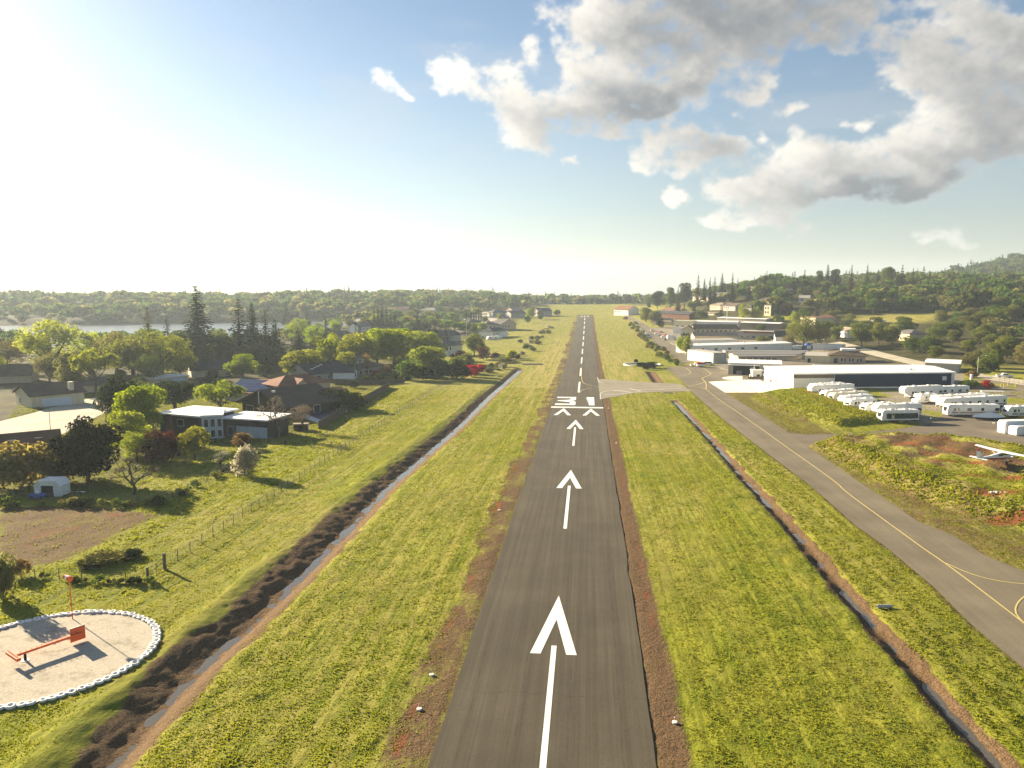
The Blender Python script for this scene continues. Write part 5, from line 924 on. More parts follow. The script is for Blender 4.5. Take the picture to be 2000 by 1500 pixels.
    L = [((946, 646), (975, 645), 14, 5.0, 'hip', M_BEIGE, R_GREY, 'long grey roofed house nearest to the slim cypress row'), ((978, 645), (1008, 643), 13, 5.0, 'gy', M_TAN, R_GREY, 'grey roofed house with pale gable among the far houses'), ((962, 620), (996, 619), 14, 5.5, 'hip', M_GREY, R_GREY, 'large grey roofed house behind the gabled one'), ((998, 621), (1026, 620), 13, 5, 'gx', M_GREY, R_GREY, 'grey roofed house at the right end of the far row'), ((962, 660), (992, 656), 12, 4.5, 'hip', M_WHITE, R_DARK, 'white walled house with dark roof beside the parked caravan'), ((915, 638), (940, 637), 12, 4, 'hip', M_GREY, R_DARK, 'blue grey roof in front of the slim cypress row'), ((1052, 618), (1078, 617), 14, 6, 'gx', M_GREY, R_GREY, 'farthest grey gabled house left of the far field'), ((1000, 612), (1020, 611), 12, 4.5, 'gx', M_PINK, R_TAN, 'pinkish house behind the far grey roofs'),
         ((755, 616), (786, 616), 16, 9, 'flat', M_PINK, R_TILE, 'pink apartment house above the far fir clump'), ((855, 610), (885, 610), 14, 5, 'hip', M_TAN, R_RUST, 'red brown hip roofed house on the far rise'), ((820, 612), (850, 612), 14, 4, 'hip', M_GREY, R_GREY, 'grey house left of the red brown one on the far rise'), ((835, 622), (872, 621), 14, 4, 'gx', M_GREY, R_TAN, 'low pale roofed house below the far rise'), ((650, 672), (690, 668), 13, 5, 'gx', M_TAN, R_BROWN, 'hazy tan house in the middle distance behind the yellow oaks'), ((700, 650), (728, 648), 12, 5, 'gx', M_WHITE, R_GREY, 'pale gabled house in the hazy middle distance'), ((760, 660), (795, 658), 14, 4, 'gx', M_GREY, R_BROWN, 'long brown roofed house in the hazy middle distance'), ((600, 700), (625, 698), 11, 4.5, 'hip', M_WHITE, R_DARK, 'white house with small dark roof among the left trees'), ((690, 640), (700, 640), 10, 6, 'gx', M_GREY, R_GREY, 'narrow grey house among hazy trees'), ((850, 668), (900, 664), 12, 4, 'gx', M_GREY, R_DARK, 'dark grey roof behind the white house with the balcony')]
    for a, b, d, h, rf, wm, rm, lb in L: house(a, b, d, h, rf, wm, rm, 'far_house', lb, 'house', .6, wins=row('f', 3, 1.5, 3.6, h * .5, 1.5, 1.3))
def new_solar():
    if 'solar_cells' in MATS: return MATS['solar_cells']
    m, t, out = new_mat('solar_cells'); pos = t.n('ShaderNodeTexCoord').outputs['Object']; x, y, z = t.n('ShaderNodeSeparateXYZ', ins={0: pos}).outputs
    l = t.m('MAXIMUM', t.ss(t.m('ABSOLUTE', t.m('SUBTRACT', t.m('FRACT', t.m('MULTIPLY', x, 1.0)), .5)), .46, .5), t.ss(t.m('ABSOLUTE', t.m('SUBTRACT', t.m('FRACT', t.m('MULTIPLY', y, .62)), .5)), .47, .5))
    pbsdf(t, out, t.mix(l, (.012, .022, .075), (.10, .11, .14)), .15, .5); return m
keep_px((1450, 727, 45), (1490, 700, 45), (1400, 670, 40), (1480, 660, 40), (1560, 690, 25), (1640, 690, 30), (1700, 690, 14), (1310, 640, 30), (1260, 645, 18))
right_side(); left_side()
# ---------------------------------------------------------------- scattered trees and far woods
def px_region(P, n, dmin, rng):
    """random ground points inside a pixel polygon, spaced dmin metres, off the keep-outs and pavements"""
    W = np.array(ats(P)); Pp = np.array(P, float); lo, hi = W.min(0), W.max(0); out = []; tries = 0
    pav = [np.array(p) for p in PAVED]
    while len(out) < n and tries < n * 60:
        tries += 1; x, y = rng.uniform(lo, hi)
        u, v, zc = project((x, y, float(broad(x, y))))
        if zc < 0 or poly_sd(Pp, np.array([u]), np.array([v]))[0] < 0 or not free_spot(x, y, dmin * .45): continue
        if any((a - x) ** 2 + (b - y) ** 2 < dmin * dmin for a, b in out): continue
        if max(poly_sd(p, np.array([x]), np.array([y]))[0] for p in pav) > -dmin * .4: continue
        out.append((x, y))
    return out
def scatter():
    rng = np.random.default_rng(5); random.seed(3)
    def go(P, n, dmin, keys, leaves, h, wr, label, group, parts=False):
        for x, y in px_region(P, n, dmin, rng):
            H = rng.uniform(*h); k = keys[rng.integers(len(keys))]; lf = leaves[rng.integers(len(leaves))]
            tree_at(k, lf, (x, y, float(ground(x, y)) - .1), H, H * rng.uniform(*wr), label, group, parts=parts)
    B = ['round0', 'round1', 'round2']; A = ['airy0', 'airy1', 'airy2']; S = ['bush0', 'bush1', 'bush2']; R = ['fir0', 'fir1', 'fir2']
    go([(1790, 655), (1870, 640), (2090, 640), (2090, 745), (1880, 722), (1830, 712), (1800, 690)], 26, 7.5, B + ['dense'], ['olive', 'khaki', 'olive'], (7, 11), (1.0, 1.35), 'rounded olive oak on the slope over the hillside road', 'olive oaks over the hillside road', True)
    go([(1800, 628), (1900, 600), (2090, 590), (2090, 645), (1860, 645)], 24, 9, B, ['olive', 'khaki', 'green'], (8, 12), (.95, 1.3), 'olive oak higher on the slope above the hillside road', 'oaks on the upper right slope')
    go([(1655, 612), (1840, 611), (1990, 592), (2090, 585), (2090, 560), (1600, 566), (1590, 606)], 58, 10, A + B, ['khaki', 'olive', 'khaki', 'green'], (10, 15), (.6, .95), 'greyish green tree in the wood beyond the dry hill field', 'wood beyond the dry hill field')
    go([(1240, 614), (1330, 602), (1480, 602), (1600, 600), (1600, 570), (1330, 572), (1230, 600)], 44, 10, B + ['dense'], ['green', 'dark', 'olive', 'green'], (8, 13), (.8, 1.2), 'green tree among the hillside houses behind the hangars', 'trees among the hillside houses')
    go([(1330, 596), (1600, 590), (1600, 566), (1340, 568)], 16, 13, R, ['needle'], (14, 20), (.34, .45), 'dark fir on the ridge behind the hangars', 'firs on the ridge')
    go([(700, 655), (905, 645), (905, 612), (700, 612)], 26, 11, B, ['green', 'olive', 'lime'], (7, 11), (.8, 1.2), 'garden tree among the far left houses', 'garden trees of the far left houses')
    go([(560, 690), (720, 650), (720, 615), (560, 640)], 16, 12, A + B, ['spring', 'olive', 'lime', 'green'], (8, 13), (.8, 1.1), 'hazy garden tree in the left middle distance', 'hazy garden trees on the left')
    go([(215, 800), (300, 740), (420, 745), (470, 800), (310, 830), (330, 870), (240, 900)], 16, 5, S + ['dense'], ['green', 'green', 'dark', 'olive'], (2, 4.5), (.9, 1.5), 'dark garden shrub around the white flat roofed house', 'dark shrubs round the flat roofed house')
    go([(620, 800), (740, 745), (830, 742), (860, 735), (800, 730), (700, 745), (640, 770)], 14, 4, S, ['dark', 'green'], (1.6, 3.2), (1.1, 1.7), 'dark garden shrub behind the board fences', 'dark shrubs behind the board fences')
    go([(150, 790), (215, 770), (300, 760), (560, 740), (700, 700), (600, 690), (380, 700), (200, 740)], 34, 7, S + B, ['dark', 'green', 'olive', 'green'], (3, 7), (.9, 1.3), 'garden tree filling the gaps between the left houses', 'garden trees between the left houses')
    go([(1470, 640), (1500, 628), (1640, 628), (1720, 640), (1740, 655), (1600, 668), (1540, 662)], 22, 7, B + A, ['olive', 'green', 'olive'], (5, 9), (.9, 1.3), 'rounded tree on the slope below the tan apartments', 'trees on the slope below the tan apartments')
    # low scrub along the drain between the field and the access road
    C = np.array(ats([(1222, 622), (1238, 634), (1253, 650), (1270, 668), (1290, 686), (1312, 704), (1335, 714)])); L = np.concatenate([[0], np.cumsum(np.hypot(*np.diff(C, axis=0).T))])
    for k in range(70):
        q = rng.uniform(0, 1) ** .7 * L[-1]; x = np.interp(q, L, C[:, 0]) + rng.normal() * 2.2 - 1.5; y = np.interp(q, L, C[:, 1]) + rng.normal() * 1.5
        if max(poly_sd(p, np.array([x]), np.array([y]))[0] for p in (APRON, FAR_ROAD, TAXI_L + TAXI_R[::-1])) > -1.2: continue
        H = rng.uniform(1.4, 3.4); tree_at(S[k % 3], ('green', 'olive', 'khaki', 'rust')[rng.integers(4)], (x, y, float(ground(x, y)) - .1), H, H * rng.uniform(1.0, 1.6), 'scrub bush on the bank of the access road', 'scrub along the access road bank', parts=False)
    C = np.array(ats([(935, 735), (965, 722), (1000, 705), (1020, 690), (1040, 668), (1055, 655), (1075, 640)])); L = np.concatenate([[0], np.cumsum(np.hypot(*np.diff(C, axis=0).T))])
    for k in range(58):
        q = rng.uniform(0, 1) * L[-1]; x = np.interp(q, L, C[:, 0]) + rng.normal() * 2.5; y = np.interp(q, L, C[:, 1]) + rng.normal() * 2
        H = rng.uniform(1.0, 3.2); tree_at(S[k % 3], ('green', 'khaki', 'pale', 'khaki')[rng.integers(4)], (x, y, float(ground(x, y)) - .1), H, H * rng.uniform(1.2, 2.0), 'dry scrub along the wild drain left of the field', 'scrub along the wild drain', parts=False)
    for (x, yb, yt, w, lf, l) in [(1242, 709, 701, 12, 'black', 'small round dark bush on top of the ring of dark plants'), (1252, 716, 707, 30, 'black', 'dark low plants filling the ring bed in the grass'), (1272, 719, 706, 30, 'dark', 'dark shrub where the grass meets the apron, right of the ring bed'), (1262, 722, 710, 18, 'black', 'dark clump over the drain behind the apron')]:
        tree('bush0', lf, x, yb, yt, w, l, parts=False)
    for (k, lf, x, yb, yt, w, l) in [('round0', 'lime', 1330, 690, 657, 20, 'light green tree with bare trunk by the storage yard gate'), ('round1', 'lime', 1341, 694, 655, 22, 'second light green tree by the storage yard gate'), ('airy0', 'olive', 1568, 682, 616, 70, 'large airy olive willow behind the storage sheds'), ('airy1', 'khaki', 1598, 680, 632, 52, 'khaki airy willow right of the large one'), ('airy2', 'khaki', 1546, 676, 640, 40, 'small airy tree left of the large willow'), ('airy0', 'spring', 1550, 650, 606, 22, 'slender yellow poplar left of the tan apartments'),
                                      ('round2', 'green', 1485, 658, 633, 22, 'dark rounded tree in front of the red trimmed building'), ('bush0', 'olive', 1492, 668, 656, 34, 'trimmed hedge in front of the white gabled house'), ('airy1', 'lime', 1452, 632, 592, 26, 'tall yellow poplar behind the hangars'), ('airy2', 'lime', 1474, 630, 598, 26, 'second yellow poplar behind the hangars'), ('round0', 'olive', 1682, 676, 630, 48, 'big rounded oak right of the white hillside cottage'), ('round1', 'olive', 1716, 672, 630, 38, 'rounded oak second to the right of the white hillside cottage'), ('round2', 'olive', 1632, 666, 637, 26, 'rounded oak left of the white hillside cottage'), ('round0', 'green', 1612, 662, 625, 32, 'dark green tree below the tan apartments'),
                                      ('round1', 'green', 1765, 652, 618, 46, 'dark tree behind the brick cottage with white roof'), ('round2', 'olive', 1742, 674, 636, 32, 'olive tree at the left wall of the brick cottage'), ('bush1', 'green', 1782, 688, 655, 44, 'green shrub on the cutting right of the brick cottage'), ('bush2', 'green', 1815, 690, 655, 46, 'leafy green shrub above the hillside road'), ('bush0', 'rust', 1900, 738, 724, 26, 'orange shrub beside the street lamp'), ('bush2', 'red', 1928, 760, 742, 24, 'scarlet shrub at the parking lot fence'), ('bush1', 'green', 1890, 758, 740, 40, 'dark green bank shrub at the end of the navy hangar'), ('round1', 'green', 1706, 612, 568, 34, 'dark round tree standing forward of the hill wood'), ('bush1', 'dark', 1516, 617, 592, 14, 'dark tree beside the white tower house'), ('bush1', 'dark', 1290, 640, 618, 18, 'dark bush by the brown roofed workshop'), ('round2', 'olive', 1262, 630, 600, 26, 'olive tree beside the far access road'), ('round0', 'khaki', 1278, 634, 606, 24, 'khaki tree beside the far access road')]:
        tree(k, lf, x, yb, yt, w, l, parts=(yb - yt) > 36)
    for i in range(15):
        tree('column', 'dark', 1508 + i * 2.6, 616 - .1 * i, 590 + (i * 7 % 5), 3.2, 'dark cypress in the tight row beside the white tower house', 'cypress row by the white tower house', parts=False)
    for i in range(9):
        tree('column', 'needle', 1496 + i * 2.4, 560, 536 + (i % 3), 2.2, 'thin dark cypress on the skyline', 'skyline cypress row', parts=False)
scatter()
def woodland():
    """the far woods read as one mass: many small crowns, each with its own place and lean of colour"""
    rng = np.random.default_rng(17); P = []
    def fill(x0, x1, y0, y1, n, h, ok=None, fir=.1):
        x = rng.uniform(x0, x1, n); y = rng.uniform(y0, y1, n); k = np.ones(n, bool) if ok is None else ok(x, y)
        q = vnoise(x / 55., y / 55., 3) * .6 + vnoise(x / 17., y / 17., 8) * .4
        for a, b, c in zip(x[k], y[k], q[k]):
            if free_spot(a, b, 4) and c > .24: P.append((a, b, rng.uniform(*h) * (.55 + .95 * c), rng.random() < fir))
    shore = lambda x, y: (broad(x, y) > LAKE_Z + 1.0) & ~((x > -78) & (x < 70) & (y < 1215))
    fill(-1400, -60, 620, 1150, 3300, (8, 14), lambda x, y: shore(x, y) & (y - .5 * (x + 629) > 750), .06); fill(-1700, -60, 1150, 1650, 2000, (9, 15), shore, .16); fill(-420, -95, 470, 900, 330, (7, 12), shore, .15); fill(-900, -240, 420, 560, 300, (8, 13), shore)
    fill(-60, 420, 1215, 1700, 900, (8, 15), shore, .2); fill(72, 330, 640, 1250, 620, (8, 13), lambda x, y: (x > 70 + .02 * (y - 640)), .15)
    fld = np.array(ats([(1630, 632), (1690, 612), (1860, 611), (1840, 632), (1720, 645)]))
    fill(200, 900, 560, 1250, 2100, (9, 15), lambda x, y: poly_sd(fld, x, y) < -3, .12); fill(240, 600, 330, 600, 420, (7, 11), lambda x, y: poly_sd(fld, x, y) < -6, .03)
    fill(-230, -60, 1380, 1620, 260, (8, 13), None, .25); fill(560, 1650, 1250, 2000, 2300, (10, 16), None, .35)
    V0 = {}; 
    for key, n in (('far0', 0), ('far1', 1), ('far2', 2), ('farfir', 3)):
        me = PROTO[key][2]; v = np.empty(len(me.vertices) * 3, np.float32); me.vertices.foreach_get('co', v); v = v.reshape(-1, 3)
        nq = len(me.polygons); tint = np.empty(nq, np.float32); me.attributes['tint'].data.foreach_get('value', tint); tr = len(PROTO[key][0].polygons)
        V0[n] = (v[:tr * 4], tint[:tr], PROTO[key][3], PROTO[key][4])
    Vs, Ts, Ms = [], [], []
    for x, y, h, fir in P:
        v, t, h0, r0 = V0[3 if fir else int(rng.integers(3))]; dist = math.hypot(x, y); keep = min(1.0, 620 / max(dist, 1)) * (.55 if not fir else .8)
        q = rng.random(len(t)) < keep; vq = v.reshape(-1, 4, 3)[q]; c = vq.mean(1, keepdims=True); vq = c + (vq - c) * (1 / math.sqrt(keep))
        a = rng.uniform(0, 6.28); s = h / h0 * (rng.uniform(1.05, 1.5) if not fir else 1.3); hh = h / h0 * (1.3 if fir else 1)
        w = np.stack([(vq[..., 0] * math.cos(a) - vq[..., 1] * math.sin(a)) * s + x, (vq[..., 0] * math.sin(a) + vq[..., 1] * math.cos(a)) * s + y, vq[..., 2] * hh + float(broad(x, y)) - .5], -1)
        Vs.append(w.reshape(-1, 3)); Ts.append(np.clip(t[q] * .5 + rng.uniform(0, .5), 0, 1)); Ms.append(np.full(len(Ts[-1]), 3 if fir else int(rng.choice([0, 0, 1, 1, 1, 2] if x > 60 else [0, 1, 1, 2]))))
    V = np.concatenate(Vs); F = np.arange(len(V)).reshape(-1, 4)
    me = npmesh('woodland', V, F, [LEAF['wood'], LEAF['green'], LEAF['khaki'], LEAF['needle']], {'tint': ('FACE', np.concatenate(Ts))}, mi=np.concatenate(Ms))
    tag(link('woodland', me), kind='stuff'); print('woodland', len(P), len(F))
woodland()
# ---------------------------------------------------------------- vehicles and small things
P_WHITE = mat('white_gelcoat', (.80, .79, .74), .4, .05, 1.0, .5); P_CREAM = mat('cream_gelcoat', (.66, .60, .47), .45, .06, 1.0, .5); P_DGREEN = mat('dark_green_paint', (.02, .05, .04), .35, .1); P_GREYP = mat('grey_stripe_paint', (.22, .22, .23), .4, .1); P_TANS = mat('tan_stripe_paint', (.36, .26, .15), .45, .1)
P_RED = mat('red_stripe_paint', (.38, .03, .025), .4, .12); P_ORANGE = mat('faded_orange_paint', (.72, .13, .035), .65, .2, 1.5); P_TYREW = mat('white_painted_tyre', (.80, .79, .75), .7, .1, 3); P_TARP = mat('white_tarpaulin', (.80, .79, .76), .7, .06, 1.5, bump=.5, bscale=3.0); P_BTARP = mat('blue_tarpaulin', (.03, .12, .42), .6, .15, 1.0); P_POST = mat('weathered_post', (.16, .13, .10), .9, .3, 4); P_WIRE = mat('wire', (.30, .28, .24), .5, .1, metal=.5)
def root(name, p, rot, label, cat_, group=None, dz=0.0):
    z = float(ground(p[0], p[1])) + dz; e = link(name, None, None, (float(p[0]), float(p[1]), z)); e.rotation_euler = (0, 0, rot); return tag(e, label, cat_, group)
def wheel(e, x, y, r=.36, w=.24):
    t = MB().disc((x, y, r), 'y', r, w, 16, 0).build('wheel', M_RUBBER, e, .03); MB().disc((x, y, r), 'y', r * .55, w + .03, 12, 0).build('rim', M_STEEL, t)
def side_window(e, x, z, w, h, ys, m=None):
    for y in ys: MB().box(x, min(y, y * 1.012), z, x + w, max(y, y * 1.012), z + h).build('window', m or M_GLASS, e)
def caravan(A, B, kind, label, stripe=None, body=None, H=3.0, seed=0, group='caravans and motorhomes in the storage yard', dz=0.0):
    """A, B: foot of the long side that faces the camera, left end to right end"""
    a = np.array(at(*A, .2)[:2]); b = np.array(at(*B, .2)[:2]); L = float(np.hypot(*(b - a))); ang = math.atan2(*(b - a)[::-1]); Wd = 2.5; rng = random.Random(seed)
    nrm = np.array([-math.sin(ang), math.cos(ang)]); c = (a + b) / 2 + nrm * Wd / 2
    nm = {'trailer': 'travel_trailer', 'fifth': 'fifth_wheel_trailer', 'bus': 'motorhome', 'cab': 'motorhome', 'cover': 'covered_trailer'}[kind]
    e = root(nm, c, ang, label, 'motorhome' if kind in ('bus', 'cab') else 'caravan', group, dz); body = body or P_WHITE; l = L / 2; y0 = -Wd / 2; F = .55
    if kind == 'fifth': P = [(-l + 2.4, F), (l, F), (l, H), (-l + .8, H), (-l, H - .75), (-l + .25, F + 1.15), (-l + 2.4, F + 1.0)]
    elif kind == 'trailer': P = [(-l + .35, F), (l - .15, F), (l, F + .3), (l, H - .1), (l - .15, H), (-l + .75, H), (-l + .05, H - .75), (-l, F + .6)]
    elif kind == 'bus': P = [(-l + .1, F - .1), (l, F), (l, H - .12), (l - .15, H), (-l + .6, H), (-l + .22, H - .3), (-l, F + .75)]
    elif kind == 'cab': P = [(-l + 2.6, F - .1), (l, F), (l, H), (-l + 1.0, H), (-l + .75, H - .9), (-l + 1.55, H - 1.25), (-l + 1.05, F + .95), (-l + .1, F + .75), (-l, F - .05)]
    else: P = [(-l, .05), (l, .05), (l + .02, H - .35), (l - .35, H), (-l + .4, H), (-l - .02, H - .4)]
    bd = MB().prism(P, 'y', -Wd / 2, Wd / 2).build('body', P_TARP if kind == 'cover' else body, e, .10 if kind != 'cover' else .22, True)
    if kind == 'cover':
        for x in np.linspace(-l + .8, l - .8, 4): MB().box(x - .03, -Wd / 2 - .02, .15, x + .03, Wd / 2 + .02, .22).build('strap', P_GREYP, e)
        wheel(e, .4, -Wd / 2 + .15); wheel(e, .4, Wd / 2 - .15); return e
    for x in (-l * .35, l * .4): MB().box(x - .5, -.38, H - .02, x + .5, .38, H + .27).build('air_conditioner', P_CREAM if rng.random() < .5 else P_WHITE, e, .07)
    for x in (-l * .05, l * .7, -l * .62): MB().box(x - .22, .4 - .22, H - .02, x + .22, .4 + .22, H + .12).build('roof_vent', P_GREYP if rng.random() < .4 else P_WHITE, e, .03)
    MB().tube([(-l + 1.0, y0 - .06, H - .28), (l - 1.2, y0 - .06, H - .28)], .07, 8).build('awning_roll', P_TANS if kind == 'trailer' and seed % 2 else P_WHITE, e)
    x0 = -l + (2.6 if kind in ('fifth', 'cab') else 1.3)
    st = stripe or P_GREYP; MB().box(x0, y0 - .012, F + .34, l - .2, y0 + .01, F + .74).box(x0 + .8, -y0 - .01, F + .38, l - .2, -y0 + .012, F + .62).build('stripe', st, e)
    if stripe is P_DGREEN: MB().box(-l + 1.2, y0 - .014, F + .72, l - .3, y0 + .01, F + 1.75).build('side_panel', P_DGREEN, e)
    n = max(2, int(L / 3)); xs = np.linspace(x0 + .3, l - 1.3, n)
    for k, x in enumerate(xs): side_window(e, x, F + .98, 1.15 if k % 2 else .75, .78, (y0 - .005, -y0 + .005))
    d = MB().box(x0 + 1.35, y0 - .03, F + .05, x0 + 2.0, y0 + .01, F + 1.95).build('door', P_CREAM, e); MB().box(x0 + 1.47, y0 - .05, F + 1.2, x0 + 1.88, y0 - .02, F + 1.7).build('window', M_GLASS, d)
    MB().box(-l - .02 if kind != 'fifth' else -l + .02, -.7, H - 1.4 if kind != 'bus' else F + .8, -l + .06 if kind != 'cab' else -l + .05, .7, H - .85 if kind != 'bus' else H - .65).build('front_window' if kind == 'trailer' else 'windshield', M_GLASS, e) if kind in ('trailer', 'bus') else None
    MB().box(l - .02, -.5, F + 1.1, l + .02, .5, F + 1.7).build('rear_window', M_GLASS, e)
    if kind == 'cab': MB().prism([(-l + 1.12, F + .98), (-l + 1.5, H - 1.35), (-l + 2.2, H - 1.35), (-l + 2.2, F + .98)], 'y', y0 - .015, -y0 + .015).build('cab_window', M_GLASS, e)
    wx = {'fifth': (l * .3, l * .3 + .95), 'trailer': (.2, 1.1), 'bus': (-l + 1.6, l * .45), 'cab': (-l + .95, l * .45)}[kind]
    for x in wx:
        for y in (y0 + .14, -y0 - .14): wheel(e, x, y, .40)
    if kind == 'trailer': MB().tube([(-l + .3, -.5, .5), (-l - 1.1, 0, .5), (-l + .3, .5, .5)], .06, 6).tube([(-l - 1.0, 0, 0), (-l - 1.0, 0, .55)], .05, 6).build('hitch', M_STEEL, e)
    if kind == 'fifth': MB().box(-l + 1.9, -.8, 0, -l + 2.05, -.65, F + .6).box(-l + 1.9, .65, 0, -l + 2.05, .8, F + .6).build('landing_leg', M_STEEL, e)
    MB().box(-l + (2.6 if kind == 'fifth' else .6), -Wd / 2 + .1, .32, l - .2, Wd / 2 - .1, F + .04).build('chassis', M_BLACK, e)
    return e
def caravans():
    C = caravan
    C((1588, 766), (1650, 763), 'trailer', 'white trailer at the back of the left row, under the navy hangar', seed=1); C((1585, 773), (1668, 770), 'fifth', 'large white fifth wheel trailer with beige panel at the back of the left row', P_TANS, seed=2, H=3.6)
    C((1612, 781), (1672, 777), 'trailer', 'white trailer third from the hangar in the left row', seed=3); C((1628, 786), (1696, 782), 'trailer', 'cream sided trailer with a door in the middle of the left row', P_TANS, P_CREAM, seed=4)
    C((1648, 795), (1704, 791), 'fifth', 'white fifth wheel trailer just behind the grey swirl trailer', seed=5, H=3.3); C((1660, 802), (1712, 799), 'trailer', 'white trailer with grey swirl stripes on its side', P_GREYP, seed=6)
    C((1691, 809), (1748, 806), 'trailer', 'plain white trailer with two small windows second from the near end of the left row', P_TANS, seed=7); C((1712, 815), (1800, 812), 'fifth', 'white fifth wheel trailer tucked behind the dark green motorhome', seed=8, H=3.5); C((1722, 824), (1795, 823), 'bus', 'white motorhome with dark green side panel at the near end of the left row', P_DGREEN, seed=9, H=3.1)
    C((1766, 778), (1840, 775), 'fifth', 'big cream white fifth wheel trailer with rounded nose at the back of the right row', P_TANS, seed=10, H=3.9); C((1812, 775), (1893, 772), 'fifth', 'white trailer behind the small cab motorhome, reaching right toward the scarlet shrub', seed=11, H=3.4); C((1793, 788), (1830, 786), 'cab', 'small motorhome with short cab and dark side window', seed=12, H=2.9)
    C((1828, 795), (1932, 790), 'fifth', 'long white fifth wheel trailer with swept front in the middle of the right row', P_GREYP, seed=13, H=3.5); C((1842, 800), (1966, 794), 'fifth', 'longest white trailer in the right row with one rear window', P_GREYP, seed=14, H=3.4); C((1850, 812), (1952, 812), 'bus', 'nearest white motorhome of the right row with four small side windows', P_TANS, seed=15, H=3.2)
    C((1968, 815), (2050, 814), 'trailer', 'white trailer with dark stripe at the right border', P_GREYP, seed=16); C((1963, 846), (2034, 844), 'cover', 'motorhome shrouded in a white cover at the right border', seed=17, H=3.0); C((1986, 850), (2010, 849), 'cover', 'small white covered trailer in front of the shrouded motorhome', seed=18, H=2.2)
    C((953, 665), (980, 664), 'trailer', 'white caravan parked beside the far left gardens', seed=19, group='caravans elsewhere'); C((1350, 699), (1372, 698), 'cover', 'white covered boat or trailer beside the tall white storage building', seed=20, H=3.4, group='caravans elsewhere')
    # boat under a peaked white cover
    p = at(1930, 820); e = root('covered_boat', p, .05, 'low boat under a white peaked cover beside the nearest motorhome', 'boat')
    V = [(-4, 0, .9), (4, 0, .9)]; n = 10; xs = np.linspace(-4, 4, n); top = [(x, 0, 1.15 + .95 * (1 - abs(x) / 4) ** .8) for x in xs]; lo = [(x, -1.35 * math.sin(math.pi * (i + .35) / (n - .3)), .75) for i, x in enumerate(xs)]; hi = [(x, -y, z) for x, y, z in lo]
    MB().add(top + lo + hi, [[i, i + 1, n + i + 1, n + i] for i in range(n - 1)] + [[i + 1, i, 2 * n + i, 2 * n + i + 1] for i in range(n - 1)]).build('cover', P_TARP, e, smooth=False); MB().add(lo + hi + [(x * .8, y * .3, .3) for x, y, z in lo] , [[i, i + 1, 2 * n + i + 1, 2 * n + i] for i in range(n - 1)] + [[i + 1, i, n + i, n + i + 1] for i in range(n - 1)]).build('hull', P_GREYP, e); MB().box(-3.6, -.8, .28, 3.8, .8, .42).build('trailer_frame', M_BLACK, e); wheel(e, 1.0, -1.0, .3); wheel(e, 1.0, 1.0, .3)
def car(p, ang, label, kind='car', paint=None, group=None, name=None):
    e = root(name or {'car': 'parked_car', 'pickup': 'pickup_truck', 'van': 'parked_van', 'box': 'box_truck'}[kind], p, ang, label, {'car': 'car', 'pickup': 'pickup', 'van': 'van', 'box': 'truck'}[kind], group); m = paint or P_WHITE
    if kind == 'pickup': P = [(-2.8, .45), (2.75, .45), (2.8, .95), (1.55, 1.12), (.75, 1.8), (-.75, 1.82), (-.95, 1.18), (-2.8, 1.12)]; g = [(1.3, 1.16), (.66, 1.7), (-.62, 1.72), (-.78, 1.2)]
    elif kind == 'van': P = [(-2.4, .4), (2.4, .4), (2.45, 1.0), (1.7, 1.25), (1.1, 2.0), (-2.3, 2.05), (-2.45, 1.2)]; g = [(1.5, 1.28), (1.0, 1.88), (-2.0, 1.9), (-2.1, 1.3)]
    elif kind == 'box': P = [(1.3, .5), (3.4, .5), (3.45, 1.3), (2.7, 1.5), (2.3, 2.2), (1.3, 2.2)]; g = [(2.55, 1.5), (2.2, 2.1), (1.5, 2.1), (1.5, 1.5)]
    else: P = [(-2.2, .35), (2.2, .35), (2.25, .8), (1.2, .95), (.55, 1.45), (-1.15, 1.45), (-1.8, .98), (-2.25, .92)]; g = [(1.0, .98), (.48, 1.38), (-1.08, 1.38), (-1.6, 1.0)]
    MB().prism(P, 'y', -.9, .9).build('body', m, e, .07); MB().prism(g, 'y', -.915, .915).build('side_window', M_GLASS, e)
    if kind == 'box': MB().box(-3.4, -1.15, .8, 1.15, 1.15, 3.3).build('cargo_box', P_WHITE, e, .05)
    if kind == 'pickup': MB().box(-2.65, -.78, 1.0, -1.05, .78, 1.16).build('truck_bed', M_BLACK, e)
    x = {'car': 1.4, 'pickup': 1.8, 'van': 1.5, 'box': 2.3}[kind]
    for sx in (x, -x):
        for y in (-.82, .82): wheel(e, sx, y, .34)
    for y in (-.62, .62): MB().box(P[1][0] - .02, y - .18, .62, P[1][0] + .06, y + .18, .78).build('headlight', M_TRIM, e)
    return e
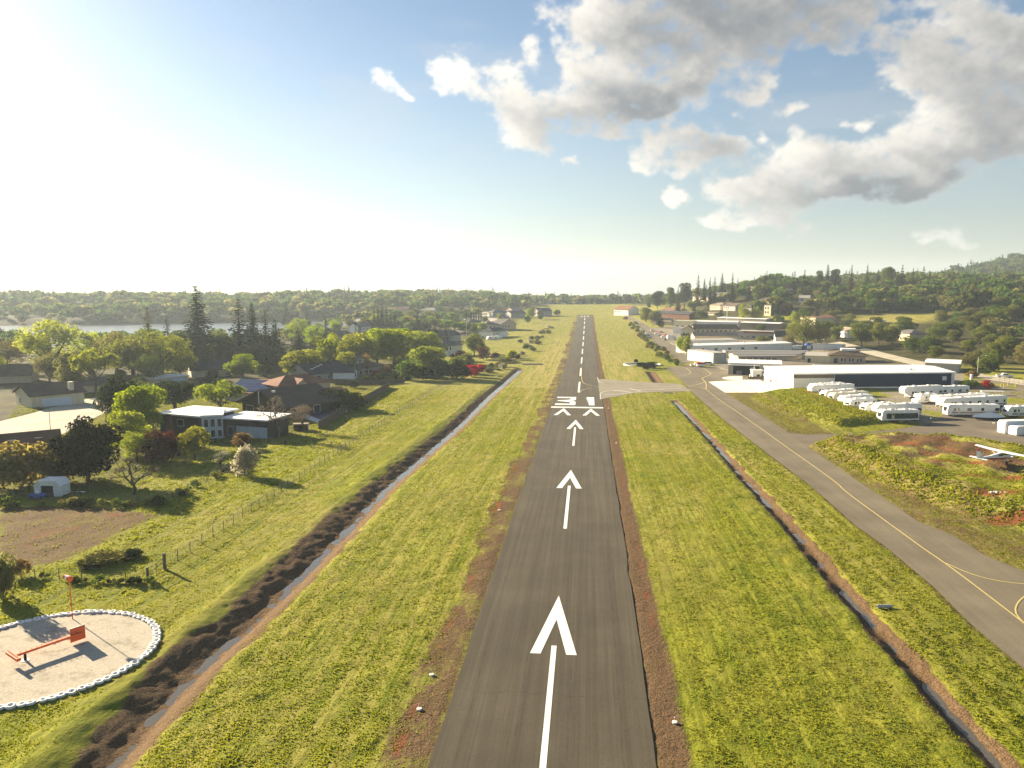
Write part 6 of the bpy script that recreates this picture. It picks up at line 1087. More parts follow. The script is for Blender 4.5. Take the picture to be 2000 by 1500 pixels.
def cars():
    pb = mat('blue_car_paint', (.03, .12, .45), .3, .05, spec=.5); pk = mat('black_car_paint', (.02, .02, .025), .3, .05, spec=.5); pg = mat('grey_car_paint', (.2, .21, .22), .3, .05, spec=.5); ps = mat('silver_car_paint', (.5, .5, .5), .3, .05, spec=.5); pr = mat('red_car_paint', (.4, .03, .03), .4, .05)
    r = 1.56
    for x, y, k, m, l in [(1252, 645.5, 'car', P_WHITE, 'white car farthest along the left side of the access road'), (1257.5, 650, 'car', pk, 'black car second on the left side of the access road'), (1262.5, 653.5, 'van', P_WHITE, 'white van on the left side of the access road'), (1266.5, 657, 'car', pb, 'blue car on the left side of the access road'), (1268.5, 660, 'car', ps, 'silver car nearest on the left side of the access road'), (1273, 647, 'van', P_CREAM, 'cream van on the right side of the access road'),
                          (1281, 653, 'car', P_WHITE, 'white car beside the red awnings, farther one'), (1286, 656, 'car', ps, 'silver car beside the red awnings'), (1293.5, 660.5, 'van', P_WHITE, 'white van parked before the white box truck'), (1299, 664.5, 'car', pg, 'grey car nearest to the grassy corner of the access road')]:
        car(at(x, y), r, l, k, m, 'cars along the access road')
    car(at(1312, 663), .2, 'box truck with white body near the white flat roofed block', 'box', P_WHITE, 'trucks by the access road'); car(at(1244, 633), r, 'dark car far up the access road', 'car', pk, 'cars along the access road')
    car(at(1360, 716), .05, 'white utility truck at the apron entrance, left of the red equipment', 'pickup', P_WHITE); car(at(1384, 714), .05, 'white van at the apron entrance, right of the red equipment', 'van', P_WHITE); car(at(1962, 738), -.25, 'white pickup truck driving on the parking lot road', 'pickup', P_WHITE); car(at(1548, 670), .3, 'dark car beside the white gabled cottage', 'car', pk)
    p = at(1369, 717); e = root('equipment_trailer', p, .05, 'red and white equipment trailer between two white trucks at the apron', 'trailer'); MB().box(-2, -1, .5, 2, 1, 1.5).build('lower_body', P_WHITE, e, .05); MB().box(-2, -1.0, 1.52, 2, 1, 2.3).build('red_top', P_RED, e, .05); wheel(e, 0, -.95); wheel(e, 0, .95); MB().tube([(-2, 0, .6), (-3, 0, .5)], .06).build('hitch', M_STEEL, e)
    for x, y, l in ((1291, 655, 'red awning tent behind the parked cars, larger one'), (1301, 661, 'small red awning near the box truck')):
        p = at(x, y); e = root('awning', p, .2, l, 'awning'); MB().add([(-2.2, -2.2, 2.2), (2.2, -2.2, 2.2), (2.2, 2.2, 2.2), (-2.2, 2.2, 2.2), (0, 0, 3.4)], [[0, 1, 4], [1, 2, 4], [2, 3, 4], [3, 0, 4], [3, 2, 1, 0]]).build('canopy', mat('red_canvas', (.35, .02, .02), .8), e)
        for sx in (-2.1, 2.1):
            for sy in (-2.1, 2.1): MB().tube([(sx, sy, 0), (sx, sy, 2.2)], .05).build('leg', M_STEEL, e)
    p = at(1577, 681); e = root('storage_tent', p, .1, 'blue barrel roofed storage tent behind the storage sheds', 'tent'); a = np.linspace(0, math.pi, 11); MB().prism([(2.6 * math.cos(t), 3.0 * math.sin(t) ** .8) for t in a], 'y', -2, 3).build('cover', P_BTARP, e); MB().box(-1.2, -2.04, 0, 1.2, -1.98, 2.1).build('door', P_TARP, e)
    p = at(1560, 682); e = root('tarp_heap', p, .1, 'white tarpaulin covered heap left of the blue storage tent', 'covered heap'); MB().prism([(-4, 0), (-3.6, 1.3), (-1, 2.4), (2, 2.2), (3.4, 1.1), (3.8, 0)], 'y', -1.4, 1.4).build('cover', P_TARP, e, .25, True)
def aircraft():
    c = at(1953, 906, 2.3); ang = .40; e = root('light_aircraft', (c[0], c[1]), ang, 'white high wing light aircraft with red trim parked on the rough grass', 'aircraft', dz=-.05)
    # fuselage sections along x: nose at +
    S = [(2.9, .95, .18, .22), (2.7, .98, .42, .40), (1.7, 1.02, .52, .50), (1.0, 1.12, .56, .66), (.1, 1.15, .56, .72), (-.9, 1.12, .50, .60), (-2.2, 1.08, .34, .38), (-3.8, 1.08, .19, .22), (-5.0, 1.12, .08, .13)]
    V, n = [], 12
    for x, z, ry, rz in S:
        for k in range(n): t = 6.2832 * k / n; V.append((x, ry * np.sign(math.cos(t)) * abs(math.cos(t)) ** .7, z + rz * np.sign(math.sin(t)) * abs(math.sin(t)) ** .7))
    F = [[i * n + k, i * n + (k + 1) % n, (i + 1) * n + (k + 1) % n, (i + 1) * n + k] for i in range(len(S) - 1) for k in range(n)] + [list(range(n)), [len(V) - 1 - k for k in range(n)]]
    fu = MB().add(V, F).build('fuselage', P_WHITE, e, 0, True)
    def foil(x0, c0, y0, z0, x1, c1, y1, z1, th, vert=False):
        V = []
        for (x, c, y, z) in ((x0, c0, y0, z0), (x1, c1, y1, z1)):
            for u, h in ((.5, 0), (.3, .5), (-.1, .55), (-.5, .03), (-.1, -.25), (.3, -.3)): V.append((x + u * c, y + (h * th if vert else 0), z + (0 if vert else h * th)))
        return V, [[i, (i + 1) % 6, 6 + (i + 1) % 6, 6 + i] for i in range(6)] + [[5, 4, 3, 2, 1, 0], [6, 7, 8, 9, 10, 11]]
    w = MB()
    for s in (1, -1): w.add(*foil(.55, 1.62, 0, 1.92, .55, 1.6, s * 2.6, 1.97, .22)); w.add(*foil(.55, 1.6, s * 2.6, 1.97, .62, 1.12, s * 5.45, 2.06, .20))
    w.build('wing', P_WHITE, e)
    for s in (1, -1):
        MB().tube([(.45, s * .55, .75), (.6, s * 2.6, 1.9)], .05, 6).build('wing_strut', P_WHITE, e); MB().add(*foil(-4.75, 1.25, s * .08, 1.15, -4.85, .8, s * 1.7, 1.17, .10)).build('tailplane', P_WHITE, e)
        MB().tube([(.1, s * .45, .75), (0, s * 1.2, .3)], .05, 6).build('gear_leg', P_WHITE, e); MB().disc((0, s * 1.24, .24), 'y', .24, .15, 14).build('wheel', M_RUBBER, e, .03)
        MB().box(-1.0, s * .50 - .02, 1.32, .95, s * .50 + .03 * 1, 1.66).build('cabin_window', M_GLASS, e); MB().prism([(-4.9, .95), (-1.3, .78), (2.4, .72), (2.4, .92), (-1.2, 1.0), (-4.9, 1.10)], 'y', s * .22 - .0, s * .565).build('red_stripe', P_RED, e) if False else None
        MB().add([(x, s * (ry * 1.0 + .015), z + d) for x, z, ry in ((1.9, .9, .52), (.1, .9, .565), (-.9, .9, .505), (-2.2, .95, .34), (-3.8, 1.0, .195), (-4.8, 1.05, .11)) for d in (-.16, .12)], [[2 * i, 2 * i + 1, 2 * i + 3, 2 * i + 2] for i in range(5)]).build('red_stripe', P_RED, e)
    MB().add(*foil(-4.55, 1.5, 0, 1.2, -5.15, .75, 0, 2.65, .12, True)).build('tail_fin', P_WHITE, e); MB().box(-5.45, -.07, 2.45, -4.75, .07, 2.68).build('fin_tip', P_RED, e)
    MB().prism([(1.0, 1.72), (1.55, 1.42), (1.55, 1.40), (1.0, 1.40)], 'y', -.48, .48).build('windshield', M_GLASS, e); MB().tube([(2.3, 0, .75), (2.35, 0, .2)], .05, 6).build('nose_leg', M_STEEL, e); MB().disc((2.35, 0, .2), 'y', .2, .13, 14).build('nose_wheel', M_RUBBER, e, .03)
    MB().box(2.93, -.95, .88, 2.98, .95, 1.0).build('propeller', M_BLACK, e); MB().tube([(2.85, 0, .94), (3.15, 0, .94)], [.14, .03], 10).build('spinner', P_RED, e)
def circle():
    c = np.array(CIRC); rng = random.Random(4); R = CIRC_R + .05; n = int(2 * math.pi * R / .70)
    V, F = [], []; U, K = 18, 8
    for i in range(U):
        for k in range(K): t, s = 6.2832 * i / U, 6.2832 * k / K; V.append(((.25 + .115 * math.cos(s)) * math.cos(t), (.25 + .115 * math.cos(s)) * math.sin(t), .10 + .10 * np.sign(math.sin(s)) * abs(math.sin(s)) ** .7))
    F = [[i * K + k, ((i + 1) % U) * K + k, ((i + 1) % U) * K + (k + 1) % K, i * K + (k + 1) % K] for i in range(U) for k in range(K)]
    me = npmesh('tyre', np.array(V) * 1.03, np.array(F), [P_TYREW], smooth=True)
    for i in range(n):
        t = 2 * math.pi * i / n + rng.uniform(-.008, .008); r = R + rng.uniform(-.06, .06) + .2 * math.cos(2 * (t - .8)); x, y = c[0] + r * math.cos(t), c[1] + r * math.sin(t)
        o = link('tyre', me, None, (x, y, float(broad(x, y)) + .02)); o.rotation_euler = (rng.uniform(-.09, .09), rng.uniform(-.09, .09), rng.uniform(0, 6)); s = rng.uniform(.93, 1.07); o.scale = (s, s, s * rng.uniform(.9, 1.1))
        tag(o, 'white painted car tyre lying in the ring around the gravel circle', 'tyre', 'white tyres round the gravel circle')
    # wind tee
    a = np.array(at(154, 1238, .8)[:2]); b = np.array(at(22, 1283, .8)[:2]); m = at(57, 1296, 0); L = float(np.hypot(*(b - a))); ang = math.atan2(*(b - a)[::-1]); e = root('wind_tee', a, ang, 'orange wind tee with an upright tail board lying low over the white gravel', 'wind tee', dz=.0)
    MB().box(-.2, -.17, .72, L, .17, .92).build('beam', P_ORANGE, e, .015); MB().box(L - .32, -1.15, .70, L + .02, 1.15, .93).build('cross_bar', P_ORANGE, e, .015); MB().box(-.55, -.045, .22, .75, .045, 1.5).build('tail_board', P_ORANGE, e, .01); MB().box(-.56, -.05, 1.5, .76, .05, 1.54).build('white_edge', M_TRIM, e)
    q = m[:2] - a; px = q @ np.array([math.cos(ang), math.sin(ang)]); MB().tube([(px, 0, -.1), (px, 0, .72)], [.13, .10], 10).build('pivot_post', M_BLACK, e); MB().disc((px, 0, .02), 'z', .34, .16, 16).build('footing', P_TYREW, e)
    sp = MB()
    for x in np.arange(.2, L - .3, .42): sp.tube([(x, .1, .92), (x + .02, .1, 1.06)], [.012, .035], 5)
    for y in np.arange(-1.05, 1.1, .24): sp.tube([(L - .15, y, .92), (L - .15, y, 1.05)], [.012, .035], 5)
    sp.build('spike_row', mat('dark_green_fittings', (.03, .06, .04), .6), e)  # bird spikes along the beam and cross bar
    # windsock
    p = at(142, 1210); e = root('windsock', p, 0, 'orange windsock pole with a small red and white sock beside the gravel circle', 'windsock', dz=.0); MB().tube([(0, 0, -.2), (-.04, 0, 4.1)], [.055, .04], 8).build('pole', P_ORANGE, e); MB().tube([(-.04, 0, 4.1), (-.04, 0, 4.5)], [.03, .02], 6).build('swivel', M_STEEL, e)
    d = np.array([-.72, .25, .12]); d /= np.linalg.norm(d); o = np.array([.12, -.05, 4.1]); rd = [.28, .26, .22, .19]
    for i in range(3): MB().tube([o + d * .3 * i, o + d * .3 * (i + 1)], [rd[i], rd[i + 1]], 14).build('red_band' if i % 2 == 0 else 'white_band', P_ORANGE if i % 2 == 0 else P_TARP, e)
def fence(P, name, label, H=1.3, sp=3.0, wires=6, post=.05, cat_='fence', mesh=True, boards=False, mpost=None, vert=.6):
    """P plan polyline; posts, strained wires and mesh following the ground"""
    P = np.array(P, float); Lc = np.concatenate([[0], np.cumsum(np.hypot(*np.diff(P, axis=0).T))]); n = max(2, int(round(Lc[-1] / sp)) + 1); q = np.linspace(0, Lc[-1], n); X, Y = np.interp(q, Lc, P[:, 0]), np.interp(q, Lc, P[:, 1]); Z = ground(X, Y)
    e = link(name, None, None, (X[0], Y[0], Z[0])); tag(e, label, cat_); o = np.array([X[0], Y[0], Z[0]]); C = np.stack([X, Y, Z], -1) - o
    k = max(1, int(math.ceil(n / 95))); rng = random.Random(n)
    for i in range(0, n, 1):
        if i % k: continue
        h = H * rng.uniform(.97, 1.08); lean = rng.uniform(-.03, .03); MB().tube([C[i] - (0, 0, .3), C[i] + (lean, lean, h)], [post, post * .85], 6).build('post', mpost or P_POST, e)
    w = MB()
    if boards:
        for i in range(n - 1):
            a, b = C[i], C[i + 1]; t = (b - a) / np.linalg.norm(b - a); s = np.array([-t[1], t[0], 0]) * .03; m = 12
            for j in range(m):
                u, v = a + (b - a) * (j + .03) / m, a + (b - a) * (j + .97) / m; h = H * rng.uniform(.94, 1.02); z0, z1 = np.array([0, 0, -.25]), np.array([0, 0, h])
                w.add([u - s + z0, v - s + z0, v + s + z0, u + s + z0, u - s + z1, v - s + z1, v + s + z1, u + s + z1], [[3, 2, 1, 0], [4, 5, 6, 7], [0, 1, 5, 4], [1, 2, 6, 5], [2, 3, 7, 6], [3, 0, 4, 7]])
        w.build('boards', M_WOOD, e)
    else:
        for k in range(wires):
            z = H * (.10 + .86 * k / (wires - 1)); w.tube([c + (0, 0, z) for c in C], .011, 4, caps=False)
        if mesh:
            m = int(Lc[-1] / vert); qq = np.linspace(0, Lc[-1], m); A = np.stack([np.interp(qq, q, C[:, i]) for i in range(3)], -1)
            for c in A: w.add([c + (-.008, 0, .08), c + (.008, 0, .08), c + (.008, 0, H * .95), c + (-.008, 0, H * .95)], [[0, 1, 2, 3]])
        w.build('wire_mesh', P_WIRE, e)
    return e
def fences():
    fence(ats([(322, 1112), (368, 1081), (434, 1038), (490, 1001), (560, 955), (640, 900), (720, 846), (800, 794), (850, 762), (890, 736), (905, 728)]), 'wire_fence', 'long wire fence running beside the field from the gate to the dark hedge', 1.35, 2.9, 6)
    fence(ats([(289, 1134), (242, 1133), (196, 1132), (148, 1131), (105, 1131), (60, 1133), (20, 1136)]), 'wire_fence', 'short wire fence behind the windsock, running to the left border', 1.3, 2.7, 5)
    fence(ats([(-10, 975), (60, 977), (120, 980), (200, 982), (270, 982), (330, 978), (352, 968), (400, 945), (440, 922), (470, 905), (512, 885)]), 'garden_fence', 'weedy garden fence around the shaded lawn below the black cypress', 1.2, 3.2, 4)
    fence(ats([(622, 838), (640, 827), (685, 800), (720, 780), (760, 757)]), 'board_fence', 'dark board fence between the covered pool and the grass strip', 1.9, 2.4, boards=True)
    fence(ats([(655, 752), (700, 752), (745, 752), (790, 748)]), 'board_fence', 'dark garden board fence below the white annex', 1.8, 2.4, boards=True)
    fence(ats([(1935, 742), (1975, 748), (2040, 758)]), 'metal_fence', 'dark metal fence along the parking lot', 1.5, 2.4, 3, vert=.3)
    # field gate
    a, b = np.array(at(289, 1134)[:2]), np.array(at(322, 1112)[:2]); L = float(np.hypot(*(b - a))); e = root('field_gate', a, math.atan2(*(b - a)[::-1]), 'wooden field gate with thick end posts at the corner of the wire fence', 'gate')
    MB().box(-.1, -.1, -.3, .1, .1, 1.5).build('gate_post', P_POST, e); MB().box(L - .14, -.14, -.3, L + .14, .14, 1.9).build('gate_post', P_POST, e)
    for z in (.35, .8, 1.3): MB().tube([(.1, 0, z), (L - .1, 0, z)], .035, 6).build('rail', P_POST, e)
    MB().tube([(L / 2, 0, 0), (L / 2, 0, 1.35)], .04, 6).build('middle_post', P_POST, e)
    # weeds along the fence lines
    rng = random.Random(2)
    for P, n, s, lb, g in ((ats([(352, 968), (400, 945), (440, 922), (470, 905), (505, 888)]), 16, 1.3, 'weed tuft along the slanting part of the garden fence', 'weeds on the slanting garden fence'), (ats([(0, 990), (120, 988), (230, 990), (330, 985)]), 22, 1.5, 'dark weed clump at the foot of the garden fence', 'weeds at the foot of the garden fence'), (ats([(140, 1140), (190, 1139), (245, 1140), (290, 1138)]), 12, .9, 'weed clump under the short wire fence', 'weeds under the short wire fence')):
        for _ in range(n):
            i = rng.randrange(len(P) - 1); t = rng.random(); x = P[i][0] * (1 - t) + P[i + 1][0] * t + rng.uniform(-.4, .4); y = P[i][1] * (1 - t) + P[i + 1][1] * t + rng.uniform(-.3, .3); h = s * rng.uniform(.5, 1.1)
            tree_at('weed', rng.choice(['green', 'dark', 'olive', 'khaki']), (x, y, float(ground(x, y)) - .05), h, h * rng.uniform(1.2, 2.0), lb, g, parts=False)
    for x, y, w, h, l in ((208, 1098, 90, 22, 'dark mound of cut brush on the grass behind the windsock'), (172, 1108, 50, 14, 'smaller dark heap left of the brush mound'), (255, 1090, 50, 16, 'right end of the dark brush heaps')):
        tree('bush1', 'khaki' if w == 90 else 'dark', x, y, y - h, w, l, parts=False)
def person():
    p = at(557, 872); e = root('person', p, .6, 'person in dark clothes standing alone on the grass below the gardens', 'person')
    nodes = {'pelvis': ((0, 0, .93), .145), 'waist': ((0, .01, 1.1), .13), 'chest': ((0, .0, 1.32), .155), 'neck': ((0, .0, 1.5), .06), 'head0': ((0, -.01, 1.6), .088), 'head1': ((0, -.01, 1.71), .075)}
    E = [('pelvis', 'waist'), ('waist', 'chest'), ('chest', 'neck'), ('neck', 'head0'), ('head0', 'head1')]
    for s, n in ((1, 'l'), (-1, 'r')):
        nodes.update({n + 'hip': ((s * .1, 0, .86), .10), n + 'knee': ((s * .12, -.03, .48), .068), n + 'ank': ((s * .13, .02, .09), .048), n + 'toe': ((s * .15, -.15, .04), .042), n + 'sh': ((s * .19, 0, 1.42), .07), n + 'el': ((s * .25, .03, 1.14), .05), n + 'wr': ((s * .24, -.06, .9), .036), n + 'hand': ((s * .24, -.09, .81), .036)})
        E += [('pelvis', n + 'hip'), (n + 'hip', n + 'knee'), (n + 'knee', n + 'ank'), (n + 'ank', n + 'toe'), ('chest', n + 'sh'), (n + 'sh', n + 'el'), (n + 'el', n + 'wr'), (n + 'wr', n + 'hand')]
        for k in range(4): nodes[n + 'f%d' % k] = ((s * (.215 + .018 * k), -.10 - .01 * k, .72 + .012 * abs(k - 1)), .009); E.append((n + 'hand', n + 'f%d' % k))
        nodes[n + 'th'] = ((s * .20, -.14, .78), .01); E.append((n + 'hand', n + 'th'))
    ks = list(nodes); me = bpy.data.meshes.new('body'); me.from_pydata([nodes[k][0] for k in ks], [(ks.index(a), ks.index(b)) for a, b in E], []); me.materials.append(mat('dark_clothing', (.03, .032, .04), .9)); o = link('body', me, e)
    o.modifiers.new('skin', 'SKIN'); o.modifiers.new('sub', 'SUBSURF').levels = 1; o.modifiers['sub'].render_levels = 1
    for i, k in enumerate(ks): me.skin_vertices[0].data[i].radius = (nodes[k][1],) * 2; me.skin_vertices[0].data[i].use_root = (k == 'pelvis')
    sk = mat('skin', (.42, .25, .17), .6); V, F = sphere((0, -.035, 1.63), (.072, .075, .095)); MB().add(V, F).build('face', sk, e, 0, True); V, F = sphere((0, .0, 1.69), (.088, .098, .085)); MB().add(V, F).build('hair', mat('dark_hair', (.02, .015, .01), .8), e, 0, True)
def sphere(c, r, n=12, m=8):
    V = [(c[0] + r[0] * math.sin(math.pi * (j + .5) / m) * math.cos(6.2832 * i / n), c[1] + r[1] * math.sin(math.pi * (j + .5) / m) * math.sin(6.2832 * i / n), c[2] + r[2] * math.cos(math.pi * (j + .5) / m)) for j in range(m) for i in range(n)]
    F = [[j * n + i, j * n + (i + 1) % n, (j + 1) * n + (i + 1) % n, (j + 1) * n + i] for j in range(m - 1) for i in range(n)] + [list(range(n))[::-1], [(m - 1) * n + i for i in range(n)]]
    return V, F
def odds():
    # shed and clutter on the shaded lawn
    p = at(103, 966); e = root('garden_shed', p, .12, 'little white gambrel roofed shed on the shaded lawn', 'shed'); P = [(-2.0, 0), (2.0, 0), (2.0, 1.7), (1.3, 2.4), (-1.3, 2.4), (-2.0, 1.7)]
    MB().prism(P, 'y', -1.4, 1.4).build('wall', mat('white_shed_metal', (.70, .70, .66), .6), e); MB().prism([(-2.12, 1.62), (-1.36, 2.44), (1.36, 2.44), (2.12, 1.62), (2.12, 1.74), (1.36, 2.54), (-1.36, 2.54), (-2.12, 1.74)], 'y', -1.5, 1.5).build('roof', P_TARP, e); MB().box(-.9, -1.44, 0, .9, -1.39, 1.75).build('door', M_BLACK, e)
    p = at(75, 974); e = root('blue_barrow', p, .3, 'blue heap of garden machinery with a white tank beside the little shed', 'garden machine'); MB().box(-1.2, -.5, .25, 1.0, .5, .75).build('body', P_BTARP, e, .12); V, F = sphere((0, 0, 1.0), (.35, .35, .32)); MB().add(V, F).build('tank', P_WHITE, e, 0, True); [MB().disc((x, y, .28), 'y', .28, .14).build('wheel', M_RUBBER, e, .02) for x in (-.8, .7) for y in (-.5, .5)]
    p = at(135, 968); e = root('pole_rack', p, .1, 'low rail with a white tip beside the little shed', 'rail'); MB().tube([(-2.2, 0, .7), (2.0, 0, .62)], .05, 6).build('rail', M_STEEL, e); MB().tube([(1.9, 0, .62), (2.5, 0, .6)], .09, 8).build('tip', P_WHITE, e); [MB().tube([(x, 0, -.1), (x, 0, .66)], .04, 6).build('leg', M_STEEL, e) for x in (-1.6, 1.2)]
    p = at(588, 840); e = root('wood_crate_shed', p, .2, 'small brown wooden hutch behind the bare grey tree', 'hutch'); MB().box(-1.6, -.8, 0, 1.6, .8, 1.5).build('wall', M_WOOD, e); MB().box(-1.8, -1, 1.5, 1.8, 1, 1.62).build('roof', R_TAN, e); MB().box(-.4, -.84, .1, .5, -.78, 1.3).build('door', M_BLACK, e)
    # covered pool with pale deck
    P = ats([(606, 817), (640, 808), (668, 800), (640, 800), (612, 806)]); P = ats([(600, 812), (628, 822), (664, 806), (636, 797)])
    e = root('swimming_pool', P[0], 0, 'dark covered swimming pool with a pale deck beside the board fence', 'pool'); o = np.array([P[0][0], P[0][1]]); z0 = e.location[2]; Q = np.array(P) - o; c = Q.mean(0)
    MB().prism([tuple(c + (q - c) * 1.45) for q in Q], 'z', -.3, .35).build('deck', mat('pale_deck', (.60, .57, .50), .8), e); MB().prism([tuple(q) for q in Q], 'z', .2, .40).build('cover', mat('navy_pool_cover', (.012, .025, .06), .5, .2), e)
    # floodlight
    p = at(809, 732); e = root('floodlight_pole', p, 0, 'tall pole with a square floodlight head at the dark hedge', 'floodlight'); MB().tube([(0, 0, -.3), (0, 0, 8.6)], [.16, .11], 8).build('pole', M_STEEL, e); MB().box(-.8, -.5, 8.4, .8, -.1, 9.6).build('lamp_head', mat('pale_grey_metal', (.5, .52, .5), .5), e, .05); MB().box(.5, -.4, .2, 1.3, .4, 1.4).build('switch_box', M_TRIM, e, .04)
    # garden parasol
    p = at(778, 733); e = root('garden_parasol', p, 0, 'closed white garden parasol in the yard of the tower house', 'parasol'); MB().tube([(0, 0, 0), (0, 0, 3.2)], .05, 6).build('pole', M_STEEL, e); MB().tube([(0, 0, .9), (0, 0, 1.4), (0, 0, 3.1)], [.42, .36, .06], 10).build('canopy', P_TARP, e); MB().disc((0, 0, .06), 'z', .4, .12).build('base', M_BLACK, e)
    for x, y, l in ((1909, 730, 'tall street lamp with a curved arm beside the navy hangar'),):
        p = at(x, y); e = root('street_lamp', p, 0, l, 'street lamp'); MB().tube([(0, 0, -.2), (0, 0, 6.8)], [.13, .09], 8).build('pole', M_STEEL, e); MB().tube([(0, 0, 6.7), (1.2, 0, 7.2), (2.8, 0, 7.4)], [.07, .06, .05], 6).build('arm', M_STEEL, e); MB().box(2.6, -.16, 7.32, 3.4, .16, 7.48).build('lamp_head', M_TRIM, e, .04)
    p = at(1470, 617); e = root('mast', at(1419, 640), 0, 'thin pale mast above the white warehouses', 'mast'); MB().tube([(0, 0, 0), (0, 0, 15)], [.25, .15], 8).build('pole', M_TRIM, e); MB().box(-.5, -.5, 14.6, .5, .5, 15.6).build('beacon', M_TRIM, e, .1)
    p = at(1881, 716); e = root('road_sign', p, -.2, 'white square sign on a post at the hillside road', 'sign'); MB().tube([(0, 0, -.2), (0, 0, 2.6)], .06, 6).build('post', M_STEEL, e); MB().box(-.45, -.05, 1.5, .45, .0, 2.7).build('panel', M_TRIM, e)
    p = at(1938, 726); e = root('utility_box', p, -.2, 'white utility cabinet across the road from the street lamp', 'cabinet'); MB().box(-.9, -.5, 0, .9, .5, 1.9).build('cabinet', M_TRIM, e, .05); MB().box(-.8, -.54, .15, -.04, -.5, 1.75).box(.04, -.54, .15, .8, -.5, 1.75).build('door', M_WHITE, e)
    p = at(1809, 689); e = root('marker_post', p, 0, 'white marker post among shrubs over the hillside road', 'post'); MB().box(-.3, -.3, -.2, .3, .3, 2.3).build('post', M_TRIM, e); MB().box(-.4, -.4, 2.3, .4, .4, 2.45).build('cap', M_TRIM, e)
    for x, y, l in ((1897, 742, 'taller white gate pillar at the end of the navy hangar'),):
        p = at(x, y); e = root('gate_pillar', p, 0, l, 'pillar'); MB().box(-.35, -.35, -.2, .35, .35, 2.0).build('shaft', M_TRIM, e); MB().box(-.45, -.45, 2.0, .45, .45, 2.15).build('cap', M_TRIM, e)
    # yellow bollards by the lot and posts by the yard track
    for x, y in ((1955, 756), (1961, 757), (1968, 754), (1983, 756)):
        p = at(x, y); e = root('bollard', p, 0, 'yellow steel bollard at the fence of the parking lot', 'bollard', 'yellow bollards at the parking lot'); MB().tube([(0, 0, -.1), (0, 0, 1.3)], .14, 10).build('post', mat('yellow_bollard_paint', (.55, .40, .04), .5), e)
    for x, y, l in ((1818, 829, 'low stub post with a white top beside the yard track'), (1940, 838, 'tall stub post near the shrouded motorhome, left of a pair'), (1952, 836, 'tall stub post near the shrouded motorhome, right of a pair')):
        p = at(x, y); e = root('yard_post', p, 0, l, 'post'); MB().tube([(0, 0, -.2), (0, 0, 1.6)], .07, 8).build('post', P_POST, e); MB().box(-.2, -.04, 1.35, .2, .04, 1.65).build('plate', M_TRIM, e)
    p = at(1936, 765); e = root('picnic_canopy', at(1938, 772), 0, 'long white topped rack at the scarlet shrub', 'rack'); MB().box(-3.6, -.6, 1.25, 3.6, .6, 1.4).build('top', P_TARP, e); [MB().tube([(x, 0, 0), (x, 0, 1.25)], .06, 6).build('leg', M_STEEL, e) for x in (-3.2, -1.1, 1.1, 3.2)]
    # white ring kerb of the bed in the grass
    c = at(1254, 713); a = np.linspace(0, 6.2832, 49)[:-1]; e = root('ring_kerb', c, 0, 'white ring kerb of the round planting bed in the grass', 'kerb'); V = []; rx, ry = 9.0, 8.0
    for t in a:
        for (k, z) in ((1, -.3), (1, .55), (.93, .55), (.93, -.3)): V.append((rx * k * math.cos(t), ry * k * math.sin(t), z))
    MB().add(V, [[i * 4 + k, ((i + 1) % 48) * 4 + k, ((i + 1) % 48) * 4 + (k + 1) % 4, i * 4 + (k + 1) % 4] for i in range(48) for k in range(4)]).build('ring', M_TRIM, e)
    # drain head at the top of the left ditch
    c = at(1040, 712); e = root('stone_drain', c, .1, 'dark stone drain head where the left ditch begins', 'drain'); MB().box(-5, -.9, -.6, 5, -.4, .5).box(-5, .5, -.6, 5, 1.0, .55).build('stone_wall', mat('pale_rubble', (.34, .32, .27), .9, .4, 3), e); MB().box(-4.9, -.4, -.6, 4.9, .5, -.1).build('channel', M_BLACK, e)
    # culvert mouth and pipe beside the right ditch
    c = at(1727, 1187); e = root('drain_pipe', c, .12, 'short grey drain pipe lying in the grass beside the right ditch', 'pipe'); a = np.linspace(0, 6.2832, 13)[:-1]; MB().tube([(-.75, 0, .16), (.75, 0, .16)], .17, 12).build('pipe', mat('grey_pipe', (.45, .44, .42), .6), e); MB().disc((-.76, 0, .16), 'x', .13, .03).build('opening_panel', M_BLACK, e)  # black disc paints the dark inside of the pipe end
    c = at(1306, 768); e = root('culvert', c, 0, 'dark culvert mouth where the right ditch passes under the taxiway link', 'culvert'); MB().box(-1.7, -.5, -.8, 1.7, .4, -.05).build('mouth', M_BLACK, e); MB().box(-2.2, -.75, -.9, -1.7, .5, .25).box(1.7, -.75, -.9, 2.2, .5, .25).box(-2.2, .2, -.1, 2.2, .6, .25).build('headwall', M_GREY, e)  # solid black block paints the shade inside the culvert
    # runway edge lights
    base = None; L = [(819, 1386), (843, 1319), (1318, 1412), (975, 997), (1204, 866), (1189, 798), (1058, 797), (1048, 874 - 10), (1247, 1098 - 62), (1276, 1180)]
    L = [(819, 1386), (843, 1319), (1318, 1412), (975, 997), (1204, 866), (1189, 798), (1058, 797)]
    for x, y in L:
        p = at(x, y); e = root('runway_light', p, 0, 'small runway edge light on a round white base in the dirt shoulder', 'runway light', 'runway edge lights'); MB().disc((0, 0, .06), 'z', .20, .12, 16).build('base', P_TYREW, e, .02); MB().tube([(0, 0, .1), (0, 0, .36)], .025, 6).build('stem', P_ORANGE, e); V, F = sphere((0, 0, .42), (.06, .06, .08), 10, 6); MB().add(V, F).build('lens', mat('clear_lens', (.6, .6, .58), .2), e, 0, True)
    # white scraps of masonry by the red soil
    c = at(1948, 967, 2.0); e = root('rubble_heap', (c[0], c[1]), 0, 'small heap of white rubble on the red soil in front of the light aircraft', 'rubble'); rng = random.Random(8); m = MB()
    for _ in range(16): x, y, s = rng.uniform(-1.2, 1.2), rng.uniform(-.5, .5), rng.uniform(.10, .25); V, F = sphere((x, y, s * .6), (s, s * .8, s * .7), 7, 5); m.add(V, F)
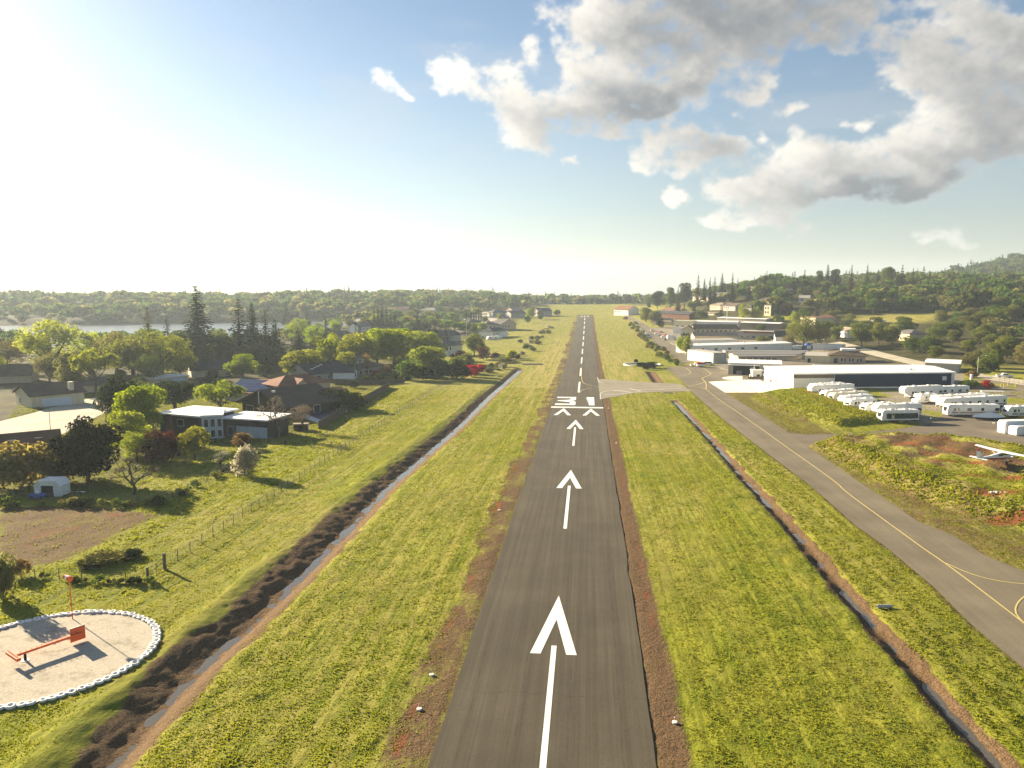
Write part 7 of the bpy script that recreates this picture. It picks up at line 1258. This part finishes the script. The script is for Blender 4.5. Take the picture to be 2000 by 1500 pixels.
    m.build('stones', mat('white_rubble', (.62, .59, .54), .9, .2, 3), e)
    # far pylon mast on the left
    e = root('lattice_pole', at(911, 655), 0, 'pale thin pole before the far slim cypresses', 'pole'); MB().tube([(0, 0, 0), (0, 0, 9)], [.2, .12], 6).build('pole', M_TRIM, e); MB().box(-.4, -.2, 8.6, .4, .2, 9.2).build('lamp_head', M_TRIM, e)
    for (x, y, yt, l) in ((100, 860, 797, 'thin dark street pole on the pale street'), (92, 782, 750, 'thin dark pole in front of the garage wing')):
        e = root('street_pole', at(x, y), 0, l, 'pole'); h = (y - yt) * mpp(x, y); MB().tube([(0, 0, 0), (0, 0, h)], [.07, .05], 6).build('pole', P_POST, e); MB().box(-.12, -.12, -.1, .12, .12, .25).build('base', P_POST, e)
caravans(); cars(); aircraft(); circle(); fences(); person(); odds()
def grass():
    """standing tufts over the near field, one mesh"""
    rng = np.random.default_rng(3); n = 520000
    y = 40 + 235 * rng.random(n) ** 1.7; x = rng.uniform(-1, 1, n) * (22 + .62 * y) - .05 * y
    k = np.ones(n, bool); e = fbm(x * .9, y * .7, 3, 77)
    pv = np.full(n, -1e9)
    for P in PAVED: pv = np.maximum(pv, poly_sd(P, x, y))
    sl, sr = seg_side(DITCH_L, x, y), seg_side(DITCH_R, x, y); d = np.zeros(n)
    d = np.maximum(d, sst(-11.5, -9, x) * sst(-7, -7.8, x)); d = np.maximum(d, sst(11, 9.2, x) * sst(7, 7.8, x) * 1.2)
    d = np.maximum(d, np.where(sl < 0, sst(-6.4, -4.2, sl), sst(3.2, 1.4, sl)) * 1.05); d = np.maximum(d, sst(1.8, .9, np.abs(sr)) * 1.1)
    d = np.maximum(d, .85 * sst(-1, 2, poly_sd(DIRT_FIELD, x, y))); d = np.maximum(d, 1.2 * sst(CIRC_R + .9, CIRC_R + .4, np.hypot(x - CIRC[0], y - CIRC[1]))); d = np.maximum(d, .8 * sst(0, 2, poly_sd(YARD, x, y)))
    d = np.maximum(d, .9 * sst(1, 4, poly_sd(BANK_B, x, y)) * sst(.36, .52, fbm(x * .12, y * .05, 4, 31)))
    k &= (pv < -.35) & (rng.random(n) > d * 1.0) & (vnoise(x * 1.6, y * .9, 6) + .5 * vnoise(x * 1.15, y * .02, 4) > .45); x, y, e, sr = x[k], y[k], e[k], sr[k]; n = len(x); z = ground(x, y) + (fbm(x * .55, y * .45, 3, 5) - .5) * .18
    bb = poly_sd(BANK_B, x, y); big = 1 + 2.0 * sst(-4, -1, bb) * sst(5, 1.5, bb) + .5 * sst(0, 3, bb) + 1.3 * sst(-3, 0, poly_sd(BANK_A, x, y)) + .6 * np.exp(-((sr - 5) / 5) ** 2) * (x > 28) + .8 * sst(-38, -48, x) * sst(.5, .7, e)
    rows = vnoise(x * 1.15, y * .02, 4)
    h = rng.uniform(.03, .085, n) * big * (.6 + .8 * rows); w = rng.uniform(.03, .07, n) * (1 + (y - 40) / 110) * np.sqrt(big); h = h * (1 + (y - 40) / 260)
    V = []
    for j in range(2):
        a = rng.uniform(0, 6.28, n); dx, dy = np.cos(a) * w, np.sin(a) * w; lx, ly = rng.normal(size=n) * h * .5, rng.normal(size=n) * h * .5; s = rng.uniform(.25, .6, n)
        V.append(np.stack([np.stack([x - dx, y - dy, z - .05], -1), np.stack([x + dx, y + dy, z - .05], -1), np.stack([x + dx * s + lx, y + dy * s + ly, z + h], -1), np.stack([x - dx * .3 + lx, y - dy * .3 + ly, z + h * rng.uniform(.6, 1, n)], -1)], 1).reshape(-1, 3))
    V = np.concatenate(V); F = np.arange(len(V)).reshape(-1, 4); tint = np.tile(np.clip(rng.random(n) * .6 + .8 * (fbm(x * .05, y * .05, 3, 12) - .3), 0, 1), 2)
    me = npmesh('grass', V, F, [leaf_mat('grass_blades', (.15, .172, .020), (.275, .255, .042), .55, 0.0)], {'tint': ('FACE', tint)}); tag(link('grass', me), kind='stuff'); print('grass', len(F))
grass()
# ---------------------------------------------------------------- haze
def haze():
    x0, x1, y0, y1, z0, z1 = -4100, 4100, -55, 5100, -75, HAZE_TOP
    V = [(x, y, z) for z in (z0, z1) for y in (y0, y1) for x in (x0, x1)]
    F = np.array([[0, 2, 3, 1], [4, 5, 7, 6], [0, 1, 5, 4], [2, 6, 7, 3], [0, 4, 6, 2], [1, 3, 7, 5]])
    m = bpy.data.materials.new('hazy_air'); m.use_nodes = True; m.node_tree.nodes.clear(); t = NT(m.node_tree)
    out = t.n('ShaderNodeOutputMaterial'); v = t.n('ShaderNodeVolumePrincipled'); t.L.new(v.outputs[0], out.inputs['Volume'])
    v.inputs['Color'].default_value = (.72, .86, 1.0, 1); v.inputs['Density'].default_value = HAZE_DENSITY; v.inputs['Anisotropy'].default_value = .25
    tag(link('haze', npmesh('haze', V, F, [m])), kind='stuff')
HAZE_TOP = 160.0; HAZE_DENSITY = .00013
haze()
